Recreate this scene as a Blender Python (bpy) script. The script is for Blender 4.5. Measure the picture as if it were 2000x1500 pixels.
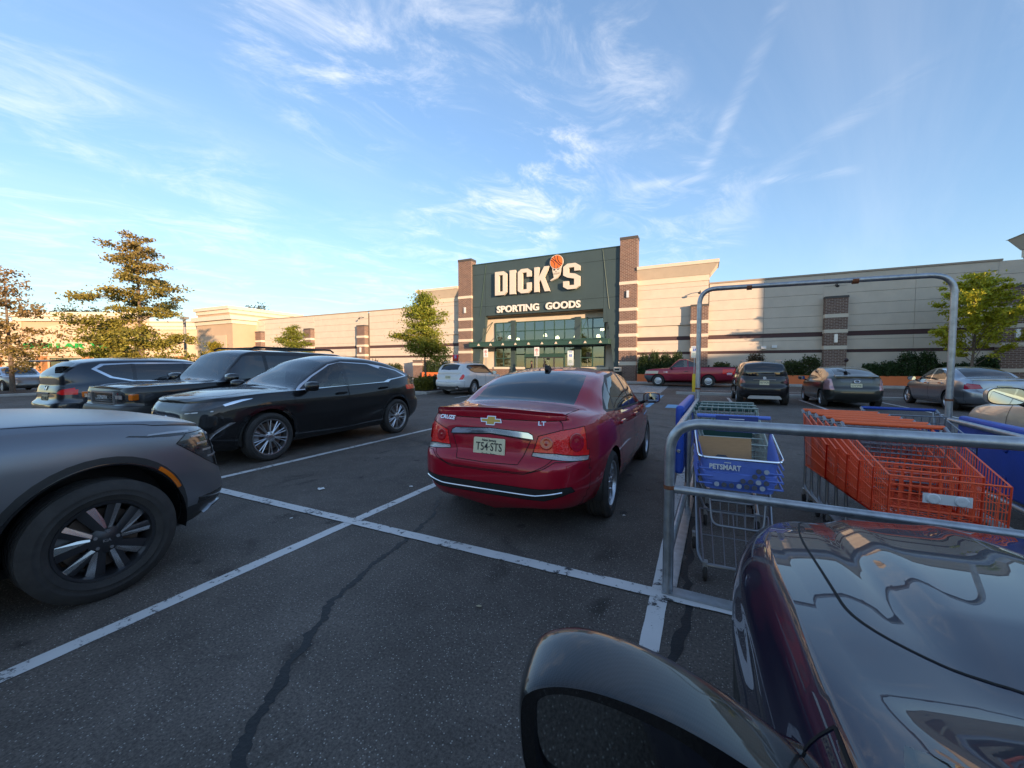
import bpy, bmesh, math, random
import numpy as np
from mathutils import Vector, Matrix
random.seed(7)
R = math.radians
SC = bpy.context.scene
for o in list(bpy.data.objects): bpy.data.objects.remove(o)
COL = SC.collection

# ------------------------------------------------------------------ camera
cam_d = bpy.data.cameras.new('camera'); cam = bpy.data.objects.new('camera', cam_d); COL.objects.link(cam)
cam_d.sensor_fit = 'HORIZONTAL'; cam_d.sensor_width = 36.0; cam_d.lens = 13.84
cam_d.clip_start = 0.02; cam_d.clip_end = 3000
cam.location = (0, 0, 1.48)
cam.rotation_euler = (R(90 - 2.6), 0, R(25.7))
SC.camera = cam

# ------------------------------------------------------------------ sky and sun
SUN_AZ = R(122)      # compass direction of the sun, clockwise from +Y
SUN_EL = R(6.0)
W = bpy.data.worlds.new('World'); SC.world = W; W.use_nodes = True
nt = W.node_tree; nt.nodes.clear()
def N(t, tree=None, **k):
    n = (tree or nt).nodes.new(t)
    for a, b in k.items(): setattr(n, a, b)
    return n
wo = N('ShaderNodeOutputWorld'); bg = N('ShaderNodeBackground')
sky = N('ShaderNodeTexSky', sky_type='NISHITA', sun_disc=False)
sky.sun_elevation = SUN_EL; sky.sun_rotation = SUN_AZ; sky.air_density = 0.9; sky.dust_density = 0.05; sky.ozone_density = 2.6
SKY_STRENGTH = 0.15
bg.inputs['Strength'].default_value = SKY_STRENGTH
# cirrus: streaky noise on a flat cloud layer (direction divided by its height)
tc = N('ShaderNodeTexCoord'); sep = N('ShaderNodeSeparateXYZ'); nt.links.new(tc.outputs['Generated'], sep.inputs[0])
def M(op, a, b=None, c=None, clamp=False):
    n = N('ShaderNodeMath', operation=op, use_clamp=clamp)
    for i, v in enumerate((a, b, c)):
        if v is None: continue
        if isinstance(v, (int, float)): n.inputs[i].default_value = v
        else: nt.links.new(v, n.inputs[i])
    return n.outputs[0]
zc_ = M('ADD', M('MAXIMUM', sep.outputs[2], 0.0), 0.10)
px_ = M('DIVIDE', sep.outputs[0], zc_); py_ = M('DIVIDE', sep.outputs[1], zc_)
def cloud_noise(ang, sx, sy, scale, detail, rough, dist, lo, hi, off):
    ca, sa = math.cos(R(ang)), math.sin(R(ang))
    u = M('ADD', M('MULTIPLY', px_, ca), M('MULTIPLY', py_, sa)); v = M('SUBTRACT', M('MULTIPLY', py_, ca), M('MULTIPLY', px_, sa))
    cb = N('ShaderNodeCombineXYZ')
    nt.links.new(M('MULTIPLY', u, sx), cb.inputs[0]); nt.links.new(M('MULTIPLY', v, sy), cb.inputs[1]); cb.inputs[2].default_value = off
    nz = N('ShaderNodeTexNoise'); nz.inputs['Scale'].default_value = scale; nz.inputs['Detail'].default_value = detail
    nz.inputs['Roughness'].default_value = rough; nz.inputs['Distortion'].default_value = dist
    nt.links.new(cb.outputs[0], nz.inputs['Vector'])
    mr = N('ShaderNodeMapRange', interpolation_type='SMOOTHSTEP'); mr.inputs[1].default_value = lo; mr.inputs[2].default_value = hi
    nt.links.new(nz.outputs['Fac'], mr.inputs[0]); return mr.outputs[0]
# cirrus patches and aircraft trails at their own places in the sky, threads from streaky noise
def vdot(v):
    n = N('ShaderNodeVectorMath', operation='DOT_PRODUCT'); nt.links.new(tc.outputs['Generated'], n.inputs[0]); n.inputs[1].default_value = v; return n.outputs['Value']
def sstep(v, lo, hi):
    m_ = N('ShaderNodeMapRange', interpolation_type='SMOOTHSTEP'); m_.inputs[1].default_value = lo; m_.inputs[2].default_value = hi; nt.links.new(v, m_.inputs[0]); return m_.outputs[0]
def patch(v, deg, k): v = Vector(v).normalized(); return M('MULTIPLY', sstep(vdot(v), math.cos(R(deg)), math.cos(R(deg * .15))), k)
def trail(a, b_, wid, k):
    a, b_ = Vector(a).normalized(), Vector(b_).normalized(); n_ = a.cross(b_).normalized(); mid = (a + b_).normalized(); half = a.angle(b_) / 2
    across = sstep(M('ABSOLUTE', vdot(n_)), math.sin(R(wid)), 0.0); along = sstep(vdot(mid), math.cos(half * 1.05), math.cos(half * .55)); return M('MULTIPLY', M('MULTIPLY', across, along), k)
PATCHES = [((-.662, .472, .583), 9, .8), ((-.62, .566, .543), 10, 1.0), ((-.481, .653, .585), 10, .75), ((-.318, .706, .633), 12, .7), ((-.166, .811, .56), 9, .7), ((-.329, .841, .429), 9, 1.5), ((-.392, .841, .373), 9, 1.3), ((-.546, .776, .317), 8, .8), ((-.078, .933, .351), 12, .6), ((-.907, .308, .286), 14, .5), ((-.918, .234, .32), 14, .6), ((-.952, .258, .162), 16, .5), ((-.875, .457, .158), 15, .45), ((-.718, .674, .172), 12, .55), ((-.86, .434, .268), 12, .5), ((.5, .5, .6), 25, .4), ((0, -.7, .6), 40, .6), ((.8, -.4, .3), 30, .7), ((-.6, -.6, .5), 30, .5), ((0, 0, 1), 25, .4)]
TRAILS = [((-.02, .930, .37), (.12, .78, .62), 1.2, .55), ((.05, .945, .34), (.33, .82, .47), 1.3, .35), ((.08, .93, .365), (.25, .905, .345), .7, .7), ((-.16, .90, .39), (.02, .92, .385), .9, .6), ((-.01, .77, .64), (.03, .62, .78), 1.3, .4), ((-.93, .10, .36), (-.80, .50, .30), 1.6, .5), ((-.90, .20, .22), (-.70, .62, .22), 1.4, .4)]
acc = None
for v_, d_, k_ in PATCHES:
    q_ = patch(v_, d_, k_); acc = q_ if acc is None else M('MAXIMUM', acc, q_)
tr_ = None
for a_, b_, w_, k_ in TRAILS:
    q_ = trail(a_, b_, w_, k_); tr_ = q_ if tr_ is None else M('MAXIMUM', tr_, q_)
thr = cloud_noise(58, 0.95, 1.45, 2.9, 11, 0.68, 0.7, 0.42, 0.80, 8.4); thr2 = cloud_noise(-30, .8, 1.6, 3.4, 8, .65, .8, .36, .74, 2.2); veil = cloud_noise(70, 0.25, 1.3, 0.9, 7, 0.62, 0.6, 0.38, 0.85, 12.0)
cl = M('ADD', M('ADD', M('MULTIPLY', acc, M('MULTIPLY', thr, 0.60)), M('MULTIPLY', tr_, M('MULTIPLY_ADD', thr2, .34, .0))), M('MULTIPLY', veil, 0.10), clamp=True)
mixc = N('ShaderNodeMix', data_type='RGBA'); nt.links.new(cl, mixc.inputs[0])
tint = N('ShaderNodeMix', data_type='RGBA', blend_type='MULTIPLY'); tint.inputs[0].default_value = 1; tint.inputs[7].default_value = (1.12, .925, .86, 1); nt.links.new(sky.outputs[0], tint.inputs[6]); lum = N('ShaderNodeRGBToBW'); nt.links.new(tint.outputs[2], lum.inputs[0])
inv = M('DIVIDE', 1.0, M('MULTIPLY_ADD', lum.outputs[0], 0.30, 1.0)); sc3 = N('ShaderNodeVectorMath', operation='SCALE'); nt.links.new(tint.outputs[2], sc3.inputs[0]); nt.links.new(inv, sc3.inputs['Scale']); nt.links.new(sc3.outputs[0], mixc.inputs[6]); mixc.inputs[7].default_value = (2.3, 2.2, 2.1, 1)
nt.links.new(mixc.outputs[2], bg.inputs[0]); nt.links.new(bg.outputs[0], wo.inputs[0])

sun_d = bpy.data.lights.new('sun', 'SUN'); sun = bpy.data.objects.new('sun', sun_d); COL.objects.link(sun)
sun_d.energy = 2.0; sun_d.angle = R(0.6); sun_d.color = (1.0, 0.68, 0.42)
sd = Vector((math.sin(SUN_AZ) * math.cos(SUN_EL), math.cos(SUN_AZ) * math.cos(SUN_EL), math.sin(SUN_EL)))
sun.rotation_euler = sd.to_track_quat('Z', 'Y').to_euler(); sun.location = sd * 60

SC.view_settings.view_transform = 'Standard'; SC.view_settings.look = 'None'
SC.view_settings.exposure = 2.2; SC.view_settings.gamma = 1.0
try: SC.view_settings.use_curve_mapping = False
except Exception: pass
SC.render.engine = 'CYCLES'
SC.cycles.use_denoising = True; SC.cycles.max_bounces = 7; SC.cycles.transparent_max_bounces = 14
SC.cycles.sample_clamp_indirect = 6; SC.cycles.caustics_reflective = False; SC.cycles.caustics_refractive = False

# ------------------------------------------------------------------ materials
MATS = {}
def mat(name, col=(0.5, 0.5, 0.5), rough=0.6, metal=0.0, coat=0.0, vary=0.0, vscale=6.0, bump=0.0, bscale=40.0, spec=0.5, trans=0.0, emit=None, coat_rough=0.03, stretch=None):
    if name in MATS: return MATS[name]
    m = bpy.data.materials.new(name); m.use_nodes = True; MATS[name] = m
    t = m.node_tree; p = t.nodes['Principled BSDF']
    p.inputs['Base Color'].default_value = (*col, 1); p.inputs['Roughness'].default_value = rough; p.inputs['Metallic'].default_value = metal
    p.inputs['Coat Weight'].default_value = coat; p.inputs['Coat Roughness'].default_value = coat_rough; p.inputs['Specular IOR Level'].default_value = spec
    if emit: p.inputs['Emission Color'].default_value = (*emit[0], 1); p.inputs['Emission Strength'].default_value = emit[1]
    if vary or bump:
        tcn = t.nodes.new('ShaderNodeTexCoord'); src = tcn.outputs['Object']
        if stretch:
            mp = t.nodes.new('ShaderNodeMapping'); mp.inputs['Scale'].default_value = stretch; t.links.new(src, mp.inputs[0]); src = mp.outputs[0]
    if vary:
        nz = t.nodes.new('ShaderNodeTexNoise'); nz.inputs['Scale'].default_value = vscale; nz.inputs['Detail'].default_value = 6; nz.inputs['Roughness'].default_value = 0.6
        t.links.new(src, nz.inputs['Vector'])
        mx = t.nodes.new('ShaderNodeMix'); mx.data_type = 'RGBA'
        mx.inputs[6].default_value = (*[c * (1 - vary) for c in col], 1); mx.inputs[7].default_value = (*[min(1, c * (1 + vary)) for c in col], 1)
        mr = t.nodes.new('ShaderNodeMapRange'); mr.inputs[1].default_value = 0.3; mr.inputs[2].default_value = 0.7
        t.links.new(nz.outputs['Fac'], mr.inputs[0]); t.links.new(mr.outputs[0], mx.inputs[0]); t.links.new(mx.outputs[2], p.inputs['Base Color'])
    if bump:
        nb = t.nodes.new('ShaderNodeTexNoise'); nb.inputs['Scale'].default_value = bscale; nb.inputs['Detail'].default_value = 4
        t.links.new(src, nb.inputs['Vector']); b = t.nodes.new('ShaderNodeBump'); b.inputs['Strength'].default_value = bump; b.inputs['Distance'].default_value = 0.01
        t.links.new(nb.outputs['Fac'], b.inputs['Height']); t.links.new(b.outputs[0], p.inputs['Normal'])
    return m
def glass_mat(name, tint, gloss=(1, 1, 1), base=0.06, rough=0.0):
    """thin pane: tinted transparency plus a fresnel mirror"""
    if name in MATS: return MATS[name]
    m = bpy.data.materials.new(name); m.use_nodes = True; MATS[name] = m; t = m.node_tree; t.nodes.clear()
    o = t.nodes.new('ShaderNodeOutputMaterial'); tr = t.nodes.new('ShaderNodeBsdfTransparent'); g = t.nodes.new('ShaderNodeBsdfGlossy')
    tr.inputs[0].default_value = (*tint, 1); g.inputs[0].default_value = (*gloss, 1); g.inputs[1].default_value = rough
    lw = t.nodes.new('ShaderNodeFresnel'); lw.inputs[0].default_value = 1.5
    mr = t.nodes.new('ShaderNodeMapRange'); mr.inputs[1].default_value = 0; mr.inputs[2].default_value = 1; mr.inputs[3].default_value = base; mr.inputs[4].default_value = 1
    mx = t.nodes.new('ShaderNodeMixShader'); t.links.new(lw.outputs[0], mr.inputs[0]); t.links.new(mr.outputs[0], mx.inputs[0])
    t.links.new(tr.outputs[0], mx.inputs[1]); t.links.new(g.outputs[0], mx.inputs[2]); t.links.new(mx.outputs[0], o.inputs[0])
    return m

# ------------------------------------------------------------------ object helpers
def link(name, me, m=None, parent=None, loc=None, rot=None):
    o = bpy.data.objects.new(name, me); COL.objects.link(o)
    if m is not None and me is not None and not me.materials: me.materials.append(m)
    if parent is not None: o.parent = parent
    if loc is not None: o.location = loc
    if rot is not None: o.rotation_euler = rot
    return o
def thing(name, label, cat, loc=(0, 0, 0), rz=0.0, group=None):
    o = bpy.data.objects.new(name, None); COL.objects.link(o); o.location = loc; o.rotation_euler = (0, 0, rz)
    o.empty_display_size = 0.2; o['label'] = label; o['category'] = cat
    if group: o['group'] = group
    return o
def tag(o, label, cat, group=None):
    o['label'] = label; o['category'] = cat
    if group: o['group'] = group
    return o
def structure(o): o['kind'] = 'structure'; return o
class MB:
    """collects vertices and faces of one mesh"""
    def __init__(s): s.v = []; s.f = []
    def add(s, v, f):
        n = len(s.v); s.v += [tuple(p) for p in v]; s.f += [tuple(i + n for i in q) for q in f]; return s
    def box(s, x0, y0, z0, x1, y1, z1):
        v = [(x, y, z) for z in (z0, z1) for y in (y0, y1) for x in (x0, x1)]
        return s.add(v, [(0, 2, 3, 1), (4, 5, 7, 6), (0, 1, 5, 4), (2, 6, 7, 3), (0, 4, 6, 2), (1, 3, 7, 5)])
    def prism(s, poly, axis, a, b):
        """polygon (2D, ccw) extruded along axis 'x','y' or 'z' from a to b"""
        n = len(poly)
        P = {'x': lambda u, v, w: (w, u, v), 'y': lambda u, v, w: (u, w, v), 'z': lambda u, v, w: (u, v, w)}[axis]
        v = [P(u, w, a) for u, w in poly] + [P(u, w, b) for u, w in poly]
        f = [tuple(range(n - 1, -1, -1)), tuple(range(n, 2 * n))] + [(i, (i + 1) % n, n + (i + 1) % n, n + i) for i in range(n)]
        if axis == 'y': f = [tuple(reversed(q)) for q in f]
        return s.add(v, f)
    def tube(s, pts, r, n=8, closed=False, r2=None):
        pts = [Vector(p) for p in pts]; k = len(pts); rings = []
        up = Vector((0, 0, 1)); prev = None
        for i, p in enumerate(pts):
            a = pts[(i - 1) % k] if (i > 0 or closed) else p; b = pts[(i + 1) % k] if (i < k - 1 or closed) else p
            d = (b - a)
            if d.length < 1e-9: d = Vector((0, 0, 1))
            d.normalize()
            if prev is None:
                e = d.cross(up)
                if e.length < 1e-3: e = d.cross(Vector((1, 0, 0)))
                e.normalize()
            else:
                e = prev - d * prev.dot(d)
                if e.length < 1e-6: e = d.cross(up)
                e.normalize()
            prev = e; g = d.cross(e)
            rr = r if r2 is None else r + (r2 - r) * i / max(1, k - 1)
            rings.append([p + (e * math.cos(2 * math.pi * j / n) + g * math.sin(2 * math.pi * j / n)) * rr for j in range(n)])
        v = [q for ring in rings for q in ring]; f = []
        m = k if closed else k - 1
        for i in range(m):
            a = i * n; b = ((i + 1) % k) * n
            f += [(a + j, a + (j + 1) % n, b + (j + 1) % n, b + j) for j in range(n)]
        if not closed: f += [tuple(range(n - 1, -1, -1)), tuple(range((k - 1) * n, k * n))]
        return s.add(v, f)
    def lathe(s, prof, n=32, axis='y', arc=(0, 2 * math.pi)):
        """profile of (radius, along) pairs turned about an axis"""
        full = abs(arc[1] - arc[0] - 2 * math.pi) < 1e-6; m = n if full else n + 1; v = []
        for i in range(m):
            a = arc[0] + (arc[1] - arc[0]) * i / n; c, q = math.cos(a), math.sin(a)
            for r_, h in prof:
                v.append({'y': (r_ * c, h, r_ * q), 'z': (r_ * c, r_ * q, h), 'x': (h, r_ * c, r_ * q)}[axis])
        k = len(prof); f = []
        for i in range(n):
            a = i * k; b = ((i + 1) % m) * k
            f += [(a + j, a + j + 1, b + j + 1, b + j) for j in range(k - 1)]
        return s.add(v, f)
    def mesh(s, name='m', smooth=False, recalc=True):
        me = bpy.data.meshes.new(name); me.from_pydata(s.v, [], s.f)
        if recalc:
            bm = bmesh.new(); bm.from_mesh(me); bmesh.ops.recalc_face_normals(bm, faces=bm.faces); bm.to_mesh(me); bm.free()
        if smooth:
            me.polygons.foreach_set('use_smooth', [True] * len(me.polygons))
            if smooth != 'all': me.set_sharp_from_angle(angle=R(35 if smooth is True else smooth))
        me.update(); return me
    def build(s, name, m, parent=None, smooth=False, loc=None, rot=None):
        return link(name, s.mesh(name, smooth), m, parent, loc, rot)
def bev(o, w, seg=2):
    md = o.modifiers.new('bevel', 'BEVEL'); md.width = w; md.segments = seg; md.limit_method = 'ANGLE'; md.angle_limit = R(40); return o
def text_mesh(body, size, depth, bold=0.0, align='CENTER', xs=1.0, spacing=1.0, shear=0.0):
    """extruded letters lying in XZ, facing -Y, one mesh"""
    cu = bpy.data.curves.new('t', 'FONT'); cu.body = body; cu.size = size; cu.extrude = depth / 2; cu.offset = bold; cu.align_x = align; cu.align_y = 'CENTER'
    cu.space_character = spacing; cu.shear = shear; cu.resolution_u = 3
    ob = bpy.data.objects.new('t', cu); COL.objects.link(ob)
    me = bpy.data.meshes.new_from_object(ob.evaluated_get(bpy.context.evaluated_depsgraph_get()))
    bpy.data.objects.remove(ob); bpy.data.curves.remove(cu)
    me.transform(Matrix.Diagonal((xs, 1, 1, 1))); me.transform(Matrix.Rotation(R(90), 4, 'X')); me.materials.clear()
    return me
# ------------------------------------------------------------------ surface materials
def asphalt_mat():
    m = bpy.data.materials.new('asphalt'); m.use_nodes = True; t = m.node_tree; p = t.nodes['Principled BSDF']; L = t.links
    tcn = t.nodes.new('ShaderNodeTexCoord'); src = tcn.outputs['Object']
    def noise(s, d, r=0.6, dist=0.0):
        n = t.nodes.new('ShaderNodeTexNoise'); n.inputs['Scale'].default_value = s; n.inputs['Detail'].default_value = d; n.inputs['Roughness'].default_value = r; n.inputs['Distortion'].default_value = dist
        L.new(src, n.inputs['Vector']); return n.outputs['Fac']
    def rng(v, a, b, c, d):
        n = t.nodes.new('ShaderNodeMapRange'); n.inputs[1].default_value = a; n.inputs[2].default_value = b; n.inputs[3].default_value = c; n.inputs[4].default_value = d; L.new(v, n.inputs[0]); return n.outputs[0]
    def mul(a, b):
        n = t.nodes.new('ShaderNodeMath'); n.operation = 'MULTIPLY'; L.new(a, n.inputs[0]); L.new(b, n.inputs[1]); return n.outputs[0]
    big = rng(noise(0.35, 5), 0.3, 0.7, 0.72, 1.3); mid = rng(noise(2.2, 6, 0.65, 0.4), 0.3, 0.72, 0.75, 1.25); fine = rng(noise(70, 4, 0.75), 0.28, 0.72, 0.35, 1.65)
    v = t.nodes.new('ShaderNodeTexVoronoi'); v.inputs['Scale'].default_value = 85; L.new(src, v.inputs['Vector'])
    # scattered pale stones in the binder: few cells, small dots
    sepc = t.nodes.new('ShaderNodeSeparateColor'); L.new(v.outputs['Color'], sepc.inputs[0])
    dot = mul(rng(v.outputs['Distance'], 0.18, 0.34, 1, 0), rng(sepc.outputs[0], 0.74, 0.78, 0, 1))
    stain = rng(noise(1.3, 5, 0.55, 0.8), 0.60, 0.70, 1.0, 0.50)
    v2 = t.nodes.new('ShaderNodeTexVoronoi'); v2.inputs['Scale'].default_value = 2.3; v2.inputs['Randomness'].default_value = 1; L.new(src, v2.inputs['Vector'])
    wob = t.nodes.new('ShaderNodeMath'); wob.operation = 'ADD'; L.new(v2.outputs['Distance'], wob.inputs[0]); L.new(rng(noise(11, 3), .3, .7, -.05, .05), wob.inputs[1])
    drip = rng(wob.outputs[0], .07, .12, .5, 1.0)
    k = mul(mul(mul(mul(big, mid), fine), stain), drip)
    base = t.nodes.new('ShaderNodeMix'); base.data_type = 'RGBA'; base.blend_type = 'MULTIPLY'; base.inputs[0].default_value = 1
    base.inputs[6].default_value = (0.112, 0.096, 0.083, 1)
    cmb = t.nodes.new('ShaderNodeCombineColor'); [L.new(k, cmb.inputs[i]) for i in range(3)]; L.new(cmb.outputs[0], base.inputs[7])
    mx = t.nodes.new('ShaderNodeMix'); mx.data_type = 'RGBA'; L.new(dot, mx.inputs[0]); L.new(base.outputs[2], mx.inputs[6]); mx.inputs[7].default_value = (0.40, 0.38, 0.34, 1)
    L.new(mx.outputs[2], p.inputs['Base Color']); p.inputs['Roughness'].default_value = 0.78; p.inputs['Specular IOR Level'].default_value = 0.35
    b = t.nodes.new('ShaderNodeBump'); b.inputs['Strength'].default_value = 0.55; b.inputs['Distance'].default_value = 0.006
    ad = t.nodes.new('ShaderNodeMath'); ad.operation = 'ADD'; L.new(v.outputs['Distance'], ad.inputs[0]); L.new(noise(160, 3), ad.inputs[1]); L.new(ad.outputs[0], b.inputs['Height']); L.new(b.outputs[0], p.inputs['Normal'])
    return m
def paint_mat(name, col, wear=0.42):
    m = bpy.data.materials.new(name); m.use_nodes = True; t = m.node_tree; p = t.nodes['Principled BSDF']; L = t.links
    tcn = t.nodes.new('ShaderNodeTexCoord')
    n1 = t.nodes.new('ShaderNodeTexNoise'); n1.inputs['Scale'].default_value = 16; n1.inputs['Detail'].default_value = 10; n1.inputs['Roughness'].default_value = 0.75
    n2 = t.nodes.new('ShaderNodeTexNoise'); n2.inputs['Scale'].default_value = 3; n2.inputs['Detail'].default_value = 4
    L.new(tcn.outputs['Object'], n1.inputs['Vector']); L.new(tcn.outputs['Object'], n2.inputs['Vector'])
    ad = t.nodes.new('ShaderNodeMath'); ad.operation = 'MULTIPLY_ADD'; L.new(n2.outputs['Fac'], ad.inputs[0]); ad.inputs[1].default_value = 0.35; L.new(n1.outputs['Fac'], ad.inputs[2])
    mr = t.nodes.new('ShaderNodeMapRange'); mr.inputs[1].default_value = wear; mr.inputs[2].default_value = wear + 0.05; L.new(ad.outputs[0], mr.inputs[0])
    d = t.nodes.new('ShaderNodeMix'); d.data_type = 'RGBA'; L.new(n2.outputs['Fac'], d.inputs[0]); d.inputs[6].default_value = (*[c * 0.72 for c in col], 1); d.inputs[7].default_value = (*col, 1)
    mx = t.nodes.new('ShaderNodeMix'); mx.data_type = 'RGBA'; L.new(mr.outputs[0], mx.inputs[0]); mx.inputs[6].default_value = (0.06, 0.06, 0.062, 1); L.new(d.outputs[2], mx.inputs[7])
    L.new(mx.outputs[2], p.inputs['Base Color']); p.inputs['Roughness'].default_value = 0.7
    b = t.nodes.new('ShaderNodeBump'); b.inputs['Strength'].default_value = 0.3; b.inputs['Distance'].default_value = 0.004; L.new(n1.outputs['Fac'], b.inputs['Height']); L.new(b.outputs[0], p.inputs['Normal'])
    return m
def brick_mat(name, c1, c2, mortar):
    m = bpy.data.materials.new(name); m.use_nodes = True; t = m.node_tree; p = t.nodes['Principled BSDF']; L = t.links
    tcn = t.nodes.new('ShaderNodeTexCoord'); sp = t.nodes.new('ShaderNodeSeparateXYZ'); L.new(tcn.outputs['Object'], sp.inputs[0])
    ad = t.nodes.new('ShaderNodeMath'); ad.operation = 'ADD'; L.new(sp.outputs[0], ad.inputs[0]); L.new(sp.outputs[1], ad.inputs[1])
    cb = t.nodes.new('ShaderNodeCombineXYZ'); L.new(ad.outputs[0], cb.inputs[0]); L.new(sp.outputs[2], cb.inputs[1])
    b = t.nodes.new('ShaderNodeTexBrick'); b.offset = 0.5; b.inputs['Scale'].default_value = 1; b.inputs['Brick Width'].default_value = 0.30; b.inputs['Row Height'].default_value = 0.105
    b.inputs['Mortar Size'].default_value = 0.013; b.inputs['Color1'].default_value = (*c1, 1); b.inputs['Color2'].default_value = (*c2, 1); b.inputs['Mortar'].default_value = (*mortar, 1)
    L.new(cb.outputs[0], b.inputs['Vector']); L.new(b.outputs['Color'], p.inputs['Base Color']); p.inputs['Roughness'].default_value = 0.85
    bp = t.nodes.new('ShaderNodeBump'); bp.invert = True; bp.inputs['Strength'].default_value = 0.7; bp.inputs['Distance'].default_value = 0.02; L.new(b.outputs['Fac'], bp.inputs['Height']); L.new(bp.outputs[0], p.inputs['Normal'])
    return m
ASPH = asphalt_mat(); WHITE_P = paint_mat('white_road_paint', (0.76, 0.75, 0.73), 0.565); BLUE_P = paint_mat('blue_road_paint', (0.16, 0.42, 0.66), 0.5)
BRICK = brick_mat('brown_brick', (0.135, 0.075, 0.058), (0.20, 0.115, 0.085), (0.40, 0.33, 0.27))
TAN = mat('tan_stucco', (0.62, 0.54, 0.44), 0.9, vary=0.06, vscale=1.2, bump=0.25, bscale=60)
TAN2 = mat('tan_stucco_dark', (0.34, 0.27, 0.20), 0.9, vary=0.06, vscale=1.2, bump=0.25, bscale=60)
CREAM = mat('cream_trim', (0.68, 0.59, 0.47), 0.85, vary=0.04, vscale=2)
MAROON = mat('maroon_band', (0.085, 0.045, 0.045), 0.8)
GREEN = mat('dark_green_panel', (0.043, 0.070, 0.076), 0.45, vary=0.08, vscale=0.8)
GREEN2 = mat('green_metal', (0.030, 0.075, 0.062), 0.4)
CONC = mat('concrete', (0.40, 0.38, 0.35), 0.9, vary=0.14, vscale=2.5, bump=0.3, bscale=30)
CAPM = mat('dark_coping', (0.07, 0.065, 0.06), 0.6)
CHROME = mat('chrome', (0.82, 0.82, 0.84), 0.08, 1.0); GALV = mat('galvanised_steel', (0.42, 0.44, 0.46), 0.42, 0.85, vary=0.18, vscale=9, bump=0.06, bscale=70)
BLACKP = mat('black_plastic', (0.014, 0.014, 0.015), 0.5); RUBBER = mat('tyre_rubber', (0.036, 0.033, 0.031), 0.85, vary=0.25, vscale=14, bump=0.2, bscale=90)
WHITE = mat('white_enamel', (0.78, 0.78, 0.77), 0.4); YELLOW = mat('yellow_paint', (0.78, 0.50, 0.02), 0.5)
ORANGE = mat('orange_planter', (0.72, 0.17, 0.045), 0.6, vary=0.06, vscale=2)
LITLAMP = mat('lit_lamp', (1, 0.9, 0.6), 0.5, emit=((1.0, 0.86, 0.50), 2.2))

# ------------------------------------------------------------------ ground
def gz(y): return 0.0 if y < 23.5 else min(0.15, (y - 23.5) * 0.15 / 6.5)
ys = [-220, 23.5, 30, 260]; mb = MB()
mb.add([(x, y, gz(y)) for y in ys for x in (-300, 260)], [(2 * i, 2 * i + 1, 2 * i + 3, 2 * i + 2) for i in range(3)])
structure(mb.build('ground', ASPH))
def sheet(name, poly, m, z=0.004, follow=False):
    b = MB(); b.add([(x, y, (gz(y) if follow else 0) + z) for x, y in poly], [tuple(range(len(poly)))]); return structure(b.build(name, m))
def line(name, x0, y0, x1, y1, w, m=WHITE_P, z=0.004, follow=False, seg=1):
    d = Vector((x1 - x0, y1 - y0)).normalized(); n = Vector((-d.y, d.x)) * w / 2
    rnd = random.Random(int(x0 * 31 + y0 * 17)); b = MB(); k = max(2, int(math.hypot(x1 - x0, y1 - y0) / 0.12)); v = []
    for i in range(k + 1):
        t = i / k; cx = x0 + (x1 - x0) * t; cy = y0 + (y1 - y0) * t; a, c = 1 + rnd.uniform(-.06, .06), 1 + rnd.uniform(-.06, .06)
        zz = (gz(cy) if follow else 0) + z
        v += [(cx + n.x * a, cy + n.y * a, zz), (cx - n.x * c, cy - n.y * c, zz)]
    b.add(v, [(2 * i, 2 * i + 1, 2 * i + 3, 2 * i + 2) for i in range(k)]); return structure(b.build(name, m))
SX = [-0.22 + 2.75 * k for k in range(-6, 5)]
for x in SX:
    line('stall_line', x, 2.1 if abs(x + .22) < .1 else -2.75, x, 8.1, 0.105)
line('stall_line', -22, 2.66, 12, 2.66, 0.11, z=0.008)
for k in range(-1, 5): line('stall_line', 1.13 + 2.75 * k + (0.0), 15.4, 1.13 + 2.75 * k, 20.9, 0.11) if k >= 0 else None
for x in (-13.2, -10.4, -7.6): line('stall_line', x, 15.4, x, 20.9, 0.11)
# accessible bay: blue edge lines, hatching, stencil, crosswalk
line('blue_line', -1.76, 14.8, -1.76, 21.2, 0.16, BLUE_P)
line('blue_line', -4.3, 14.8, -4.3, 21.2, 0.16, BLUE_P)
for k in range(9): line('hatch_line', -4.2, 15.3 + 0.72 * k, -1.85, 15.3 + 0.72 * k + 0.35, 0.12, BLUE_P if k < 1 else WHITE_P, z=0.008)
sheet('blue_stencil', [(-1.15, 14.95), (0.35, 14.95), (0.35, 16.25), (-1.15, 16.25)], BLUE_P)
b = MB()
for cx, cy, rr in ((-0.4, 15.95, .12),): b.add([(cx + rr * math.cos(a * math.pi / 6), cy + rr * math.sin(a * math.pi / 6), .009) for a in range(12)], [tuple(range(12))])
b.add([(-.52, 15.75, .009), (-.42, 15.75, .009), (-.36, 15.35, .009), (-.12, 15.3, .009), (-.05, 15.1, .009), (-.16, 15.06, .009), (-.24, 15.2, .009), (-.46, 15.24, .009)], [tuple(range(8))])
structure(b.build('stencil_mark', WHITE_P))
for k in range(8): sheet('crosswalk_bar', [(-6.2, 23.0 + 0.78 * k), (-2.0, 23.0 + 0.78 * k), (-2.0, 23.36 + 0.78 * k), (-6.2, 23.36 + 0.78 * k)], WHITE_P, 0.006, True)
line('lane_line', -1.2, 25.7, 1.4, 25.7, .12, follow=True); line('lane_line', 3.4, 25.7, 8, 25.7, .12, follow=True)
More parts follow.
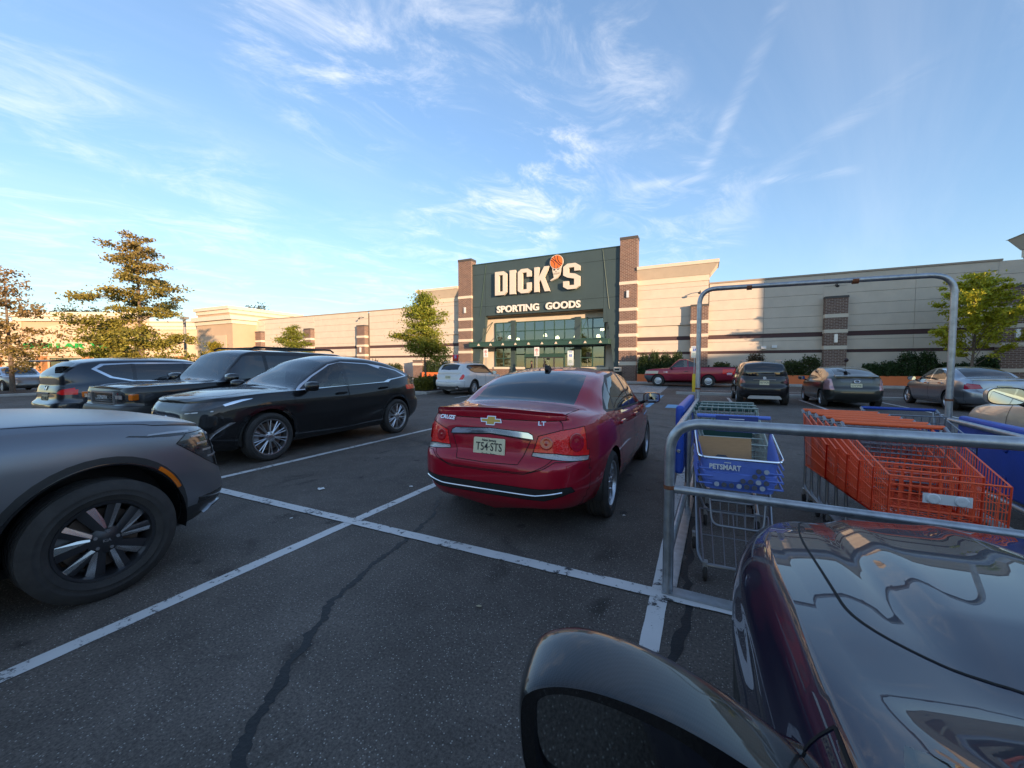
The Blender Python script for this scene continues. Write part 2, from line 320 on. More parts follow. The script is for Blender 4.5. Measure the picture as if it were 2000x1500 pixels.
# tar-sealed cracks
TAR = mat('crack_tar', (0.010, 0.010, 0.011), 0.6, vary=0.5, vscale=9, bump=0.5, bscale=60)
def crack(pts, w0, w1, seed, wob=0.03, step=0.06):
    rnd = random.Random(seed); P = [Vector(p) for p in pts]; out = []
    for a, c in zip(P, P[1:]):
        k = max(1, int((c - a).length / step)); out += [a.lerp(c, i / k) for i in range(k)]
    out.append(P[-1]); v = []; n = len(out); off = 0
    for i, p in enumerate(out):
        d = (out[min(i + 1, n - 1)] - out[max(i - 1, 0)]).normalized(); q = Vector((-d.y, d.x)); off = off * .8 + rnd.uniform(-wob, wob) * .5
        w = (w0 + (w1 - w0) * i / n) * (0.6 + 0.4 * abs(math.sin(i * .21 + seed)) + rnd.uniform(-.22, .22))
        c = p + q * off; v += [(*(c + q * w / 2), gz(c.y) + .0025), (*(c - q * w / 2), gz(c.y) + .0025)]
    b = MB(); b.add(v, [(2 * i, 2 * i + 1, 2 * i + 3, 2 * i + 2) for i in range(n - 1)]); return structure(b.build('tar_crack', TAR))
from_px = lambda l: l
crack([(-1.44, 0.73), (-1.49, 0.78), (-1.62, 0.94), (-1.77, 1.2), (-1.9, 1.42), (-2.06, 1.68), (-2.17, 2.09), (-2.22, 2.53), (-2.37, 3.08), (-2.64, 3.62)], .058, .036, 3, .03, .02)
crack([(-.05, 1.6), (-.12, 2.0), (-.06, 2.5), (-.1, 3.2), (-.06, 4.2)], .05, .07, 9, .05)
crack([(-5.3, 6.2), (-4.2, 5.9), (-3.1, 6.15), (-2.2, 6.0)], .03, .02, 4)
crack([(-.6, 8.6), (0.0, 9.1), (-.4, 9.9), (.2, 10.4), (1.0, 10.2)], .03, .03, 5)
crack([(-1.0, 10.0), (-.2, 10.3), (.1, 11.4)], .03, .02, 15)
crack([(-10, 11.7), (-5, 11.5), (-1, 11.8), (4, 11.5), (9, 11.9)], .03, .03, 6)
crack([(-6, 9), (-5.5, 12), (-6.2, 15)], .03, .03, 8)
crack([(.3, 3.9), (1.0, 4.0), (1.9, 3.85), (2.4, 4.0)], .02, .02, 12)
# kerbs, sidewalk, islands
def slab(name, poly, z0, z1, m, bevel=0.02):
    b = MB(); b.prism(poly, 'z', z0, z1); o = structure(b.build(name, m)); bev(o, bevel); return o
slab('sidewalk', [(-62, 31.0), (24, 31.0), (24, 36), (-62, 36)], 0.0, 0.28, CONC)
slab('kerb', [(-62, 30.84), (24, 30.84), (24, 30.995), (-62, 30.995)], 0.0, 0.275, CONC)
slab('kerb', [(-1.2, 22.4), (16, 22.4), (16, 22.7), (-1.2, 22.7)], -.05, 0.13, CONC)
slab('kerb', [(-7.2, 22.4), (-5.0, 22.4), (-5.0, 22.7), (-7.2, 22.7)], -.05, 0.13, CONC)
MULCH = mat('mulch', (0.075, 0.045, 0.03), 0.95, vary=0.5, vscale=30, bump=1.0, bscale=50)
def island(x0, y0, x1, y1):
    slab('kerb', [(x0, y0), (x1, y0), (x1, y1), (x0, y1)], -.02, .14, CONC, .04)
    o = slab('planting_bed', [(x0 + .16, y0 + .16), (x1 - .16, y0 + .16), (x1 - .16, y1 - .16), (x0 + .16, y1 - .16)], .1, .165, MULCH, .01)
island(-16.2, 16.6, -12.95, 21.6); island(-33.5, 2.6, -30.2, 8.4); island(-36, 10.5, -31.8, 15.5)

# ------------------------------------------------------------------ the sporting goods store
store = thing('store_building', 'long tan big-box store with dark green sign tower and brown brick piers', 'store', (0, 34, 0.28))
def sp(b, name, m, parent=None, bevel=0, smooth=False):
    o = b.build(name, m, parent or store, smooth)
    if bevel: bev(o, bevel)
    return o
def bx(name, x0, y0, z0, x1, y1, z1, m, parent=None, bevel=0):
    """box in world X, Y, Z numbers"""
    b = MB().box(x0, y0 - 34, z0 - .28, x1, y1 - 34, z1 - .28); return sp(b, name, m, parent, bevel)
# backing walls (joints show it as the dark groove), then panels
JOINT = mat('wall_joint', (0.16, 0.13, 0.10), 0.9)
bx('wall_core', -56, 34.062, .28, -26.6, 44, 7.6, JOINT); bx('wall_core', .4, 34.06, .28, 24, 44, 7.6, JOINT)
bx('roof', -56, 34.3, 7.6, 24, 80, 7.62, CAPM)
ZR = [(0.28, 2.42), (2.62, 3.30), (3.30, 3.54), (3.84, 4.2), (4.2, 4.95), (4.95, 5.7), (5.7, 6.45), (6.45, 7.2), (7.2, 7.74)]
def wall_bay(x0, x1, splits=(), ztop=7.74, yoff=0.0, rows=ZR):
    xs = [x0] + list(splits) + [x1]
    for a, c in zip(xs, xs[1:]):
        for z0, z1 in rows:
            if z0 >= ztop: continue
            bx('wall_panel', a + .008, 34 + yoff, z0 + .009, c - .008, 34.06 + yoff, min(z1, ztop) - .009, TAN)
    bx('maroon_stripe', x0, 34.035 + yoff, 2.42, x1, 34.062 + yoff, 2.62, MAROON); bx('maroon_stripe', x0, 34.035 + yoff, 3.54, x1, 34.062 + yoff, 3.84, MAROON)
wall_bay(0.36, 7.5, (4.0,)); wall_bay(8.75, 15.87, (12.2,)); wall_bay(17.1, 24)
wall_bay(-34.6, -26.62, (-31,)); wall_bay(-43.9, -36.1, (-40,)); wall_bay(-53.8, -45.2, (-49.5,)); wall_bay(-56, -55.1)
for a, c in ((.36, 16.0), (-56, -26.9)): bx('coping', a, 33.95, 7.745, c, 34.4, 7.86, mat('tan_coping', (.36, .28, .21), .5))
def pier(x0, x1, ztop, bands, proj=.5, cap=.14):
    if 6 < ztop < 7:
        for a_, c_ in ((ztop, 6.95), (6.95, 7.74)): bx('wall_panel', x0 - .02, 34.0, a_ + .009, x1 + .04, 34.05, c_ - .009, TAN)
    """brick pier with pale bands and a dark cap"""
    zs = [.28] + [q for b_ in bands for q in b_] + [ztop - cap]
    y0 = 34 - proj
    for z0, z1 in zip(zs[0::2], zs[1::2]): bx('brick_shaft', x0, y0, z0, x1, 34.3, z1, BRICK)
    for z0, z1 in bands: bx('stone_band', x0 - .025, y0 - .025, z0, x1 + .025, 34.3, z1, CREAM)
    bx('pier_cap', x0 - .03, y0 - .03, ztop - cap, x1 + .03, 34.3, ztop, CAPM)
PB = [(1.12, 1.34), (2.62, 2.86), (3.72, 3.96), (4.75, 4.99)]
for x0 in (-.83, 7.5, 15.87, -36.1, -45.2, -55.1): pier(x0, x0 + 1.22, 6.2, PB)
pier(-27.0, -25.8, 2.1, [(1.55, 1.8)], 1.6, .1)
TB = [(1.55, 1.85), (2.75, 3.0), (3.9, 4.15), (4.95, 5.2), (6.0, 6.25), (8.15, 8.4)]
for x0, x1 in ((-22.0, -20.5), (-6.22, -4.85)): pier(x0, x1, 12.0, TB, .62, .22)
# corniced end pavilions: upper wall proud of a recessed base
def pavilion(x0, x1, left_open, right_open, ztop=9.45):
    for a, c in ((4.72, 5.4), (5.4, 6.15), (6.15, 6.9), (6.9, 7.65), (7.65, 8.05)): bx('wall_panel', x0, 33.95, a + .008, x1, 34.06, c - .008, TAN)
    bx('wall_core', x0 + .02, 34.125, .28, x1 - .02, 35.2, 8.9, TAN)
    for a, c in ((.28, 2.42), (2.62, 3.25), (3.25, 3.54), (3.84, 4.7)): bx('wall_panel', x0, 34.06, a + .008, x1, 34.12, c - .008, TAN)
    bx('maroon_stripe', x0, 34.085, 2.42, x1, 34.122, 2.62, MAROON); bx('maroon_stripe', x0, 34.085, 3.54, x1, 34.122, 3.84, MAROON)
    e0 = .0 if not left_open else 1; e1 = 0 if not right_open else 1
    bx('cornice_band', x0 - .06 * e0, 33.89, 8.05, x1 + .06 * e1, 35.2, 8.48, CREAM)
    # coved cornice: bottom narrow, top wide
    b = MB(); lo = [(x0 - .1 * e0, 33.86), (x1 + .1 * e1, 33.86), (x1 + .1 * e1, 35.2), (x0 - .1 * e0, 35.2)]; hi = [(x0 - .62 * e0, 33.3), (x1 + .62 * e1, 33.3), (x1 + .62 * e1, 35.35), (x0 - .62 * e0, 35.35)]
    n = len(lo); b.add([(x, y - 34, 8.485 - .28) for x, y in lo] + [(x, y - 34, 9.2 - .28) for x, y in hi], [(0, 1, 5, 4), (1, 2, 6, 5), (2, 3, 7, 6), (3, 0, 4, 7), (4, 5, 6, 7)]); sp(b, 'cornice_cove', TAN)
    bx('cornice_edge', x0 - .68 * e0, 33.24, 9.203, x1 + .68 * e1, 35.4, ztop, CREAM)
pavilion(-26.6, -22.0, True, False); pavilion(-4.85, .36, False, True); pavilion(17.4, 26, True, False, 9.2)
# sign tower
Yp = 33.62
bx('tower_core', -20.5, 33.9, 6.36, -6.22, 44, 11.3, GREEN)
for (a, c) in ((-20.5, -19.05), (-19.03, -7.62), (-7.60, -6.22)):
    for z0, z1 in ((6.36, 7.25), (7.27, 10.36), (10.38, 11.32)) if a > -20 and c < -7 else ((5.2, 7.25), (7.27, 10.36), (10.38, 11.32)):
        bx('sign_panel', a, Yp, z0, c, 33.9, z1, GREEN)
bx('coping', -20.5, Yp - .04, 11.325, -6.22, 44, 11.42, mat('green_coping', (.022, .05, .05), .4))
def leg(x_out, x_in_top, x_in_bot):
    b = MB(); ytop, y1 = Yp - .01, 34.35
    for xa, xb, z in ((x_out, x_in_top, 6.36), (x_out, x_in_bot, .28)): b.v += [(xa, ytop - 34, z - .28), (xb, ytop - 34, z - .28), (xb, y1 - 34, z - .28), (xa, y1 - 34, z - .28)]
    b.f = [(0, 1, 5, 4), (1, 2, 6, 5), (2, 3, 7, 6), (3, 0, 4, 7), (0, 3, 2, 1), (4, 5, 6, 7)]; sp(b, 'tower_leg', GREEN)
leg(-20.48, -19.15, -19.95); leg(-6.24, -7.35, -6.5)
for xt, xb in ((-18.95, -20.05), (-7.7, -6.75)):
    b = MB().tube([(xt, Yp - .03 - 34, 11.3 - .28), (xt + (xb - xt) * .64, Yp - .03 - 34, 6.3 - .28)], .035, 6); sp(b, 'seam_trim', GREEN2)
# entrance wall, set back
YE = 34.75
for a_, c_x, z0_, z1_ in ((-20.4, -18.56, .28, 6.36), (-7.64, -6.3, .28, 6.36), (-18.56, -7.64, 5.78, 6.36), (-18.56, -7.64, 3.29, 3.9), (-18.56, -16.5, .28, 1.37), (-9.75, -7.64, .28, 1.37)): bx('entrance_wall', a_ + .001, YE + .05, z0_ + .001, c_x - .001, 35.0, z1_, TAN)
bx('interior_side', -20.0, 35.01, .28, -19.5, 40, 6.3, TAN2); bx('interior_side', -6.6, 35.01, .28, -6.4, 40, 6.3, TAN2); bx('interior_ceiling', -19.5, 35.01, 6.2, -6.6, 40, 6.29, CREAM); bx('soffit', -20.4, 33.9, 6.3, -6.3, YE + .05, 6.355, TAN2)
bx('brick_base', -19.95, YE - .06, .28, -15.5, YE + .05, 1.2, BRICK); bx('brick_base', -9.6, YE - .06, .28, -6.4, YE + .05, 1.2, BRICK)
bx('stone_sill', -18.7, YE - .1, 1.2, -15.3, YE + .05, 1.4, CREAM); bx('stone_sill', -9.8, YE - .1, 1.2, -7.3, YE + .05, 1.4, CREAM)
SHOPGL = glass_mat('shop_glass', (.34, .40, .39), (.80, .96, 1.0), .20)
DARKIN = mat('dark_interior', (.05, .045, .04), .9)
bx('interior_wall', -19.5, 40, .28, -6.6, 40.1, 6.3, mat('interior_wall', (.18, .16, .13), .9)); bx('interior_floor', -19.5, 35.0, .285, -6.6, 40, .30, mat('shop_floor', (.20, .18, .16), .5))
wx = lambda px_: -18.5 + (px_ - 961.9) * (10.8 / 216.7)
groups = [(961.9, 996.9, 2), (1005.9, 1125, 6), (1136, 1178.6, 2)]
def panes(x0, x1, n, zs, name='window'):
    w = thing_part = None
    fr = MB(); pw = (x1 - x0) / n
    for i in range(n + 1): fr.box(x0 + i * pw - .045, YE - .08 - 34, zs[0] - .28, x0 + i * pw + .045, YE + .06 - 34, zs[-1] - .28)
    for z in zs: fr.box(x0 - .045, YE - .075 - 34, z - .045 - .28, x1 + .045, YE + .055 - 34, z + .045 - .28)
    f = sp(fr, 'window_frame', GREEN2)
    for i in range(n):
        for z0, z1 in zip(zs, zs[1:]):
            t = random.uniform(-.006, .006); u = random.uniform(-.006, .006)
            b = MB(); b.add([(x0 + i * pw, YE - .03 + t - 34, z0 - .28), (x0 + (i + 1) * pw, YE - .03 - t - 34, z0 - .28), (x0 + (i + 1) * pw, YE - .03 - t + u - 34, z1 - .28), (x0 + i * pw, YE - .03 + t + u - 34, z1 - .28)], [(0, 1, 2, 3)])
            sp(b, 'pane', SHOPGL, f)
for x0, x1, n in groups:
    X0, X1 = wx(x0), wx(x1)
    panes(X0, X1, n, (3.95, 4.85, 5.72))
    if n == 2: panes(X0, X1, n, (1.4, 2.25, 3.25))
X0, X1 = wx(1005.9), wx(1125)
panes(X0, X1, 6, (2.62, 3.25)); panes(X0, X0 + (X1 - X0) / 6, 1, (.45, 1.4, 2.6)); panes(X1 - (X1 - X0) / 6, X1, 1, (.45, 1.4, 2.6))
bx('door_header', X0 + 1, YE - .2, 2.32, X1 - 1, YE + .05, 2.6, GREEN2)
dx0, dx1 = X0 + (X1 - X0) / 6 + .05, X1 - (X1 - X0) / 6 - .05
for i in range(4):
    a = dx0 + (dx1 - dx0) * i / 4; c = dx0 + (dx1 - dx0) * (i + 1) / 4; yy = YE - .03 - (.06 if i in (1, 2) else 0)
    b = MB(); b.box(a, yy - 34, 0.02, a + .06, yy + .05 - 34, 2.03); b.box(c - .06, yy - 34, 0.02, c, yy + .05 - 34, 2.03); b.box(a + .061, yy - 34, .02, c - .061, yy + .05 - 34, .2); b.box(a + .061, yy - 34, 1.95, c - .061, yy + .05 - 34, 2.03)
    d = sp(b, 'entrance_door', mat('door_frame', (.10, .10, .10), .4, .5)); b = MB().box(a + .062, yy + .02 - 34, .201, c - .062, yy + .03 - 34, 1.949); sp(b, 'door_pane', SHOPGL, d)
for a, c in ((996.9, 1005.9), (1125, 1136)): bx('green_pilaster', wx(a), YE - .22, .28, wx(c), YE + .04, 5.9, GREEN)
# canopy on tie rods
bx('canopy', -20.4, 32.75, 3.32, -6.95, YE - .25, 3.7, GREEN2, bevel=.02); bx('canopy_edge', -20.42, 32.72, 3.704, -6.93, YE - .24, 3.78, GREEN2)
for k in range(10):
    x = -19.3 + k * 1.3; b = MB(); b.prism([(x - .13, 3.42), (x + .13, 3.42), (x, 3.62)], 'y', 32.66, 32.75); b.v = [(p[0], p[1] - 34, p[2] - .28) for p in b.v]; sp(b, 'canopy_light', CREAM)
for x in (-19.2, -17.0, -9.6, -7.4): sp(MB().tube([(x, 32.9 - 34, 3.6 - .28), (x + .35, YE - 34, 5.85 - .28)], .03, 6), 'tie_rod', GREEN2)
# pendant lamps inside
for x, y, z in ((-16.9, 36.5, 4.35), (-14.2, 37.2, 4.75), (-12.6, 36.3, 4.4), (-11.2, 37.8, 4.6), (-8.3, 36.4, 5.05), (-8.9, 37.4, 4.5), (-18.0, 36.9, 4.65)):
    sp(MB().lathe([(.04, z - .0), (.13, z - .04), (.18, z - .16), (.20, z - .28)], 14, 'z'), 'pendant_lamp', LITLAMP).location = (x, y - 34, -.28)
for k, (x, h) in enumerate(((-17.6, 1.7), (-15.0, 2.1), (-12.0, 1.5), (-9.0, 2.0), (-7.4, 1.6))): bx('display_rack', x, 37.5 + .2 * k, .3, x + 1.3, 38.3 + .2 * k, .3 + h, mat('rack%d' % (k % 3), ((.06, .05, .04), (.14, .06, .04), (.05, .07, .09))[k % 3], .7))
# sconces, cameras, door
for x, z, y in ((-21.2, 7.0, 33.38), (-5.55, 7.35, 33.38), (8.1, 3.35, 33.5), (16.5, 3.35, 33.5), (-35.5, 3.35, 33.5)): bx('wall_sconce', x - .09, y - .14, z - .28, x + .09, y, z + .28, mat('sconce', (.75, .75, .74), .3, .3))
for x, z in ((8.1, 7.0), (-.2, 7.2), (-35.4, 7.1)):
    sp(MB().tube([(x, -.02, z - .28), (x, -.45, z + .02 - .28), (x - .05, -.7, z - .1 - .28)], .03, 6), 'camera_arm', BLACKP); sp(MB().lathe([(.001, -.1), (.1, -.06), (.11, .05), (.001, .06)], 12, 'z'), 'security_camera', BLACKP).location = (x - .05, -.72, z - .18 - .28)
bx('service_door', 4.6, 33.985, .28, 5.9, 33.999, 2.35, TAN); bx('wall_light', 4.55, 33.85, 2.8, 4.85, 33.995, 2.98, WHITE); bx('wall_light', 3.9, 33.85, 2.75, 4.2, 33.995, 2.93, WHITE)
# block letters
def block(name, polys, x, z, h, w, depth=.28, m=None):
    b = MB()
    for poly in polys: b.prism([(x + u * w, z - .28 + v * h) for u, v in poly], 'y', Yp - .12 - depth - 34, Yp - .12 - 34)
    o = sp(b, name, m or mat('letter_face', (.62, .57, .49), .5)); return o
c_, s_ = .26, .33     # corner cut, stroke width
cy_ = .11; sv = .155
Lt = {
 'D': [[(0, 0), (s_, 0), (s_, 1), (0, 1)], [(s_, 0), (1 - c_, 0), (1, cy_), (1, 1 - cy_), (1 - c_, 1), (s_, 1), (s_, 1 - sv), (1 - s_, 1 - sv), (1 - s_, sv), (s_, sv)]],
 'I': [[(0, 0), (1, 0), (1, 1), (0, 1)]],
 'C': [[(0, cy_), (c_, 0), (1 - c_, 0), (1, cy_), (1, .42), (1 - s_, .42), (1 - s_, sv), (s_, sv), (s_, 1 - sv), (1 - s_, 1 - sv), (1 - s_, .66), (1, .66), (1, 1 - cy_), (1 - c_, 1), (c_, 1), (0, 1 - cy_)]],
 'K': [[(0, 0), (.30, 0), (.30, 1), (0, 1)], [(.30, .40), (.42, .48), (.68, 0), (1, 0), (.64, .58), (.96, 1), (.64, 1), (.30, .60)]],
 'S': [[(0, cy_), (c_, 0), (1 - c_, 0), (1, cy_), (1, .48), (1 - c_, .585), (s_, .64), (s_, 1 - sv), (1 - s_, 1 - sv), (1 - s_, .70), (1, .70), (1, 1 - cy_), (1 - c_, 1), (c_, 1), (0, 1 - cy_), (0, .56), (c_, .46), (1 - s_, .40), (1 - s_, sv), (s_, sv), (s_, .32), (0, .32)]]}
lx = lambda px_: -17.68 + (px_ - 976) * (8.3 / 165.) * 0.985
for ch, p0, p1, zb in (('D', 976, 1001, 8.15), ('I', 1007, 1019, 8.15), ('C', 1024, 1051, 8.15), ('K', 1057, 1087, 8.15), ('S', 1112, 1142, 8.15)):
    block('letter', Lt[ch], lx(p0) - .1, zb, 2.2, lx(p1) - lx(p0))
# apostrophe: a pale tapering mark with a basketball on top
ax, az = lx(1099.5) - .1, 10.62
bm_ = mat('ball_orange', (.72, .16, .03), .5); o = sp(MB().lathe([(.001, -.10), (.56, -.10), (.58, -.06), (.58, .0)], 36, 'y'), 'ball_disc', bm_); o.location = (ax, Yp - .3 - 34, az - .28)
def arcpts(cx, cz, r, a0, a1, n=14): return [(cx + r * math.cos(R(a0 + (a1 - a0) * i / n)), -.115, cz + r * math.sin(R(a0 + (a1 - a0) * i / n))) for i in range(n + 1)]
sm = MB()
for pts in ([(-.42, -.115, .38), (.42, -.115, -.38)], [(-.18, -.115, .55), (-.05, -.115, .1), (.2, -.115, -.2), (.1, -.115, -.55)], arcpts(-.75, -.35, .62, -15, 75), arcpts(.75, .35, .62, 165, 255)): sm.tube(pts, .022, 5)
q = sp(sm, 'ball_seam', BLACKP); q.location = (ax, Yp - .3 - 34, az - .28)
sp(MB().lathe([(.58, -.08), (.62, -.08), (.62, .0), (.58, .0)], 36, 'y'), 'ball_rim', mat('rim_white', (.7, .66, .58), .5)).location = (ax, Yp - .3 - 34, az - .28)
APO = [(-.40, 10.2), (.42, 10.3), (.40, 9.85), (.30, 9.5), (.05, 9.25), (-.12, 9.16), (-.55, 9.02), (-.60, 9.08), (-.25, 9.28), (-.30, 9.55), (-.38, 9.85)]
b = MB(); b.prism([(ax + u, v - .28) for u, v in APO], 'y', Yp - .36 - 34, Yp - .12 - 34); sp(b, 'apostrophe', mat('letter_face', (.62, .57, .49), .5))
for u, v, r_ in ((-.2, 9.98, .10), (.14, 10.02, .10), (-.05, 9.78, .05), (.28, 10.1, .07), (-.3, 10.12, .06)):
    o = sp(MB().lathe([(.001, -.01), (r_, -.008), (r_, .0)], 10, 'y'), 'apostrophe_mark', BLACKP); o.location = (ax + u, Yp - .362 - 34, v - .28)
for v in (9.66, 9.58): sp(MB().tube([(ax - .28, Yp - .365 - 34, v - .28), (ax, Yp - .365 - 34, v - .02 - .28), (ax + .28, Yp - .365 - 34, v + .02 - .28)], .014, 5), 'apostrophe_line', BLACKP)
def sign_text(txt, x, z, size, width, m, y=None, parent=None, depth=.12, bold=.018):
    me = text_mesh(txt, size, depth, bold); me2 = me; w0 = max(v.co.x for v in me.vertices) - min(v.co.x for v in me.vertices)
    me.transform(Matrix.Diagonal((width / w0, 1, 1, 1))); return link('sign_lettering', me, m, parent or store, (x, (Yp - .12 if y is None else y) - 34, z - .28))
LW = mat('white_letter', (.74, .72, .66), .5)
sign_text('SPORTING', lx(1021) - .1, 6.83, .84, lx(1064) - lx(977), LW, bold=.03); sign_text('GOODS', lx(1109.5) - .1, 6.83, .84, lx(1142) - lx(1077), LW, bold=.03)
# unseen blocks added out of frame, sized to shade the parking lot and wall
def shade_block(name, label, x0, y0, x1, y1, h, m, facing):
    t = thing(name, label, 'store', ((x0 + x1) / 2, (y0 + y1) / 2, 0)); cx, cy = (x0 + x1) / 2, (y0 + y1) / 2
    MB().box(x0 - cx, y0 - cy, 0, x1 - cx, y1 - cy, h - .5).build('wall', m, t); MB().box(x0 - cx - .3, y0 - cy - .3, h - .5, x1 - cx + .3, y1 - cy + .3, h).build('cornice', CREAM, t)
    n = int((y1 - y0) / 6) if facing == 'x' else int((x1 - x0) / 6)
    for i in range(n):
        if facing == 'x': MB().box(x0 - cx - .06, y0 - cy + 1.5 + 6 * i, .6, x0 - cx - .01, y0 - cy + 5.5 + 6 * i, 3.2).build('shop_window', SHOPGL, t)
    return t
shade_block('shade_wing', 'unseen tan wing block added to shade the right end of the wall', 26.5, 19.8, 60, 39, 11.4, TAN, 'x')  # unseen wing; its front corner sets the shadow edge on the long wall
shade_block('shade_caster', 'unseen low tan block added across the lot to shade the ground', 62, -32.2, 80, 21, 9.9, TAN, 'x')  # added block, kept low so the sign wall stays sunlit above the shaded lot
shade_block('shade_caster', 'unseen taller brown block added across the lot to shade the parked cars', 62, -80, 84, -33, 13.0, TAN2, 'x')  # added block, taller so the nearer cars stay wholly in shadow

# ------------------------------------------------------------------ dollar store on the left
fw, rt = Vector((-.4337, .9011, 0)), Vector((.9011, .4337, 0))
p = fw * 60 + rt * (-46)
dst = thing('corner_store', 'peach stucco store with green lettering beyond the oak trees', 'store', (p.x, p.y, 0), R(25.7))
DT = mat('peach_stucco', (.60, .46, .32), .9, vary=.05, vscale=.6); DT2 = mat('peach_stucco_dark', (.50, .37, .25), .9, vary=.05, vscale=.6)
def dx(name, x0, y0, z0, x1, y1, z1, m): return MB().box(x0, y0, z0, x1, y1, z1).build(name, m, dst)
# front wall has an arched sign field let into it
dx('wall', -62, .35, 0, 2, 20, 8.3, DT2)
def archpoly(x0, x1, z0, zs, zr, n=16):
    cx = (x0 + x1) / 2; return [(x0, z0), (x1, z0)] + [(cx + (x1 - x0) / 2 * math.cos(math.pi * i / n), zs + (zr - zs) * math.sin(math.pi * i / n)) for i in range(n + 1)]
b = MB(); b.prism(archpoly(-27.5, -11.5, 3.0, 5.6, 8.0), 'y', .12, .34); b.build('sign_field', DT, dst)
dx('front_face', -62, .1, 3.0, -28.5, .34, 8.3, DT); dx('parapet_band', -29.5, -.15, 8.3, -9.8, 1, 8.95, CREAM); dx('parapet_top', -30, -.4, 8.955, -9.4, 1.2, 9.6, CREAM)
dx('parapet_band', -62, -.1, 7.3, -29.6, 1, 7.8, CREAM); dx('parapet_top', -62, -.3, 7.805, -30.05, 1.1, 8.2, CREAM); dx('parapet_band', -9.3, -.1, 7.0, 2, 1, 7.5, CREAM); dx('parapet_top', -9.3, -.3, 7.505, 2, 1.1, 7.95, CREAM)
dx('front_face', -10.8, .1, 2.9, 2, .34, 7.0, DT)
for k in range(9): dx('brick_column', -61 + 7 * k, -.4, 0, -60.1 + 7 * k, .34, 3.0, mat('orange_brick', (.42, .20, .08), .9, vary=.2, vscale=5))
for k in range(8): dx('shop_window', -59.6 + 7 * k, .2, .5, -54.8 + 7 * k, .34, 2.75, SHOPGL if k % 2 else mat('poster_wall', (.55, .45, .32), .8))
sg = sign_text('DOLLAR TREE', 0, 4.5 + .28, 1.05, 15.2, mat('green_letter', (.02, .33, .06), .5), y=34 + .1, parent=dst, depth=.2, bold=.03); sg.location = (-20.6, .0, 4.52)
# stepped blocks where it meets the long wall
cst = thing('corner_block', 'tan stepped block with cream cornice between the two stores', 'building', (-58, 32, 0))
def cx_(name, x0, y0, z0, x1, y1, z1, m): return MB().box(x0 + 58, y0 - 32, z0, x1 + 58, y1 - 32, z1).build(name, m, cst)
cx_('wall', -64, 30.9, 0, -55.6, 42, 7.1, DT2); cx_('inset_panel', -63, 30.85, 0.3, -57, 30.9, 5.6, DT); cx_('cornice_band', -64.2, 30.75, 7.1, -55.45, 42, 7.6, CREAM); cx_('cornice_edge', -64.5, 30.4, 7.605, -55.1, 42.2, 8.15, CREAM)
cx_('wall', -68, 33, 0, -60, 44, 9.0, DT2); cx_('cornice_band', -68.2, 32.85, 9.0, -59.85, 44, 9.5, CREAM); cx_('cornice_edge', -68.4, 32.6, 9.505, -59.6, 44.2, 9.95, CREAM)
cx_('sign_board', -67.5, 32.9, 4.7, -64.6, 33, 6.1, mat('dark_sign', (.03, .035, .03), .5)); 
# ------------------------------------------------------------------ car builder
def pchip(xk, yk):
    """monotone cubic through key points, evaluated on numpy arrays"""
    xk = np.array(xk, float); yk = np.array(yk, float); o = np.argsort(xk); xk, yk = xk[o], yk[o]
    h = np.diff(xk); d = np.diff(yk) / h; n = len(xk); m = np.zeros(n)
    for i in range(1, n - 1):
        if d[i - 1] * d[i] > 0:
            w1, w2 = 2 * h[i] + h[i - 1], h[i] + 2 * h[i - 1]; m[i] = (w1 + w2) / (w1 / d[i - 1] + w2 / d[i])
    m[0], m[-1] = d[0], d[-1]
    def f(x):
        x = np.clip(np.asarray(x, float), xk[0], xk[-1]); i = np.clip(np.searchsorted(xk, x, 'right') - 1, 0, n - 2)
        t = (x - xk[i]) / h[i]; a, b = yk[i], yk[i + 1]
        return (2 * t**3 - 3 * t**2 + 1) * a + (t**3 - 2 * t**2 + t) * h[i] * m[i] + (-2 * t**3 + 3 * t**2) * b + (t**3 - t**2) * h[i] * m[i + 1]
    return f
def keys(l): return pchip([a for a, _ in l], [b for _, b in l])
def inside(poly, u, v):
    n = len(poly); r = False; j = n - 1
    for i in range(n):
        (a, b), (c, d) = poly[i], poly[j]
        if (b > v) != (d > v) and u < (c - a) * (v - b) / (d - b) + a: r = not r
        j = i
    return r
def rounded(poly, r, n=3):
    """cut the corners of a polygon with small arcs"""
    out = []; k = len(poly)
    for i in range(k):
        p, a, b = Vector(poly[i]), Vector(poly[i - 1]), Vector(poly[(i + 1) % k])
        ra = min(r, (a - p).length * .4, (b - p).length * .4); s = p + (a - p).normalized() * ra; e = p + (b - p).normalized() * ra
        for j in range(n + 1):
            t = j / n; out.append(tuple((1 - t)**2 * s + 2 * t * (1 - t) * p + t * t * e))
    return out
def circle(cx, cz, r, n=32, a0=0, a1=360): return [(cx + r * math.cos(R(a0 + (a1 - a0) * i / n)), cz + r * math.sin(R(a0 + (a1 - a0) * i / n))) for i in range(n)]

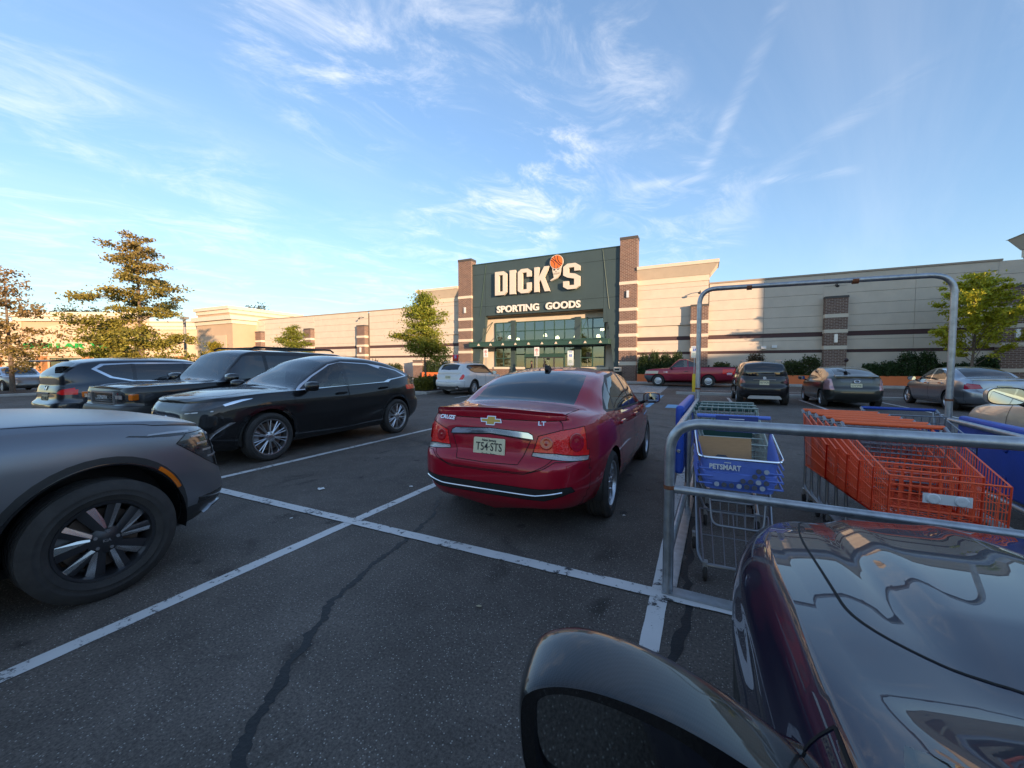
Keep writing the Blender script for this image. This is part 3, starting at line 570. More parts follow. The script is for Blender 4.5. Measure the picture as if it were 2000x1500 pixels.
class Body:
    """half body as one grid: loop stations (tail centre > side > nose centre) by rows (sill > belt > roof centre)"""
    def __init__(s, sp):
        s.sp = sp; ns = sp.get('stations', 120)
        L2, W2 = sp['L'] / 2, sp['W'] / 2
        nf, nr = sp.get('nf', 3.4), sp.get('nr', 4.0); xc = 0.0
        th = np.linspace(0, math.pi, 3000)
        def outline(th, xf, xr, w, nf, nr):
            c, q = np.cos(th), np.sin(th); fr = c >= 0; n = np.where(fr, nf, nr); a = np.where(fr, xf - xc, xc - xr)
            return xc + np.sign(c) * a * np.abs(c) ** (2 / n), w * np.abs(q) ** (2 / n)
        x, y = outline(th, L2, -L2, W2, nf, nr); al = np.concatenate([[0], np.cumsum(np.hypot(np.diff(x), np.diff(y)))])
        T = np.interp(np.linspace(0, al[-1], ns), al, th)[::-1]     # tail centre first
        rows = sp['rows']            # (t, width fraction, front inset, rear inset) bottom to belt
        tk = [r_[0] for r_ in rows]; fw_, ff_, fr_ = (pchip(tk, [r_[i] for r_ in rows]) for i in (1, 2, 3))
        zb, zs = keys(sp['belt']), keys(sp['sill']); zc, yr, cr = keys(sp['roof']), keys(sp['rail']), keys(sp['crown']); tap = keys(sp.get('taper', [(-L2, 1), (L2, 1)]))
        feat = sp.get('feat'); tl = np.array(sp.get('tlist') or np.linspace(0, 1, sp.get('nlow', 22)))
        bx_, by_ = outline(T, L2 - rows[-1][2], -L2 + rows[-1][3], W2 * rows[-1][1], nf, nr)
        by_ = by_ * tap(bx_); bz_ = zb(bx_); zs_ = zs(bx_)
        G = []
        G.append(np.stack([bx_ * .97, by_ * 0.0, zs_ * 0 + sp.get('floor', .2)], 1)); 
        for t in tl:
            X, Y = outline(T, L2 - ff_(t), -L2 + fr_(t), W2 * fw_(t), nf, nr); Y = Y * tap(X); Z = zs_ + t * (bz_ - zs_)
            if feat is not None: X, Y, Z = feat(X, Y, Z, t)
            G.append(np.stack([X, Y, Z], 1))
        P0 = G[-1]; X, Yb, Zb = P0[:, 0], P0[:, 1], P0[:, 2]
        yrail = np.minimum(yr(X) * W2, Yb * .985); zcen = np.maximum(zc(X), Zb); zrail = np.maximum(zcen - cr(X), Zb + 1e-4)
        edge = np.clip(Yb / (W2 * .5), 0, 1); zcen = Zb + (zcen - Zb) * np.where(edge < 1, edge ** .5, 1); zrail = np.minimum(zrail, zcen); yrail = np.minimum(yrail, Yb * .985)
        bul = sp.get('bulge', .03); fil = sp.get('fillet', .10); K1, K2 = sp.get('K1', 9), sp.get('K2', 12)
        def side(q): return Yb + (yrail - Yb) * q + bul * np.sin(np.pi * q) * np.clip((zrail - Zb) / .4, 0, 1), Zb + (zrail - Zb) * q
        pw = sp.get('crownpow', 2.2)
        def top(q): yy = yrail * (1 - q); return yy, zcen - (zcen - zrail) * np.power(np.clip(1 - q, 0, 1), pw)
        for q in np.linspace(0, 1 - fil, K1)[1:]: y, z = side(q); G.append(np.stack([X, y, z], 1))
        a, c, e = side(1 - fil), (yrail, zrail), top(fil)
        for t in (.25, .5, .75): G.append(np.stack([X] + [(1 - t)**2 * a[i] + 2 * t * (1 - t) * c[i] + t * t * e[i] for i in (0, 1)], 1))
        for q in np.linspace(fil, 1, K2): y, z = top(q); G.append(np.stack([X, y, z], 1))
        s.hood = sp.get('topfeat')
        G = np.array(G)
        if s.hood is not None: G = s.hood(G, len(tl) + 1)
        s.nrow, s.ncol = G.shape[:2]; s.belt_row = len(tl); s.G = G
        bm = bmesh.new(); s.bm = bm; V = [[bm.verts.new(G[j, i]) for i in range(s.ncol)] for j in range(s.nrow)]
        s.lay = bm.faces.layers.int.new('part'); s.rowl = bm.faces.layers.int.new('row')
        for j in range(s.nrow - 1):
            for i in range(s.ncol - 1):
                q = [V[j][i], V[j + 1][i], V[j + 1][i + 1], V[j][i + 1]]
                try: f = bm.faces.new(q)
                except ValueError: continue
                f[s.rowl] = j; f.smooth = True
        bmesh.ops.remove_doubles(bm, verts=bm.verts, dist=2e-4); bmesh.ops.dissolve_degenerate(bm, edges=bm.edges, dist=1e-4)
        for v in bm.verts:
            if abs(v.co.y) < 6e-4: v.co.y = 0
        bm.normal_update(); s.parts = {}; s.n = 0
        # outward orientation
        f = max(bm.faces, key=lambda f: f.calc_center_median().y)
        if f.normal.y < 0: bmesh.ops.reverse_faces(bm, faces=bm.faces)
        bm.normal_update()
    def cut(s, name, poly, view='side', flt=None, only=0):
        """slice the grid along a polygon drawn in one view and mark the faces inside it as a part"""
        A = {'side': (0, 2), 'top': (0, 1), 'end': (1, 2)}[view]; ax = {'side': 1, 'top': 2, 'end': 0}[view]; bm = s.bm
        us, vs = [p[0] for p in poly], [p[1] for p in poly]; u0, u1, v0, v1 = min(us), max(us), min(vs), max(vs)
        def near(f):
            if only is not None and f[s.lay] != only: return False
            U = [v.co[A[0]] for v in f.verts]; Vv = [v.co[A[1]] for v in f.verts]
            if max(U) < u0 or min(U) > u1 or max(Vv) < v0 or min(Vv) > v1: return False
            return flt is None or flt(f, f.calc_center_median())
        cand = [f for f in bm.faces if near(f)]
        n = len(poly)
        for i in range(n):
            p, q = poly[i], poly[(i + 1) % n]; du, dv = q[0] - p[0], q[1] - p[1]; ln = math.hypot(du, dv)
            if ln < 1e-6: continue
            co = [0, 0, 0]; no = [0, 0, 0]; co[A[0]], co[A[1]] = p; no[A[0]], no[A[1]] = -dv / ln, du / ln
            # only faces close to this edge
            m = .03; e0, e1, g0, g1 = min(p[0], q[0]) - m, max(p[0], q[0]) + m, min(p[1], q[1]) - m, max(p[1], q[1]) + m; sub = []
            for f in cand:
                if not f.is_valid: continue
                U = [v.co[A[0]] for v in f.verts]; Vv = [v.co[A[1]] for v in f.verts]
                if max(U) < e0 or min(U) > e1 or max(Vv) < g0 or min(Vv) > g1: continue
                sub.append(f)
            if not sub: continue
            geom = list({v for f in sub for v in f.verts}) + list({e for f in sub for e in f.edges}) + sub
            res = bmesh.ops.bisect_plane(bm, geom=geom, dist=1e-5, plane_co=co, plane_no=no)
            cand = list({f for f in cand if f.is_valid} | {g for g in res['geom'] if isinstance(g, bmesh.types.BMFace)})
        if name not in s.parts: s.n += 1; s.parts[name] = s.n
        k = s.parts[name]; got = 0
        for f in cand:
            if not f.is_valid: continue
            c = f.calc_center_median()
            if inside(poly, c[A[0]], c[A[1]]) and (flt is None or flt(f, c)) and (only is None or f[s.lay] == only): f[s.lay] = k; got += 1
        return got
    def tree(s):
        from mathutils.bvhtree import BVHTree
        s.bvh = BVHTree.FromBMesh(s.bm)
    def hit(s, y, z, frm='rear', x=0.0):
        """point and normal on the skin looking from the rear, front, side or top"""
        if not hasattr(s, 'bvh'): s.tree()
        sg = -1 if y < 0 else 1; ya = abs(y)
        o, d = {'rear': ((-9, ya, z), (1, 0, 0)), 'front': ((9, ya, z), (-1, 0, 0)), 'side': ((x, 9, z), (0, -1, 0)), 'top': ((x, ya, 9), (0, 0, -1))}[frm]
        loc, n, i, dist = s.bvh.ray_cast(Vector(o), Vector(d))
        if loc is None: return None, None
        if n.dot(Vector(d)) > 0: n = -n
        return Vector((loc.x, sg * loc.y, loc.z)), Vector((n.x, sg * n.y, n.z))
    def drop(s, name):
        k = s.parts[name]; bmesh.ops.delete(s.bm, geom=[f for f in s.bm.faces if f[s.lay] == k], context='FACES')
    def split(s, name):
        """give each connected piece of a part its own id"""
        if name not in s.parts: return
        k = s.parts[name]; todo = {f for f in s.bm.faces if f[s.lay] == k}; first = True; i = 0
        while todo:
            st = [todo.pop()]; comp = []
            while st:
                f = st.pop(); comp.append(f)
                for e in f.edges:
                    for g in e.link_faces:
                        if g in todo: todo.remove(g); st.append(g)
            if first: first = False; continue
            i += 1; s.n += 1; s.parts['%s#%d' % (name, i)] = s.n
            for f in comp: f[s.lay] = s.n
    def finish(s):
        bm = s.bm; bm.normal_update(); s.vn = {}
        s.NV = {}
        for v in bm.verts:
            n = Vector((0, 0, 0))
            for f in v.link_faces:
                for l in f.loops:
                    if l.vert is v: n += f.normal * l.calc_angle()
            if abs(v.co.y) < 1e-4: n.y = 0
            s.NV[v] = n.normalized() if n.length > 1e-9 else Vector((0, 0, 1))
    def extract(s, name, both=True, side=1, offset=0.0):
        """mesh of a part: both halves welded, or one side only"""
        k = 0 if name is None else s.parts[name]; fs = [f for f in s.bm.faces if f[s.lay] == k]
        if not fs: return None
        vs = []; ix = {}; F = []; NN = []
        for f in fs:
            q = []
            for v in f.verts:
                if v not in ix: ix[v] = len(vs); n = s.NV[v]; vs.append(v.co + n * offset); NN.append(n)
                q.append(ix[v])
            F.append(q)
        n0 = len(vs); V = [tuple(v) for v in vs]; NO = [tuple(n) for n in NN]
        mir = {i: i if abs(vs[i].y) < 1e-4 else None for i in range(n0)}
        if both:
            for i in range(n0):
                if mir[i] is None: mir[i] = len(V); V.append((vs[i].x, -vs[i].y, vs[i].z)); NO.append((NN[i].x, -NN[i].y, NN[i].z))
            F = F + [[mir[i] for i in reversed(q)] for q in F[:]]
        elif side < 0:
            V = [(x, -y, z) for x, y, z in V]; NO = [(x, -y, z) for x, y, z in NO]; F = [list(reversed(q)) for q in F]
        me = bpy.data.meshes.new(name or 'body'); me.from_pydata(V, [], F); me.polygons.foreach_set('use_smooth', [True] * len(F)); me.update()
        me.normals_split_custom_set_from_vertices(NO); return me
    def gaps(s, names, w=.004, lift=.0012):
        """thin dark ribbons along the outlines of panels"""
        ks = {s.parts[n] for n in names if n in s.parts}; b = MB()
        for e in s.bm.edges:
            if len(e.link_faces) != 2: continue
            p, q = e.link_faces[0][s.lay], e.link_faces[1][s.lay]
            if p == q or not (p in ks or q in ks): continue
            v1, v2 = e.verts; d = (v2.co - v1.co)
            if d.length < 1e-6: continue
            for sg in (1, -1):
                pts = []
                for v in (v1, v2):
                    n = s.NV[v]; t = n.cross(d).normalized(); pts.append((v.co + n * lift + t * w, v.co + n * lift - t * w))
                quad = [pts[0][0], pts[1][0], pts[1][1], pts[0][1]]
                if sg < 0: quad = [Vector((p.x, -p.y, p.z)) for p in reversed(quad)]
                b.add(quad, [(0, 1, 2, 3)])
        if not b.f: return None
        return b.mesh('panel_gap', recalc=False)

SEAM = mat('panel_gap', (.004, .004, .004), .9); GLOSSB = mat('gloss_black', (.008, .008, .009), .12, coat=1); TRIMB = mat('grey_cladding', (.022, .022, .023), .55, bump=.1, bscale=200)
GL_DARK = glass_mat('privacy_glass', (.035, .038, .042), base=.07); GL_MID = glass_mat('door_glass', (.68, .72, .70), base=.05); GL_WS = glass_mat('windscreen_glass', (.72, .76, .74), base=.06)
REDL = mat('red_lens', (.85, .012, .012), .2, coat=.8, spec=.3, bump=.5, bscale=70); REDD = mat('red_lens_deep', (.42, .004, .012), .15, coat=1); CLEARL = mat('clear_lens', (.42, .40, .40), .30, .35, coat=.8, bump=.6, bscale=60); AMBER = mat('amber_lens', (.75, .17, .01), .15, coat=1)
HEADL = mat('headlamp_dark', (.05, .052, .056), .12, .4, coat=1); ALLOY = mat('alloy', (.55, .56, .58), .28, 1.0); ALLOYD = mat('dark_alloy', (.10, .10, .105), .35, .9); DISC = mat('brake_disc', (.22, .17, .14), .45, .8)
SILVERP = mat('silver_plastic', (.45, .46, .48), .35, .8); PLATE = mat('cream_plate', (.74, .68, .46), .5); PLATEW = mat('plate_frame', (.75, .75, .74), .4)
SEATD = mat('dark_seat', (.03, .03, .032), .8); SEATB = mat('cream_seat', (.48, .43, .34), .7)

def wheel(parent, name, x, y, R_, w, rim_r, side, spokes='fan', n=10, m_rim=None, steer=0, hi=False):
    """side = +1 for the left wheels (outside faces +y)"""
    m_rim = m_rim or ALLOY
    o = bpy.data.objects.new(name, None); COL.objects.link(o); o.parent = parent; o.location = (x, y, R_); o.rotation_euler = (0, 0, (0 if side > 0 else math.pi) + steer); o.empty_display_size = .1
    seg = 64 if hi else 40; rt_ = rim_r; h = w / 2
    key = (round(R_, 3), round(w, 3), round(rim_r, 3), spokes, n, m_rim.name, hi)
    if key not in WHEELS:
        sw = R_ - rt_
        prof = [(rt_ - .004, -h * .8), (rt_ + sw * .12, -h * .92), (rt_ + sw * .5, -h * 1.03), (rt_ + sw * .82, -h * .96), (R_ - .008, -h * .82)]
        gro = []
        for k in range(5):
            c0 = -h * .82 + (h * 1.64) * k / 5; c1 = c0 + h * 1.64 / 5
            gro += [(R_, c0 + .006), (R_, c1 - .006), (R_ - .007, c1 - .005), (R_ - .007, c1 + .005)]
        prof += gro[:-2] + [(R_ - .008, h * .82), (rt_ + sw * .82, h * .96), (rt_ + sw * .60, h * 1.02), (rt_ + sw * .57, h * 1.035), (rt_ + sw * .54, h * 1.02), (rt_ + sw * .36, h * 1.0), (rt_ + sw * .335, h * 1.025), (rt_ + sw * .31, h * .99), (rt_ + sw * .12, h * .92), (rt_ + .004, h * .86), (rt_ - .002, h * .74)]
        tyre = MB().lathe(prof, seg, 'y').mesh('tyre', 50)
        rb = MB(); rb.lathe([(rt_ + .006, h * .86), (rt_ + .004, h * .9), (rt_ - .012, h * .88), (rt_ - .02, h * .7), (rt_ * .86, h * .2), (rt_ * .86, -h * .6), (rt_ - .01, -h * .85)], seg, 'y')
        yo = h * .80
        def spoke(a0, a1, w0, w1, r0=.055, r1=None, d0=.0, d1=-.006, th=.03, ridge=.35):
            r1 = r1 or rt_ - .012; pts = []
            for (aa, rr, ww, dd) in ((a0, r0, w0, d0), (a1, r1, w1, d1)):
                c, q = math.cos(aa), math.sin(aa)
                for u, dy in ((-.5, -th), (-.5, -.008), (0, 0), (.5, -.008), (.5, -th)):
                    pts.append((rr * c - q * ww * u, yo + dd + dy, rr * q + c * ww * u))
            rb.add(pts, [(i, i + 1, i + 6, i + 5) for i in range(4)] + [(0, 5, 9, 4), (0, 4, 3, 2, 1), (5, 6, 7, 8, 9)])
        da = 2 * math.pi / n
        for k in range(n):
            a = k * da + .3
            if spokes == 'fan': spoke(a, a, .05, .03)
            elif spokes == 'wide': spoke(a, a, .075, .095)
            elif spokes == 'vee': spoke(a - .03, a - da * .27, .032, .022); spoke(a + .03, a + da * .27, .032, .022)
            elif spokes == 'multi':
                spoke(a, a - da * .16, .022, .016); spoke(a, a + da * .16, .022, .016)
            elif spokes == 'blade':
                spoke(a - .10, a - da * .30, .06, .10, d1=-.012); spoke(a + .12, a + da * .20, .05, .07, d1=-.004)
            elif spokes == 'steel': pass
        if spokes == 'steel':
            rb.lathe([(.07, yo - .01), (.10, yo + .015), (rt_ * .62, yo + .012), (rt_ * .72, yo - .012), (rt_ - .012, yo - .02)], seg, 'y')
        rb.lathe([(.002, yo + .008), (.035, yo + .008), (.055, yo + .0), (.085, yo - .008), (.09, yo - .03)], 28, 'y')
        face = MB()
        if spokes == 'blade':
            for k in range(n):
                a = k * da + .3
                for (a0, a1, w0, w1, d1) in ((a - .10, a - da * .30, .06, .10, -.012), (a + .12, a + da * .20, .05, .07, -.004)):
                    pt = []
                    for aa, rr, ww_, dd in ((a0, .075, w0, 0), (a1, rt_ - .014, w1, d1)):
                        c, q = math.cos(aa), math.sin(aa)
                        for u in (.04, .47): pt.append((rr * c - q * ww_ * u, yo + dd - .008 * abs(u) * 2 + .0018, rr * q + c * ww_ * u))
                    face.add(pt, [(0, 1, 3, 2)])
        face = face.mesh('spoke_face') if face.f else None
        rim = rb.mesh('rim', 40)
        dm = MB().lathe([(.06, h * .2), (rt_ * .78, h * .2), (rt_ * .78, h * .08), (.06, h * .08)], 36, 'y').mesh('brake_disc', 40)
        cal = MB()
        for k in range(7):
            pass
        cal.lathe([(rt_ * .55, h * .32), (rt_ * .86, h * .32), (rt_ * .86, -.0), (rt_ * .55, -.0), (rt_ * .55, h * .32)], 8, 'y', (R(-15), R(35)))
        nut = MB()
        for k in range(5):
            a = k * 2 * math.pi / 5 + .5; cx, cz = .057 * math.cos(a), .057 * math.sin(a)
            nut.add([(cx + .011 * math.cos(j * math.pi / 3), yo - .012 + (.018 if t else 0), cz + .011 * math.sin(j * math.pi / 3)) for t in (0, 1) for j in range(6)], [(j, (j + 1) % 6, 6 + (j + 1) % 6, 6 + j) for j in range(6)] + [tuple(range(6, 12))])
        WHEELS[key] = (tyre, rim, dm, cal.mesh('caliper', 40), nut.mesh('lug_nut'), face)
    tyre, rim, dm, cal, nut, face = WHEELS[key]
    link('tyre', tyre, RUBBER, o); link('rim', rim, m_rim, o); link('brake_disc', dm, DISC, o); link('caliper', cal, SILVERP, o); link('lug_nuts', nut, CHROME, o)['kind'] = 'stuff'
    if face: link('spoke_face', face, mat('machined_face', (.62, .62, .62), .22, 1.0), o)['kind'] = 'stuff'
    return o
WHEELS = {}
def seat_mesh(m=None):
    b = MB()
    def pad(x0, x1, y, z0, z1, tilt=0): # rounded slab
        P = rounded([(x0, z0), (x1, z0), (x1 + tilt, z1), (x0 + tilt, z1)], .06, 3); b.prism(P, 'y', -y, y)
    pad(-.28, .26, .25, .28, .46); pad(-.34, -.18, .24, .44, 1.0, -.16); pad(-.52, -.42, .13, 1.04, 1.22, -.03)
    b.tube([(-.44, .06, .96), (-.46, .06, 1.08)], .008, 5); b.tube([(-.44, -.06, .96), (-.46, -.06, 1.08)], .008, 5)
    return b.mesh('seat', 40)
SEATM = None
def interior(root, xf, xr, w, floor, dash_x, dash_z, seatm, zs=0.0, left_drive=True):
    global SEATM
    if SEATM is None: SEATM = seat_mesh()
    MB().box(xr, -w, floor, xf, w, floor + .03).build('cabin_floor', BLACKP, root)
    b = MB(); b.prism(rounded([(dash_x - .38, dash_z - .32), (dash_x + .35, dash_z - .32), (dash_x + .35, dash_z - .03), (dash_x - .12, dash_z + .0), (dash_x - .36, dash_z - .06)], .06), 'y', -w * .96, w * .96); b.build('dashboard', BLACKP, root, 40)
    xs = dash_x - .95
    def mk(x, y, sx=1, sy=1):
        me = SEATM if seatm is SEATD else SEATC; o = link('seat', me, seatm, root, (x, y, zs)); o.scale = (sx, sy, 1); return o
    for sy in (1, -1): mk(xs, sy * w * .48)
    mk(xs - .85, 0, 1, w * .93 / .25 * .98)
    bpy_sw = MB().lathe([(.175, -.012), (.188, 0), (.175, .012), (.162, 0), (.175, -.012)], 24, 'x').build('steering_wheel', BLACKP, root, True); bpy_sw.location = (dash_x - .46, w * .48, dash_z - .08); bpy_sw.rotation_euler = (0, R(-22), 0)
SEATC = None
def plate(root, x, z, txt, rot=math.pi, top='New Jersey', low='Garden State', tilt=0.0, y=0.0):
    """license plate facing the rear (-x)"""
    e = MB().prism(rounded([(-.155, -.08), (.155, -.08), (.155, .08), (-.155, .08)], .015), 'y', -.004, .004).build('license_plate', PLATE, root, False, (x, y, z), (tilt, 0, R(-90)))
    dk = mat('plate_ink', (.02, .02, .025), .6)
    for t, zz, s_, xs in ((txt, 0.0, .098, .78), (top, .058, .030, 1), (low, -.060, .026, 1)):
        if t: link('plate_text', text_mesh(t, s_, .002, .0006, xs=xs), dk, e, (0, -.0055, zz))
    return e
def badge(root, body, x, z, size, m=None, y=0, rz=-90, depth=.006, bold=.0, tilt=0, xs=1):
    return link('badge', text_mesh(body, size, depth, bold, xs=xs), m or CHROME, root, (x, y, z), (tilt, 0, R(rz)))

def make_car(name, label, loc, heading, sp, paint, group=None):
    """sp: body numbers; heading = direction of the nose, degrees from +X. returns root, body grid"""
    root = thing(name, label, sp.get('cat', 'car'), (*loc, 0), R(heading), group)
    bd = Body(sp); W2 = sp['W'] / 2; L2 = sp['L'] / 2; xa, xb = L2 - sp['fo'], L2 - sp['fo'] - sp['wb']; ra = sp['arch']; rz_ = sp['R']
    brow = bd.belt_row
    low = lambda f, c: f[bd.rowl] <= brow and c.y > W2 * .55
    sidew = lambda f, c: c.y > W2 * .35
    cl = sp.get('clad', 0)
    for k, xx in enumerate((xa, xb)):
        bd.cut('arch_%d' % k, circle(xx, rz_ + sp.get('archz', .01), ra, 36), 'side', lambda f, c: c.y > W2 * .35); bd.drop('arch_%d' % k)
    bd.cut('underside', [(-9, -1), (9, -1), (9, .18), (-9, .18)], 'side', lambda f, c: f[bd.rowl] == 0); bd.drop('underside')
    if cl:
        for k, xx in enumerate((xa, xb)): bd.cut('arch_trim#%d' % k, circle(xx, rz_ + sp.get('archz', .01), ra + cl, 40), 'side', low)
        zs = sp['sill'][len(sp['sill']) // 2][1]; bd.cut('sill_trim', [(-L2 * .99, zs - .1), (L2 * .99, zs - .1), (L2 * .99, zs + sp.get('cladz', .14)), (-L2 * .99, zs + sp.get('cladz', .14))], 'side', lambda f, c: f[bd.rowl] > 0)
    for (nm, poly, view, flt) in sp.get('cuts', []):
        fl = None
        if view == 'side': fl = sidew
        elif view == 'rear': fl = lambda f, c: c.x < -L2 + sp.get('tail_depth', .75)
        elif view == 'front': fl = lambda f, c: c.x > L2 - sp.get('nose_depth', .95)
        elif view == 'top': fl = lambda f, c: f[bd.rowl] > brow
        if flt == 'upper': g = fl; fl = (lambda g: lambda f, c: g(f, c) and f[bd.rowl] >= brow)(g)
        elif flt == 'lower': g = fl; fl = (lambda g: lambda f, c: g(f, c) and f[bd.rowl] <= brow)(g)
        bd.cut(nm, poly, {'side': 'side', 'rear': 'end', 'front': 'end', 'top': 'top'}[view], fl)
    bd.split('sill_trim'); bd.finish()
    M_ = dict(body=paint, glass=GL_DARK); M_.update(sp.get('mats', {}))
    bd.tree(); link('body', bd.extract(None), paint, root)
    names = list(bd.parts); doors = {}
    pr = sp.get('partmat', {})
    for nm in names:
        if nm in ('arch_0', 'arch_1', 'underside'): continue
        base = nm.split('#')[0]; m = pr.get(nm) or pr.get(base) or paint
        centre = any(abs(v.co.y) < 1e-4 for f in bd.bm.faces if f[bd.lay] == bd.parts[nm] for v in f.verts)
        if centre:
            me = bd.extract(nm, True, offset=sp.get('lift', {}).get(nm, 0))
            if me: link(base, me, m, root)
        else:
            for sg in (1, -1):
                me = bd.extract(nm, False, sg, offset=sp.get('lift', {}).get(nm, 0))
                if not me: continue
                par = root
                if base in ('side_window', 'quarter_window') : par = doors.get((nm.split('#')[1] if '#' in nm else '', sg), root)
                o = link(base, me, m, par)
                if base == 'door': doors[(nm.split('#')[1] if '#' in nm else '', sg)] = o
    g = bd.gaps(sp.get('gaps', []), sp.get('gapw', .004))
    if g: link('panel_gap', g, SEAM, root)['kind'] = 'stuff'
    # wheel wells and wheels
    ww = sp.get('ww', .225); yw = W2 - ww / 2 - sp.get('inset', .03)
    for xx in (xa, xb):
        for sg in (1, -1):
            b = MB().lathe([(ra + .002, 0), (ra + .01, -.04), (ra + .012, -.34), (.05, -.35)], 28, 'y', (R(-12), R(192))); b.v = [(p[0] + xx, sg * (W2 * .945 + p[1]), p[2] + rz_ + .01) for p in b.v]
            b.build('wheel_well', BLACKP, root, 50)
            wheel(root, 'wheel', xx, sg * yw, rz_, ww, sp['rim'], sg, sp.get('spokes', 'fan'), sp.get('nsp', 10), sp.get('rimmat', ALLOY), (sp.get('steer', 0) if xx == xa else 0), sp.get('hi', False))
    MB().box(xb - .3, -W2 * .6, .2, xa + .3, W2 * .6, .26).build('chassis', BLACKP, root)
    return root, bd
def stick(o, bd, y, z, frm='rear', x=0.0, lift=.002, ty=False):
    """seat a flat part (its face along -Y or +X axis, see rz) on the skin"""
    p, n = bd.hit(y, z, frm, x)
    if p is None: return o
    yaw = math.atan2(n.y, n.x); pit = math.asin(max(-1, min(1, n.z)))
    o.rotation_mode = 'QUATERNION'; o.rotation_quaternion = Matrix.Rotation(yaw, 3, 'Z').to_quaternion() @ Matrix.Rotation(-pit, 3, 'Y').to_quaternion() @ (Matrix.Rotation(R(90), 3, 'Z').to_quaternion() if ty else Matrix.Identity(3).to_quaternion())
    o.location = p + n * lift; return o
def skin_strip(bd, name, m, root, pa, pb, frm, sg=1, lift=.006, smooth=60):
    """raised ribbon between two polylines lying on the skin; points are (x, z) for side, (y, z) for front or rear"""
    b = MB(); rows = []
    for a, c in zip(pa, pb):
        q = []
        for t, l in ((0, 0), (.0, lift), (.5, lift * 1.15), (1, lift), (1, 0)):
            u, v = a[0] + (c[0] - a[0]) * t, a[1] + (c[1] - a[1]) * t
            p_, n_ = bd.hit(sg, v, 'side', u) if frm == 'side' else bd.hit(sg * u, v, frm)
            if p_ is None: q = None; break
            q.append(p_ + n_ * l)
        if q: rows.append(q)
    if len(rows) < 2: return None
    b.v = [tuple(p_) for r_ in rows for p_ in r_]; b.f = [(5 * i + j, 5 * i + j + 1, 5 * i + j + 6, 5 * i + j + 5) for i in range(len(rows) - 1) for j in range(4)] + [(0, 1, 2, 3, 4), tuple(range(5 * len(rows) - 1, 5 * len(rows) - 6, -1))]
    return b.build(name, m, root, smooth)
def mirror_pair(root, x, y, z, m_house, s=1.0, glass=True, sides=(1, -1)):
    mg = mat('mirror_glass', (.85, .87, .88), .02, 1.0)
    for sg in sides:
        b = MB(); n = 12
        rings = []
        for t, sc, dx_ in ((0, .2, .10), (.1, .7, .085), (.35, .95, .05), (.7, 1.0, .0), (1, .97, -.045)):
            rings.append([(dx_, math.copysign(abs(math.cos(a)) ** .6, math.cos(a)) * .12 * sc, math.copysign(abs(math.sin(a)) ** .7, math.sin(a)) * .078 * sc) for a in [2 * math.pi * i / 20 for i in range(20)]])
        b.v = [p for r_ in rings for p in r_]; b.f = [(i * 20 + j, i * 20 + (j + 1) % 20, (i + 1) * 20 + (j + 1) % 20, (i + 1) * 20 + j) for i in range(4) for j in range(20)] + [tuple(range(20))]
        b.v = [(p[0] * s, p[1] * s, p[2] * s) for p in b.v]
        o = b.build('side_mirror', m_house, root, 50); o.location = (x, sg * y, z); o.rotation_euler = (0, 0, R(8) * -sg)
        g = MB(); k = 20; g.add([(-.035 * s, math.copysign(abs(math.cos(a)) ** .6, math.cos(a)) * .108 * s, math.copysign(abs(math.sin(a)) ** .7, math.sin(a)) * .067 * s) for a in [2 * math.pi * i / k for i in range(k)]], [tuple(range(k))]); g.build('mirror_glass', mg, o)
        MB().tube([(0, -sg * .08 * s, -.05 * s), (.03, -sg * .17 * s, -.09 * s)], .025 * s, 8).build('mirror_stalk', BLACKP, o, True)
def handles(root, pts, m, sides=(1, -1)):
    for x, y, z in pts:
        for sg in sides:
            b = MB(); b.prism(rounded([(-.105, -.018), (.105, -.018), (.105, .016), (-.105, .018)], .014), 'y', -.012, .014); o = b.build('door_handle', m, root, 40); o.location = (x, sg * y, z)
# ------------------------------------------------------------------ the cars
def paint(name, col, metal=.5, rough=.35, coat=1.0, cr=.02, spec=.2):
    return mat(name, col, rough, metal, coat, coat_rough=cr, vary=.04, vscale=3, spec=spec)
def flip_rows(rows): return rows
def hood_top(xc, xn, wc, wn): return [(xc, -.01), (xc + .02, wc), (xn - .25, wn), (xn, wn * .55), (xn + .06, -.01)]
SEDAN_ROWS = [(0, .90, .12, .10), (.10, .945, .05, .05), (.28, .985, .0, .0), (.48, .995, .01, .01), (.55, 1.0, .02, .035), (.60, 1.0, .03, .075), (.80, .985, .06, .095), (.93, .955, .11, .11), (1, .925, .16, .13)]
SUV_ROWS = [(0, .90, .14, .12), (.12, .95, .05, .04), (.28, .985, .0, .0), (.46, .995, .0, .01), (.52, 1.0, .01, .05), (.58, 1.0, .02, .085), (.80, .99, .05, .10), (.93, .965, .09, .12), (1, .94, .13, .14)]

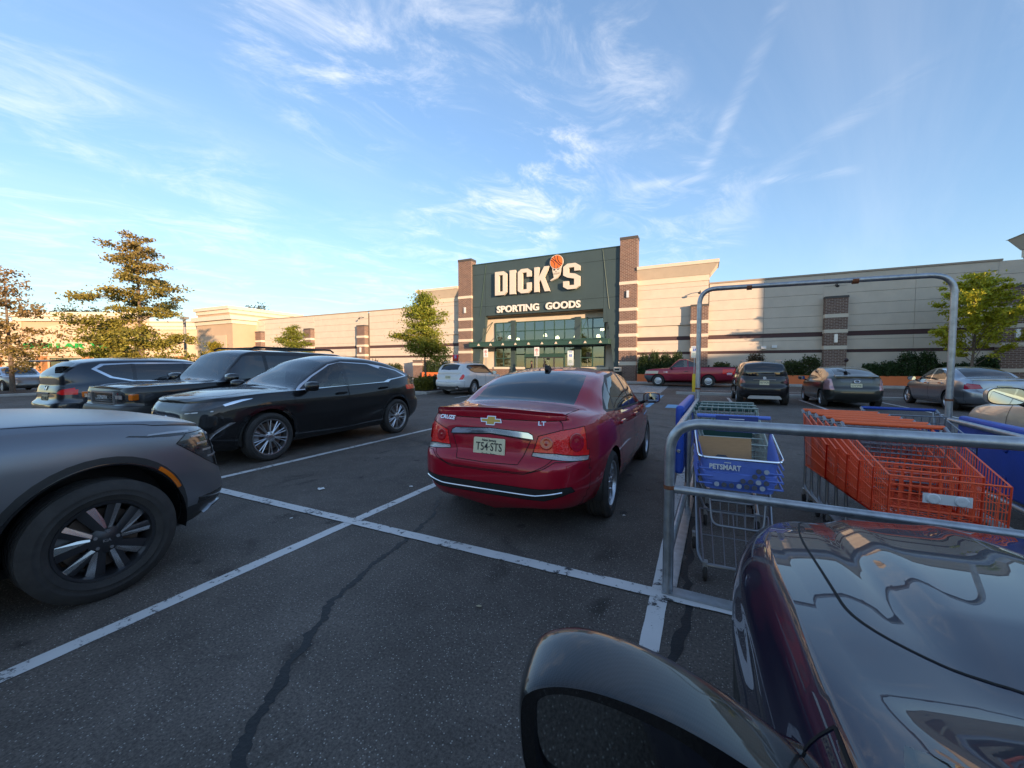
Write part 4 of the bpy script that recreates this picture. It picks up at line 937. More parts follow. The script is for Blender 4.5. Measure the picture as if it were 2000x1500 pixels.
# --- burgundy sedan seen from behind
SP = dict(tail_depth=.36, L=4.6, W=1.83, fo=.93, wb=2.685, R=.325, rim=.222, arch=.365, ww=.215, stations=170, nlow=34, K2=16, nf=4.6, nr=6.0, spokes='wide', nsp=5, inset=.02,
  rows=SEDAN_ROWS, sill=[(-2.3, .30), (-1.6, .26), (-1, .20), (1, .20), (2.3, .24)], belt=[(-2.3, 1.0), (-2.1, 1.02), (-1.5, 1.035), (-.5, .985), (1.0, .94), (1.7, .87), (2.15, .76), (2.3, .66)],
  roof=[(-2.3, 1.06), (-2.14, 1.10), (-1.9, 1.115), (-1.62, 1.13), (-1.2, 1.315), (-.8, 1.425), (-.3, 1.472), (.05, 1.465), (.35, 1.415), (.75, 1.20), (1.08, 1.01), (1.6, .955), (2.05, .85), (2.3, .70)],
  rail=[(-2.3, .70), (-1.7, .72), (-1.3, .70), (-.8, .69), (0, .70), (.5, .74), (1.1, .80), (2, .70), (2.3, .6)], crown=[(-2.3, .02), (-1.7, .035), (-1.2, .055), (-.5, .065), (.3, .07), (1.0, .05), (1.6, .045), (2.3, .03)],
  taper=[(-2.3, .955), (-1.5, .99), (-.8, 1.0), (.8, 1.0), (1.6, .99), (2.3, .93)],
  cuts=[('side_window#f', [(-.06, .995), (1.0, .965), (.62, 1.18), (.30, 1.345), (-.02, 1.385)], 'side', 'upper'), ('side_window#r', [(-.13, 1.0), (-1.02, 1.03), (-.88, 1.22), (-.62, 1.34), (-.12, 1.388)], 'side', 'upper'), ('quarter_window', [(-1.05, 1.035), (-1.30, 1.055), (-1.16, 1.16), (-.80, 1.31), (-.90, 1.22)], 'side', 'upper'),
    ('window_trim', [(-1.36, 1.02), (-1.0, 1.0), (1.09, .945), (1.08, .962), (.64, 1.205), (.31, 1.37), (-.1, 1.41), (-.62, 1.375), (-1.0, 1.25), (-1.38, 1.06)], 'side', 'upper'),
    ('windshield', [(1.05, -.01), (1.0, .60), (.40, .52), (.34, -.01)], 'top', 'upper'), ('rear_window', [(-1.60, -.01), (-1.57, .56), (-1.2, .545), (-.88, .50), (-.80, -.01)], 'top', 'upper'),
    ('taillight_clear', [(.40, .735), (.62, .715), (.80, .695), (.95, .695), (.97, .715), (.80, .73), (.66, .755), (.60, .765), (.41, .765)], 'rear', 'lower'), ('taillight', [(.41, .765), (.60, .765), (.66, .755), (.80, .73), (.97, .715), (1.0, .88), (.92, .985), (.80, .975), (.62, .95), (.45, .90)], 'rear', 'lower'),
    ('chrome_strip', [(-.01, .895), (.41, .868), (.40, .905), (.36, .925), (-.01, .942)], 'rear', 'lower'), ('plate_recess', [(-.01, .655), (.30, .665), (.385, .86), (-.01, .89)], 'rear', 'lower'),
    ('trunk#v', [(-.01, .60)] + rounded([(-.3, .60), (.40, .605), (.585, .70), (.66, 1.03), (-.3, 1.2)], .12, 6)[7:-7] + [(.66, 1.03), (-.01, 1.2)], 'rear', 'lower'), ('diffuser', [(-.01, .375), (.52, .38), (.74, .455), (.72, .50), (.5, .485), (-.01, .485)], 'rear', 'lower'), ('rear_bumper', [(-.01, .1), (1.1, .1), (1.1, .70), (.60, .70), (.52, .648), (.36, .595), (-.01, .59)], 'rear', 'lower'),
    ('trunk', [(-2.3, -.01), (-2.3, .64), (-1.72, .66), (-1.62, -.01)], 'top', 'upper'), ('hood', hood_top(1.12, 2.1, .70, .62), 'top', 'upper'),
    ('door#f', [(-.10, .28), (.86, .27), (1.02, .6), (1.05, .96), (-.08, 1.0)], 'side', 'lower'), ('door#r', [(-.11, .28), (-.70, .29), (-.98, .62), (-1.08, .80), (-1.06, 1.05), (-.10, 1.0)], 'side', 'lower')],
  gaps=['trunk', 'trunk#v', 'rear_bumper', 'door#f', 'door#r', 'hood', 'taillight', 'taillight_clear'], gapw=.0032)
RED = paint('burgundy_paint', (.38, .006, .024), .25, .35)
SP['partmat'] = dict(side_window=GL_MID, quarter_window=GL_DARK, window_trim=BLACKP, windshield=GL_WS, rear_window=GL_DARK, taillight=REDL, taillight_clear=CLEARL, chrome_strip=CHROME, diffuser=TRIMB)
car, bd = make_car('parked_car', 'burgundy sedan with tinted rear window parked beside the cart corral', (-1.655, 5.20), 90, SP, RED)
for sg in (1, -1):   # round lamp bodies inside the tail lights
    for y, z, r_ in ((.52, .845, .052), (.735, .85, .072)):
        stick(MB().lathe([(r_, .0), (r_ * 1.06, .006), (r_ * .95, .008), (r_ * .6, .003), (.001, .008)], 24, 'x').build('lamp_ring', REDD, car, True), bd, sg * y, z, lift=-.002)
sh = MB(); n = 36   # deck-lid lip
vv = []
for i in range(n + 1):
    y = -.66 + 1.32 * i / n; p_, _ = bd.hit(y, 1.03); x = p_.x; k = max(.0, 1 - (abs(y) / .66) ** 8)
    zt = bd.hit(y, 0, 'top', x + .13)[0].z; zl = bd.hit(y, 0, 'top', x + .03)[0].z; vv += [(x + .13, y, zt + .001), (x + .02, y, zl + .022 * k), (x - .010 * k, y, zl - .004 + .022 * k), (x + .006, y, zl - .03)]
sh.add(vv, [(4 * i + j, 4 * i + j + 1, 4 * i + j + 5, 4 * i + j + 4) for i in range(n) for j in range(3)]); sh.build('deck_spoiler', RED, car, True)
stick(plate(car, -2.245, .775, 'T54·STS'), bd, 0, .775, lift=.008, ty=True)
stick(badge(car, 'CRUZE', 0, 0, .052, bold=.0015, xs=1.15), bd, .47, 1.005, lift=.003, ty=True); stick(badge(car, 'LT', 0, 0, .05, bold=.0015, xs=1.2), bd, -.47, 1.0, lift=.003, ty=True)
bt = MB(); bt.prism([(-.095, -.018), (-.045, -.018), (-.042, -.042), (.042, -.042), (.045, -.018), (.11, -.018), (.095, .018), (.045, .018), (.042, .042), (-.042, .042), (-.045, .018), (-.11, .018)], 'y', -.008, .006); o = bt.build('emblem', CHROME, car); stick(o, bd, 0, 1.0, lift=.004, ty=True)
bt = MB(); bt.prism([(-.085, -.011), (-.036, -.011), (-.034, -.034), (.034, -.034), (.036, -.011), (.098, -.011), (.086, .011), (.036, .011), (.034, .034), (-.034, .034), (-.036, .011), (-.098, .011)], 'y', -.011, -.0085); bt.build('emblem_face', mat('gold_emblem', (.55, .36, .09), .3, .8), o)
pts = [bd.hit(y, .425 + .04 * max(0, (abs(y) - .45) / .22)) for y in np.linspace(-.66, .66, 40)]
MB().tube([p_ + n_ * .004 for p_, n_ in pts if p_], .007, 6).build('bumper_chrome_line', CHROME, car, True)
fin = MB(); fin.prism(rounded([(-.09, 0), (.09, 0), (-.03, .065), (-.08, .06)], .02), 'y', -.022, .022); fin.build('roof_antenna', BLACKP, car, 40, (-.74, 0, 1.425))
mirror_pair(car, .88, 1.0, 1.02, RED, 1.0); handles(car, [(.05, .905, .87), (-.88, .91, .89)], RED)
interior(car, 1.0, -1.5, .70, .25, .95, 1.0, SEATD)
MB().tube([(-1.4, 0, 1.06), (-1.5, .25, 1.07)], .02, 6).build('parcel_box', PLATEW, car)

# --- black crossover, driver side toward us
def lex_feat(X, Y, Z, t):
    # swept crease across the lower doors
    ln = .42 + .34 * np.clip((0.4 - X) / 1.7, 0, 1) ** 1.6; d = np.exp(-((Z - ln) / .10) ** 2) * np.clip(1 - np.abs(X + .25) / 1.35, 0, 1)
    d2 = np.exp(-((Z - .88) / .07) ** 2) * np.clip(1 - np.abs(X) / 2.2, 0, 1)
    return X, Y - np.sign(Y) * (.030 * d) + .008 * d2 * (np.abs(Y) > .5), Z
LEX = dict(L=4.89, W=1.92, fo=.97, wb=2.85, R=.375, rim=.277, arch=.425, archz=.015, ww=.235, stations=170, nlow=30, nf=5.0, nr=5.5, nose_depth=.75, spokes='multi', nsp=10, clad=.05, cladz=.12, inset=.015, hi=True, cat='car',
  rows=SUV_ROWS, sill=[(-2.45, .36), (-1.8, .28), (-1, .24), (1, .24), (2.0, .24), (2.45, .30)], belt=[(-2.45, 1.0), (-2.2, 1.10), (-1.6, 1.14), (-.6, 1.10), (.9, 1.075), (1.5, 1.06), (2.1, 1.0), (2.35, .925), (2.45, .86)],
  roof=[(-2.45, 1.02), (-2.3, 1.15), (-2.12, 1.27), (-1.7, 1.47), (-1.25, 1.61), (-.6, 1.685), (-.2, 1.69), (.15, 1.63), (.6, 1.40), (1.05, 1.14), (1.5, 1.125), (2.1, 1.06), (2.35, .98), (2.45, .88)],
  rail=[(-2.45, .72), (-2, .74), (-1.4, .70), (-.6, .71), (.1, .73), (.6, .78), (1.05, .84), (2, .74), (2.45, .6)], crown=[(-2.4, .03), (-1.7, .06), (-.5, .075), (.2, .08), (1.0, .05), (1.8, .05), (2.4, .03)],
  taper=[(-2.45, .95), (-1.5, 1.0), (-.5, .985), (.6, .985), (1.5, 1.0), (2.45, .93)], feat=lex_feat,
  cuts=[('side_window#f', [(-.02, 1.115), (.93, 1.09), (.62, 1.29), (.22, 1.50), (.03, 1.545)], 'side', 'upper'), ('side_window#r', [(-.10, 1.115), (-1.02, 1.15), (-1.16, 1.20), (-.98, 1.43), (-.70, 1.52), (-.07, 1.55)], 'side', 'upper'), ('quarter_window', [(-1.20, 1.20), (-1.75, 1.26), (-1.5, 1.38), (-1.05, 1.47), (-1.0, 1.44)], 'side', 'upper'),
    ('pillar_trim', [(-.10, 1.112), (-.02, 1.112), (.03, 1.548), (-.07, 1.553)], 'side', 'upper'), ('pillar_trim#b', [(-1.16, 1.198), (-1.2, 1.199), (-1.0, 1.44), (-.98, 1.432)], 'side', 'upper'), ('window_trim', [(-1.14, 1.137), (1.0, 1.074), (.98, 1.088), (.645, 1.302), (.23, 1.514), (-.05, 1.565), (-.70, 1.537), (-1.08, 1.483), (-1.53, 1.393), (-1.82, 1.272), (-1.80, 1.25), (-1.24, 1.185)], 'side', 'upper'),
    ('windshield', [(1.02, -.01), (.97, .66), (.28, .58), (.18, -.01)], 'top', 'upper'), ('rear_window', [(-2.1, -.01), (-2.05, .56), (-1.5, .52), (-1.42, -.01)], 'top', 'upper'),
    ('headlight', [(1.88, .965), (2.1, .972), (2.5, .925), (2.5, .83), (2.25, .855)], 'side', 'lower'), ('grille', [(-.01, .34), (.50, .34), (.44, .62), (.40, .80), (-.01, .83)], 'front', 'lower'), ('taillight', [(.30, .97), (.98, .955), (.98, 1.06), (.80, 1.055), (.30, 1.02)], 'rear', None),
    ('hood', hood_top(1.10, 2.28, .74, .62), 'top', 'upper'), ('door#f', [(-.07, .37), (.95, .36), (1.05, .62), (1.06, 1.06), (-.05, 1.11)], 'side', 'lower'), ('door#r', [(-.08, .37), (-.80, .38), (-1.02, .68), (-1.14, .88), (-1.12, 1.16), (-.06, 1.11)], 'side', 'lower')],
  gaps=['door#f', 'door#r', 'hood'], partmat=dict(side_window=GL_MID, quarter_window=GL_DARK, window_trim=CHROME, pillar_trim=GLOSSB, windshield=GL_WS, rear_window=GL_DARK, headlight=HEADL, taillight=REDL, grille=GLOSSB, arch_trim=GLOSSB, sill_trim=GLOSSB))
LEX['partmat']['side_window#r'] = GL_DARK
BLK = paint('black_paint', (.006, .006, .007), .0, .4)
me_ = seat_mesh(); SEATC = me_
car, bd = make_car('parked_car', 'black crossover with chrome window line and many-spoke wheels in the next bay', (-6.98, 5.35), -90, LEX, BLK)
mirror_pair(car, .82, 1.05, 1.14, BLK, 1.05); handles(car, [(.12, .955, .985), (-.95, .955, 1.03)], BLK); interior(car, 1.0, -1.8, .74, .35, .95, 1.12, SEATB, .12)
for sg in (1, -1):
    skin_strip(bd, 'fog_lamp_trim', CHROME, car, [(.70, .44), (.74, .52), (.80, .60), (.84, .66)], [(.73, .43), (.77, .51), (.83, .60), (.865, .66)], 'front', sg, .012)
    skin_strip(bd, 'lamp_blade', CHROME, car, [(1.72, .985), (1.84, .96), (1.96, .925), (2.05, .90)], [(1.70, .995), (1.84, .988), (1.96, .962), (2.07, .925)], 'side', sg, .006)
    skin_strip(bd, 'headlamp_line', SILVERP, car, [(.45, .80), (.60, .815), (.75, .83)], [(.45, .815), (.60, .83), (.75, .845)], 'front', sg, .006)
stick(MB().lathe([(.045, 0), (.055, .008), (.065, .0)], 24, 'x').build('emblem', CHROME, car, True), bd, 0, .70, 'front', lift=.003)
stick(badge(car, 'L', 0, 0, .075), bd, 0, .70, 'front', lift=.006, ty=True)
# --- boxy black off-roader behind it
LC = dict(L=4.92, W=1.98, fo=.88, wb=2.85, R=.395, rim=.235, arch=.46, archz=.02, ww=.25, stations=130, nlow=26, nf=9, nr=10, spokes='wide', nsp=6, clad=.07, rimmat=ALLOYD,
  rows=[(0, .90, .10, .10), (.12, .95, .02, .02), (.28, .985, .0, .0), (.46, .995, .02, .0), (.52, 1.0, .06, .03), (.60, 1.0, .08, .05), (.85, .995, .08, .05), (1, .97, .10, .06)], sill=[(-2.46, .45), (-1, .34), (1, .34), (2.46, .48)],
  belt=[(-2.46, 1.16), (-1, 1.17), (.9, 1.16), (1.5, 1.14), (2.2, 1.11), (2.46, 1.06)], roof=[(-2.46, 1.2), (-2.40, 1.35), (-2.26, 1.78), (-2.0, 1.84), (-.5, 1.865), (.2, 1.85), (.38, 1.80), (.62, 1.56), (.98, 1.20), (1.3, 1.19), (2.2, 1.15), (2.38, 1.11), (2.46, 1.08)],
  rail=[(-2.4, .74), (-2, .78), (0, .79), (.5, .81), (1, .86), (2.2, .84), (2.46, .8)], crown=[(-2.4, .03), (-2, .05), (0, .055), (.5, .05), (1, .03), (2.4, .025)], bulge=.02, fillet=.08,
  cuts=[('side_window#f', [(.0, 1.22), (.92, 1.21), (.60, 1.50), (.42, 1.70), (.02, 1.72)], 'side', 'upper'), ('side_window#r', [(-.08, 1.22), (-1.0, 1.22), (-1.0, 1.72), (-.06, 1.72)], 'side', 'upper'), ('quarter_window', [(-1.12, 1.22), (-2.0, 1.24), (-1.95, 1.70), (-1.12, 1.72)], 'side', 'upper'), ('windshield', [(.96, -.01), (.93, .74), (.46, .70), (.40, -.01)], 'top', 'upper'), ('hood', hood_top(1.02, 2.36, .80, .78), 'top', 'upper'),
    ('headlight', [(.44, .86), (.95, .86), (.98, 1.0), (.46, 1.01)], 'front', 'lower'), ('grille', [(-.01, .80), (.42, .82), (.43, 1.02), (-.01, 1.02)], 'front', 'lower'), ('front_bumper', [(-.01, .3), (1.2, .3), (1.2, .78), (-.01, .78)], 'front', 'lower'), ('door#f', [(-.03, .48), (.9, .48), (1.02, .7), (1.03, 1.16), (-.03, 1.17)], 'side', 'lower'), ('door#r', [(-.04, .48), (-.8, .48), (-1.05, .8), (-1.06, 1.17), (-.04, 1.17)], 'side', 'lower')],
  gaps=['door#f', 'door#r', 'hood', 'front_bumper'], partmat=dict(side_window=GL_DARK, quarter_window=GL_DARK, windshield=GL_WS, headlight=HEADL, grille=GLOSSB, front_bumper=mat('dark_bumper', (.03, .03, .03), .4), arch_trim=TRIMB, sill_trim=TRIMB))
car, bd = make_car('parked_car', 'boxy black off-road SUV with roof rack beside the black crossover', (-9.75, 5.58), -90, LC, BLK)
mirror_pair(car, .80, 1.10, 1.24, GLOSSB, 1.25); interior(car, .95, -1.9, .76, .5, .9, 1.2, SEATD, .26)
for sg in (1, -1):
    MB().tube([(.2, sg * .70, 1.85), (.1, sg * .70, 1.905), (-1.9, sg * .70, 1.905), (-2.0, sg * .70, 1.84)], .022, 8).build('roof_rail', BLACKP, car, True)
    o = MB().box(-.04, -.09, -.055, .03, .09, .055).build('indicator_lamp', AMBER, car); bev(o, .015); o.location = (2.29, sg * .90, .94); o.rotation_euler = (0, 0, R(sg * -55))
    for y in (.55, .68): MB().box(2.385, sg * y - .05, .90, 2.40, sg * y + .05, .965).build('lamp_unit', CLEARL, car)
for x in (-.2, -1.0, -1.7): MB().box(x - .045, -.72, 1.885, x + .045, .72, 1.925).build('cross_bar', BLACKP, car)
b = MB(); [b.box(2.385, -.40, .83 + .035 * k, 2.395, .40, .845 + .035 * k) for k in range(5)]; b.build('grille_bars', TRIMB, car)
o = MB(); [o.box(2.38, s0, z0, 2.405, s1, z1) for s0, s1, z0, z1 in ((-.43, .43, 1.0, 1.03), (-.43, .43, .80, .825), (-.45, -.42, .8251, .9999), (.42, .45, .8251, .9999))]; o.build('grille_frame', SILVERP, car)
badge(car, 'TOYOTA', 2.40, .92, .085, PLATEW, rz=90, xs=1.1); MB().box(2.40, -.62, .50, 2.47, .62, .66).build('skid_bar', SILVERP, car)

# --- dark grey crossover, tail toward us
ROG = dict(L=4.68, W=1.84, fo=.93, wb=2.70, R=.36, rim=.24, arch=.41, ww=.23, stations=130, nlow=28, nf=4.8, nr=6.0, clad=.06, spokes='vee', nsp=5, 
  rows=SUV_ROWS, sill=[(-2.34, .38), (-1, .26), (1, .26), (2.34, .30)], belt=[(-2.34, 1.02), (-2.1, 1.10), (-1.2, 1.14), (0, 1.10), (1, 1.05), (1.7, .98), (2.2, .86), (2.34, .76)],
  roof=[(-2.34, 1.05), (-2.25, 1.20), (-2.05, 1.46), (-1.86, 1.60), (-1.3, 1.67), (-.5, 1.69), (.1, 1.66), (.4, 1.55), (.95, 1.16), (1.3, 1.10), (1.9, 1.01), (2.34, .80)], rail=[(-2.34, .70), (-1.9, .70), (0, .72), (.5, .76), (1, .83), (2.34, .65)], crown=[(-2.3, .03), (-1.9, .06), (0, .075), (.5, .07), (1, .05), (2.3, .03)], tail_depth=.33,
  cuts=[('side_window#f', [(-.05, 1.14), (.85, 1.11), (.5, 1.38), (.25, 1.53), (-.02, 1.545)], 'side', 'upper'), ('side_window#r', [(-.12, 1.14), (-1.05, 1.16), (-1.02, 1.53), (-.10, 1.55)], 'side', 'upper'), ('quarter_window', [(-1.12, 1.165), (-1.45, 1.25), (-1.68, 1.42), (-1.55, 1.50), (-1.10, 1.535)], 'side', 'upper'), ('pillar_trim', [(-.12, 1.138), (-.05, 1.138), (-.02, 1.548), (-.10, 1.552)], 'side', 'upper'), ('pillar_trim#b', [(-1.12, 1.163), (-1.05, 1.158), (-1.02, 1.532), (-1.10, 1.537)], 'side', 'upper'), ('window_trim', [(.95, 1.09), (-1.12, 1.135), (-1.50, 1.225), (-1.76, 1.42), (-1.6, 1.53), (-1.0, 1.565), (.02, 1.57), (.28, 1.555), (.55, 1.39)], 'side', 'upper'),
    ('windshield', [(.93, -.01), (.88, .62), (.42, .55), (.36, -.01)], 'top', 'upper'), ('rear_window', [(-2.2, -.01), (-2.17, .52), (-1.93, .50), (-1.90, -.01)], 'top', 'upper'), ('taillight', [(.52, .92), (.66, .885), (1.0, .90), (1.0, 1.06), (.85, 1.05), (.62, .985)], 'rear', None), ('hood', hood_top(1.0, 2.15, .70, .6), 'top', 'upper'), ('door#f', [(-.08, .36), (.85, .36), (.95, .6), (.96, 1.06), (-.08, 1.1)], 'side', 'lower'), ('door#r', [(-.09, .36), (-.75, .37), (-1.0, .7), (-1.08, 1.14), (-.09, 1.1)], 'side', 'lower'), ('rear_bumper', [(-.01, .2), (1.1, .2), (1.1, .72), (.6, .70), (-.01, .66)], 'rear', 'lower')],
  gaps=['door#f', 'door#r', 'rear_bumper'], partmat=dict(side_window=GL_DARK, quarter_window=GL_DARK, window_trim=CHROME, pillar_trim=GLOSSB, windshield=GL_WS, rear_window=GL_DARK, taillight=REDL, arch_trim=TRIMB, sill_trim=TRIMB))
DGREY = paint('slate_paint', (.045, .052, .064), .7, .3)
def tail_bits(car, xr, zp, txt, zs, ztop, w):
    stick(plate(car, xr, zp, txt, top='', low=''), bd, 0, zp, lift=.008, ty=True); sp_ = MB(); sp_.prism(rounded([(xr + .28, ztop), (xr + .02, ztop - .03), (xr + .04, ztop - .06), (xr + .30, ztop - .05)], .012), 'y', -w, w); sp_.build('roof_spoiler', GLOSSB, car, 40)
car, bd = make_car('parked_car', 'dark blue-grey crossover with chrome window outline, tail out beside the off-roader', (-12.5, 5.45), 90, ROG, DGREY)
tail_bits(car, -2.33, .80, 'W23 NKC', 0, 1.63, .58); mirror_pair(car, .75, 1.02, 1.14, DGREY); handles(car, [(.05, .92, .99), (-.95, .92, 1.02)], DGREY); interior(car, .9, -1.8, .70, .35, .85, 1.12, SEATD, .12)
MB().tube([(-2.19, .0, 1.19), (-2.17, .28, 1.22)], .012, 6).build('rear_wiper', BLACKP, car); MB().box(-2.31, -.40, .905, -2.285, .40, .935).build('chrome_strip', CHROME, car); o = MB().lathe([(.001, 0), (.05, 0), (.055, .008)], 20, 'x').build('emblem', CHROME, car, True); stick(o, bd, 0, 1.02, lift=.004)
# --- its neighbour at the edge of the picture
car, bd = make_car('parked_car', 'dark grey crossover across the white cross line from the blue-grey crossover', (-12.62, .10), -90, dict(ROG, stations=90, nlow=18), paint('graphite_paint', (.06, .06, .065), .6, .3))
tail_bits(car, -2.33, .80, 'H58 RTL', 0, 1.63, .58); mirror_pair(car, .75, 1.02, 1.14, BLK)

# --- white crossover near the entrance
CAD = dict(ROG, L=4.81, W=1.90, stations=110, nlow=22, nr=6.5, clad=.05, spokes='vee', nsp=6, partmat=dict(ROG['partmat'], taillight=REDL, window_trim=BLACKP))
CAD['cuts'] = [c for c in ROG['cuts'] if c[0] not in ('taillight',)] + [('taillight', [(.66, .80), (.80, .80), (.90, 1.05), (1.0, 1.12), (1.0, 1.16), (.80, 1.12)], 'rear', None)]
WPAINT = paint('white_paint', (.72, .71, .69), .1, .3)
car, bd = make_car('parked_car', 'white crossover parked tail out by the planted island', (-11.6, 18.9), 90, CAD, WPAINT)
stick(plate(car, -2.37, .92, 'K91 PLR', top='', low=''), bd, 0, .92, lift=.008, ty=True); MB().box(-2.36, -.62, .30, -2.26, .62, .48).build('lower_valance', TRIMB, car); mirror_pair(car, .75, 1.04, 1.14, WPAINT); interior(car, .9, -1.8, .70, .35, .85, 1.12, SEATD, .12)
for sg in (1, -1): MB().tube([(.1, sg * .66, 1.68), (0, sg * .66, 1.715), (-1.6, sg * .66, 1.70), (-1.7, sg * .66, 1.65)], .016, 6).build('roof_rail', SILVERP, car, True); MB().box(-2.375, sg * .56 - .07, .33, -2.33, sg * .56 + .07, .39).build('exhaust_tip', CHROME, car)

# --- black small crossover at the accessible bays
ENC = dict(ROG, L=4.28, W=1.78, fo=.88, wb=2.555, R=.335, rim=.225, arch=.38, stations=110, nlow=24, nr=5.5)
sc_ = 4.28 / 4.68
def scl(sp, k): 
    s2 = dict(sp)
    for a in ('sill', 'belt', 'roof', 'rail', 'crown'): s2[a] = [(x * k, z) for x, z in sp[a]]
    s2['cuts'] = [(n, [(u * k, v) for u, v in p] if vw in ('side', 'top') else p, vw, fl) for n, p, vw, fl in sp['cuts']]; return s2
ENC = scl(ENC, sc_); ENC['cuts'] = [c for c in ENC['cuts'] if c[0] not in ('taillight', 'rear_window')] + [('taillight', [(.60, .86), (.80, .82), (1.0, .85), (1.0, 1.06), (.80, 1.06), (.68, 1.0)], 'rear', None), ('rear_window', [(-2.04, -.01), (-2.02, .60), (-1.76, .56), (-1.74, -.01)], 'top', 'upper'), ('reflector', [(.50, .46), (.78, .46), (.80, .52), (.52, .52)], 'rear', 'lower')]
ENC['partmat'] = dict(ROG['partmat'], taillight=mat('smoked_red_lens', (.22, .06, .07), .15, .3, coat=1), reflector=REDL, window_trim=CHROME)
BLK2 = paint('ebony_paint', (.012, .010, .011), .0, .4)
car, bd = make_car('parked_car', 'small black crossover with silver bumper guard facing the store', (2.12, 19.35), 90, ENC, BLK2)
stick(plate(car, -2.135, .86, 'V67 PCN', top='', low=''), bd, 0, .86, lift=.008, ty=True); MB().box(-2.10, -.36, .965, -2.075, .36, .985).build('chrome_strip', CHROME, car); o = MB().lathe([(.001, 0), (.05, 0), (.055, .008)], 20, 'x').build('emblem', CHROME, car, True); o.location = (-2.085, 0, 1.04); o.rotation_euler = (0, 0, R(180))
b = MB(); b.prism(rounded([(-.56, .26), (.56, .26), (.48, .38), (-.48, .38)], .05), 'x', -2.165, -2.12); b.build('bumper_guard', SILVERP, car); mirror_pair(car, .70, .99, 1.12, BLK2); interior(car, .85, -1.6, .66, .35, .8, 1.1, SEATD, .12); MB().tube([(-1.5, 0, 1.66), (-1.75, 0, 1.98)], .006, 5).build('whip_antenna', BLACKP, car)
for sg in (1, -1): MB().tube([(.1, sg * .62, 1.67), (0, sg * .62, 1.70), (-1.4, sg * .62, 1.69), (-1.5, sg * .62, 1.64)], .015, 6).build('roof_rail', SILVERP, car, True)

# --- dark liftback hybrid
PRI = dict(L=4.45, W=1.73, fo=.92, wb=2.70, R=.31, rim=.20, arch=.345, ww=.195, stations=110, nlow=24, nf=4.4, nr=6.0, spokes='wide', nsp=6, rows=SEDAN_ROWS, sill=[(-2.22, .34), (-1, .20), (1, .20), (2.22, .24)], belt=[(-2.22, 1.05), (-1.8, 1.07), (-1, 1.02), (1, .93), (1.7, .84), (2.22, .68)],
  roof=[(-2.22, 1.07), (-2.12, 1.14), (-1.9, 1.20), (-1.2, 1.38), (-.5, 1.48), (0, 1.49), (.4, 1.41), (1.15, .98), (1.6, .90), (2.22, .70)], rail=[(-2.22, .68), (-1.8, .70), (0, .70), (.6, .76), (1.2, .82), (2.22, .6)], crown=[(-2.2, .03), (-1.2, .06), (0, .07), (1.1, .05), (2.2, .03)], tail_depth=.5,
  cuts=[('side_window#f', [(0, .99), (1.02, .95), (.6, 1.20), (.3, 1.36), (.02, 1.40)], 'side', 'upper'), ('side_window#r', [(-.06, .99), (-.95, 1.06), (-.85, 1.25), (-.6, 1.35), (-.04, 1.40)], 'side', 'upper'), ('quarter_window', [(-1.0, 1.07), (-1.3, 1.11), (-.8, 1.30), (-.9, 1.24)], 'side', 'upper'), ('windshield', [(1.1, -.01), (1.05, .58), (.45, .52), (.38, -.01)], 'top', 'upper'), ('rear_window', [(-2.02, -.01), (-1.98, .54), (-1.1, .48), (-1.05, -.01)], 'top', 'upper'),
    ('rear_glass', [(-.01, .92), (.42, .92), (.44, 1.05), (-.01, 1.06)], 'rear', 'lower'), ('taillight', [(.60, .66), (.92, .64), (.95, 1.03), (.66, 1.04)], 'rear', 'lower'), ('door#f', [(-.04, .28), (.9, .28), (1.08, .9), (-.04, .98)], 'side', 'lower'), ('door#r', [(-.05, .28), (-.7, .28), (-1.0, .7), (-1.05, 1.04), (-.05, .98)], 'side', 'lower'), ('rear_bumper', [(-.01, .2), (1, .2), (1, .63), (-.01, .60)], 'rear', 'lower')],
  gaps=['door#f', 'door#r', 'rear_bumper'], partmat=dict(side_window=GL_MID, quarter_window=GL_MID, windshield=GL_WS, rear_window=GL_DARK, rear_glass=GL_DARK, taillight=mat('pale_red_lens', (.55, .30, .30), .15, .4, coat=1)))
OLIVE = paint('dark_olive_paint', (.062, .064, .058), .7, .3)
car, bd = make_car('parked_car', 'dark grey liftback with clear tail lamps facing the planters', (4.78, 19.35), 90, PRI, OLIVE)
stick(plate(car, -2.215, .80, 'S14 VYK', top='', low=''), bd, 0, .80, lift=.008, ty=True); mirror_pair(car, .88, .98, 1.0, OLIVE); interior(car, .95, -1.5, .66, .25, .9, .98, SEATB); o = MB().lathe([(.05, 0), (.062, .006), (.074, 0), (.062, -.006), (.05, 0)], 24, 'x').build('emblem', CHROME, car, True); o.location = (-2.185, 0, .95); o.scale = (1, 1.2, .8)
sp_ = MB(); sp_.prism(rounded([(-1.92, 1.18), (-2.18, 1.13), (-2.18, 1.11), (-1.94, 1.15)], .008), 'y', -.58, .58); sp_.build('tail_spoiler', OLIVE, car, 40); MB().tube([(-1.85, .1, 1.23), (-1.35, .35, 1.36)], .01, 5).build('rear_wiper', BLACKP, car); MB().tube([(-.9, 0, 1.44), (-1.0, 0, 1.66)], .006, 5).build('whip_antenna', BLACKP, car); MB().lathe([(.001, -.07), (.05, -.05), (.07, 0), (.05, .05), (.001, .07)], 12, 'z').build('antenna_ball', mat('antenna_ball', (.03, .01, .01), .6), car, True).location = (-1.0, 0, 1.70)

